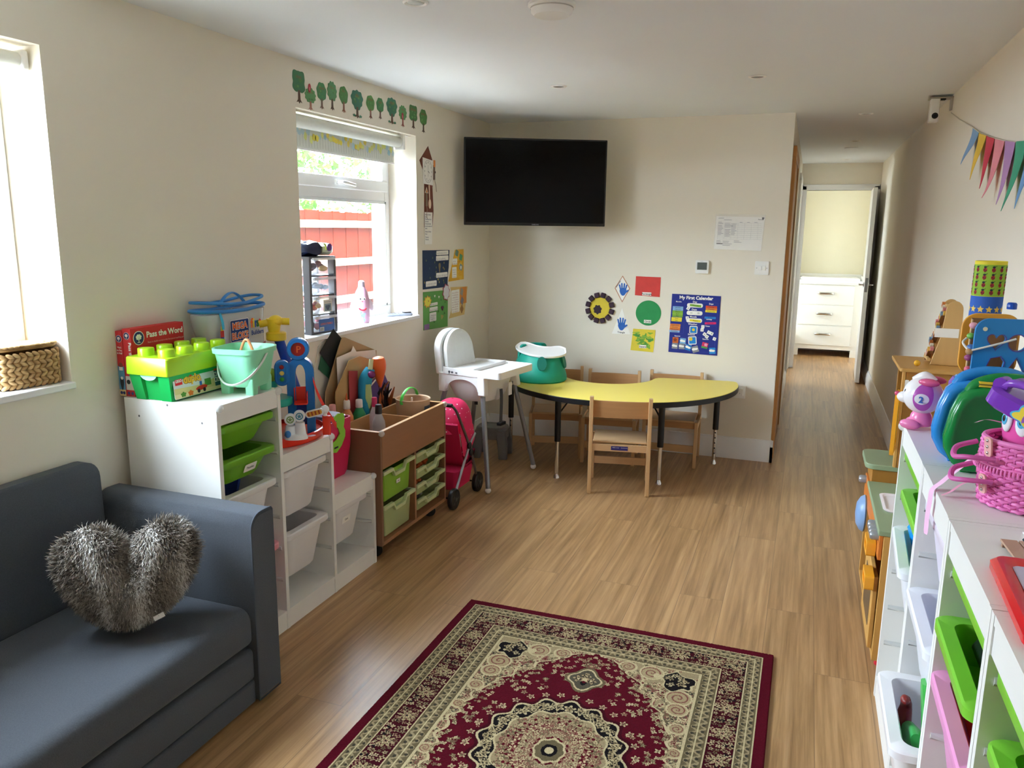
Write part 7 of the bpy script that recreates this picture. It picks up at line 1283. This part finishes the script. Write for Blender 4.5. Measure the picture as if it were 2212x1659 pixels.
    cr_ = (np.abs(U-(fu_-.075))+np.abs(V-(fv_-.075))); cw_ = .064+.013*np.sin(95*U)+.013*np.cos(95*V); put(inner & (cr_ < cw_+.009), CRM); put(inner & (cr_ < cw_), BLK)
    for k in range(18): flower(fu_-.075+rng.uniform(-.04, .04), fv_-.075+rng.uniform(-.04, .04), .012, 5, [CRM, TAN][k % 2], OLV, BLK, rng.uniform(0, 6), lambda uu, vv: (np.abs(uu-(fu_-.075))+np.abs(vv-(fv_-.075)) < .055))
    for k in range(120):
        fv = rng.uniform(.02, fv_-.02); fu = float(uedge(0, fv))-rng.uniform(.0, .022); 
        if fu > .01: flower(fu, fv, rng.uniform(.005, .009), int(rng.integers(3, 5)), [CRM, TAN, OLV][int(rng.integers(0, 3))], BEI, OLV, rng.uniform(0, 6))
    # sprigs in the red field
    fld = lambda uu, vv: (uu < uedge(uu, vv)-.02) & (np.minimum(wd/2-uu, LEN/2-vv) > .25) & (np.hypot(uu/.235, vv/.27) > 1.0)
    for cu_, cv_ in ((.10, .47), (.17, .40), (.05, .545), (.24, .30), (.29, .20), (.31, .09), (.27, .04), (.21, .35), (.13, .33), (.02, .50), (.25, .15), (.09, .40), (.18, .28)):
        for _ in range(8): flower(cu_+rng.normal()*.020, cv_+rng.normal()*.018, rng.uniform(.006, .012), int(rng.integers(4, 6)), [CRM, TAN, OLV][int(rng.integers(0, 3))], [BEI, ROSE, CRM][int(rng.integers(0, 3))], OLV, rng.uniform(0, 6), fld)
    # pendant above the medallion
    q_ = np.hypot(U/.062, (V-.40)/.07); th = np.arctan2(V-.40, U); e_ = 1+.14*np.cos(4*th); put(inner & (q_ < e_), OLV); put(inner & (q_ < e_*.86), CRM); put(inner & (q_ < e_*.76), GRY); flower(.0, .40, .036, 4, BLK, RED, CRM); flower(.022, .40, .02, 5, TAN, BLK, CRM); flower(.0, .425, .018, 5, TAN, BLK, CRM); flower(.0, .49, .026, 6, OLV, ROSE, TAN)
    # central medallion: concentric scalloped rings
    th = np.arctan2(V/.255, U/.222); q_ = np.hypot(U/.222, V/.255)
    for rad_, amp, n_, col in ((1.06, .05, 16, DRED), (1.0, .05, 16, CRM), (.965, .05, 16, BLK), (.76, .045, 12, CRM), (.73, .045, 12, BEI), (.55, .04, 12, TAN), (.53, .04, 12, CRM), (.49, .04, 12, BEI), (.26, .06, 8, RED), (.225, .06, 8, CRM), (.19, .05, 8, OLV), (.11, .04, 6, BLK), (.06, 0, 1, CRM)): put(q_ < rad_*(1+amp*np.cos(n_*th)), col)
    med = lambda uu, vv: np.hypot(uu/.222, vv/.255) < .98
    for k in range(9):
        a = PI/2*k/8
        for rr_, sz, cols in ((.86, .021, (CRM, OLV, BLK)), (.64, .017, (ROSE, BEI, CRM)), (.39, .021, (ROSE, CRM, OLV)), (1.13, .014, (CRM, ROSE, OLV))): flower(.222*rr_*math.cos(a), .255*rr_*math.sin(a), sz, 5, *cols, a*3)
    for _ in range(60):
        a = rng.uniform(0, PI/2); rr_ = rng.uniform(.8, .94); flower(.222*rr_*math.cos(a), .255*rr_*math.sin(a), .009, 4, [CRM, TAN][int(rng.integers(0, 2))], OLV, BLK, rng.uniform(0, 6))
    for k in range(7):
        a = PI/2*k/6; flower(.222*.47*math.cos(a), .255*.47*math.sin(a), .030, 6, RED, CRM, ROSE, a*2); flower(.222*.62*math.cos(a+.13), .255*.62*math.sin(a+.13), .024, 5, OLV, TAN, RED, a)
    for _ in range(110):
        a = rng.uniform(0, PI/2); rr_ = rng.uniform(.24, .74); flower(.222*rr_*math.cos(a), .255*rr_*math.sin(a), .008, 4, [CRM, OLV, ROSE, TAN][int(rng.integers(0, 4))], BEI, ROSE, rng.uniform(0, 6))
    C = np.concatenate([C[::-1], C], 0); C = np.concatenate([C[:, ::-1], C], 1); C *= rng.normal(1, .08, C.shape[:2]+(1,)); C = np.clip(C, .003, 1)
    NU, NV = C.shape[:2]; x = np.linspace(-wd/2, wd/2, NU+1); y = np.linspace(-LEN/2, LEN/2, NV+1); Xg, Yg = np.meshgrid(x, y, indexing='ij'); Z = .0095+rng.normal(0, .0005, Xg.shape); Z[0, :] = Z[-1, :] = 0.0008; Z[:, 0] = Z[:, -1] = .0008
    Z += .0006*np.sin(Yg*9)*np.cos(Xg*5); Z = np.maximum(Z, .0008)
    Vv = np.stack([Xg, Yg, Z], -1).reshape(-1, 3); idx = np.arange((NU+1)*(NV+1)).reshape(NU+1, NV+1); F = np.stack([idx[:-1, :-1], idx[1:, :-1], idx[1:, 1:], idx[:-1, 1:]], -1).reshape(-1, 4)
    me = bpy.data.meshes.new('rug'); me.vertices.add(len(Vv)); me.vertices.foreach_set('co', Vv.ravel()); me.loops.add(F.size); me.loops.foreach_set('vertex_index', F.ravel().astype(np.int32)); me.polygons.add(len(F)); me.polygons.foreach_set('loop_start', np.arange(0, F.size, 4, dtype=np.int32)); me.update(calc_edges=True)
    at = me.color_attributes.new('yarn', 'FLOAT_COLOR', 'CORNER'); arr = np.ones((len(F), 4, 4), np.float32); arr[:, :, :3] = C.reshape(-1, 3)[:, None, :]; at.data.foreach_set('color', arr.ravel())
    mt = bpy.data.materials.new('woven_yarn'); mt.use_nodes = True; nt = mt.node_tree; an = nt.nodes.new('ShaderNodeAttribute'); an.attribute_name = 'yarn'; b = nt.nodes['Principled BSDF']; nt.links.new(an.outputs['Color'], b.inputs['Base Color']); b.inputs['Roughness'].default_value = .9; b.inputs['Sheen Weight'].default_value = .0; b.inputs['Specular IOR Level'].default_value = .05
    me.materials.append(mt); o = bpy.data.objects.new('persian_rug', me); COL.objects.link(o); o.location = ((X0+X1)/2, Y1-LEN/2, .0004); tag(o, 'dark red patterned rug with a central medallion and cream floral borders on the wooden floor', 'rug')
rug()
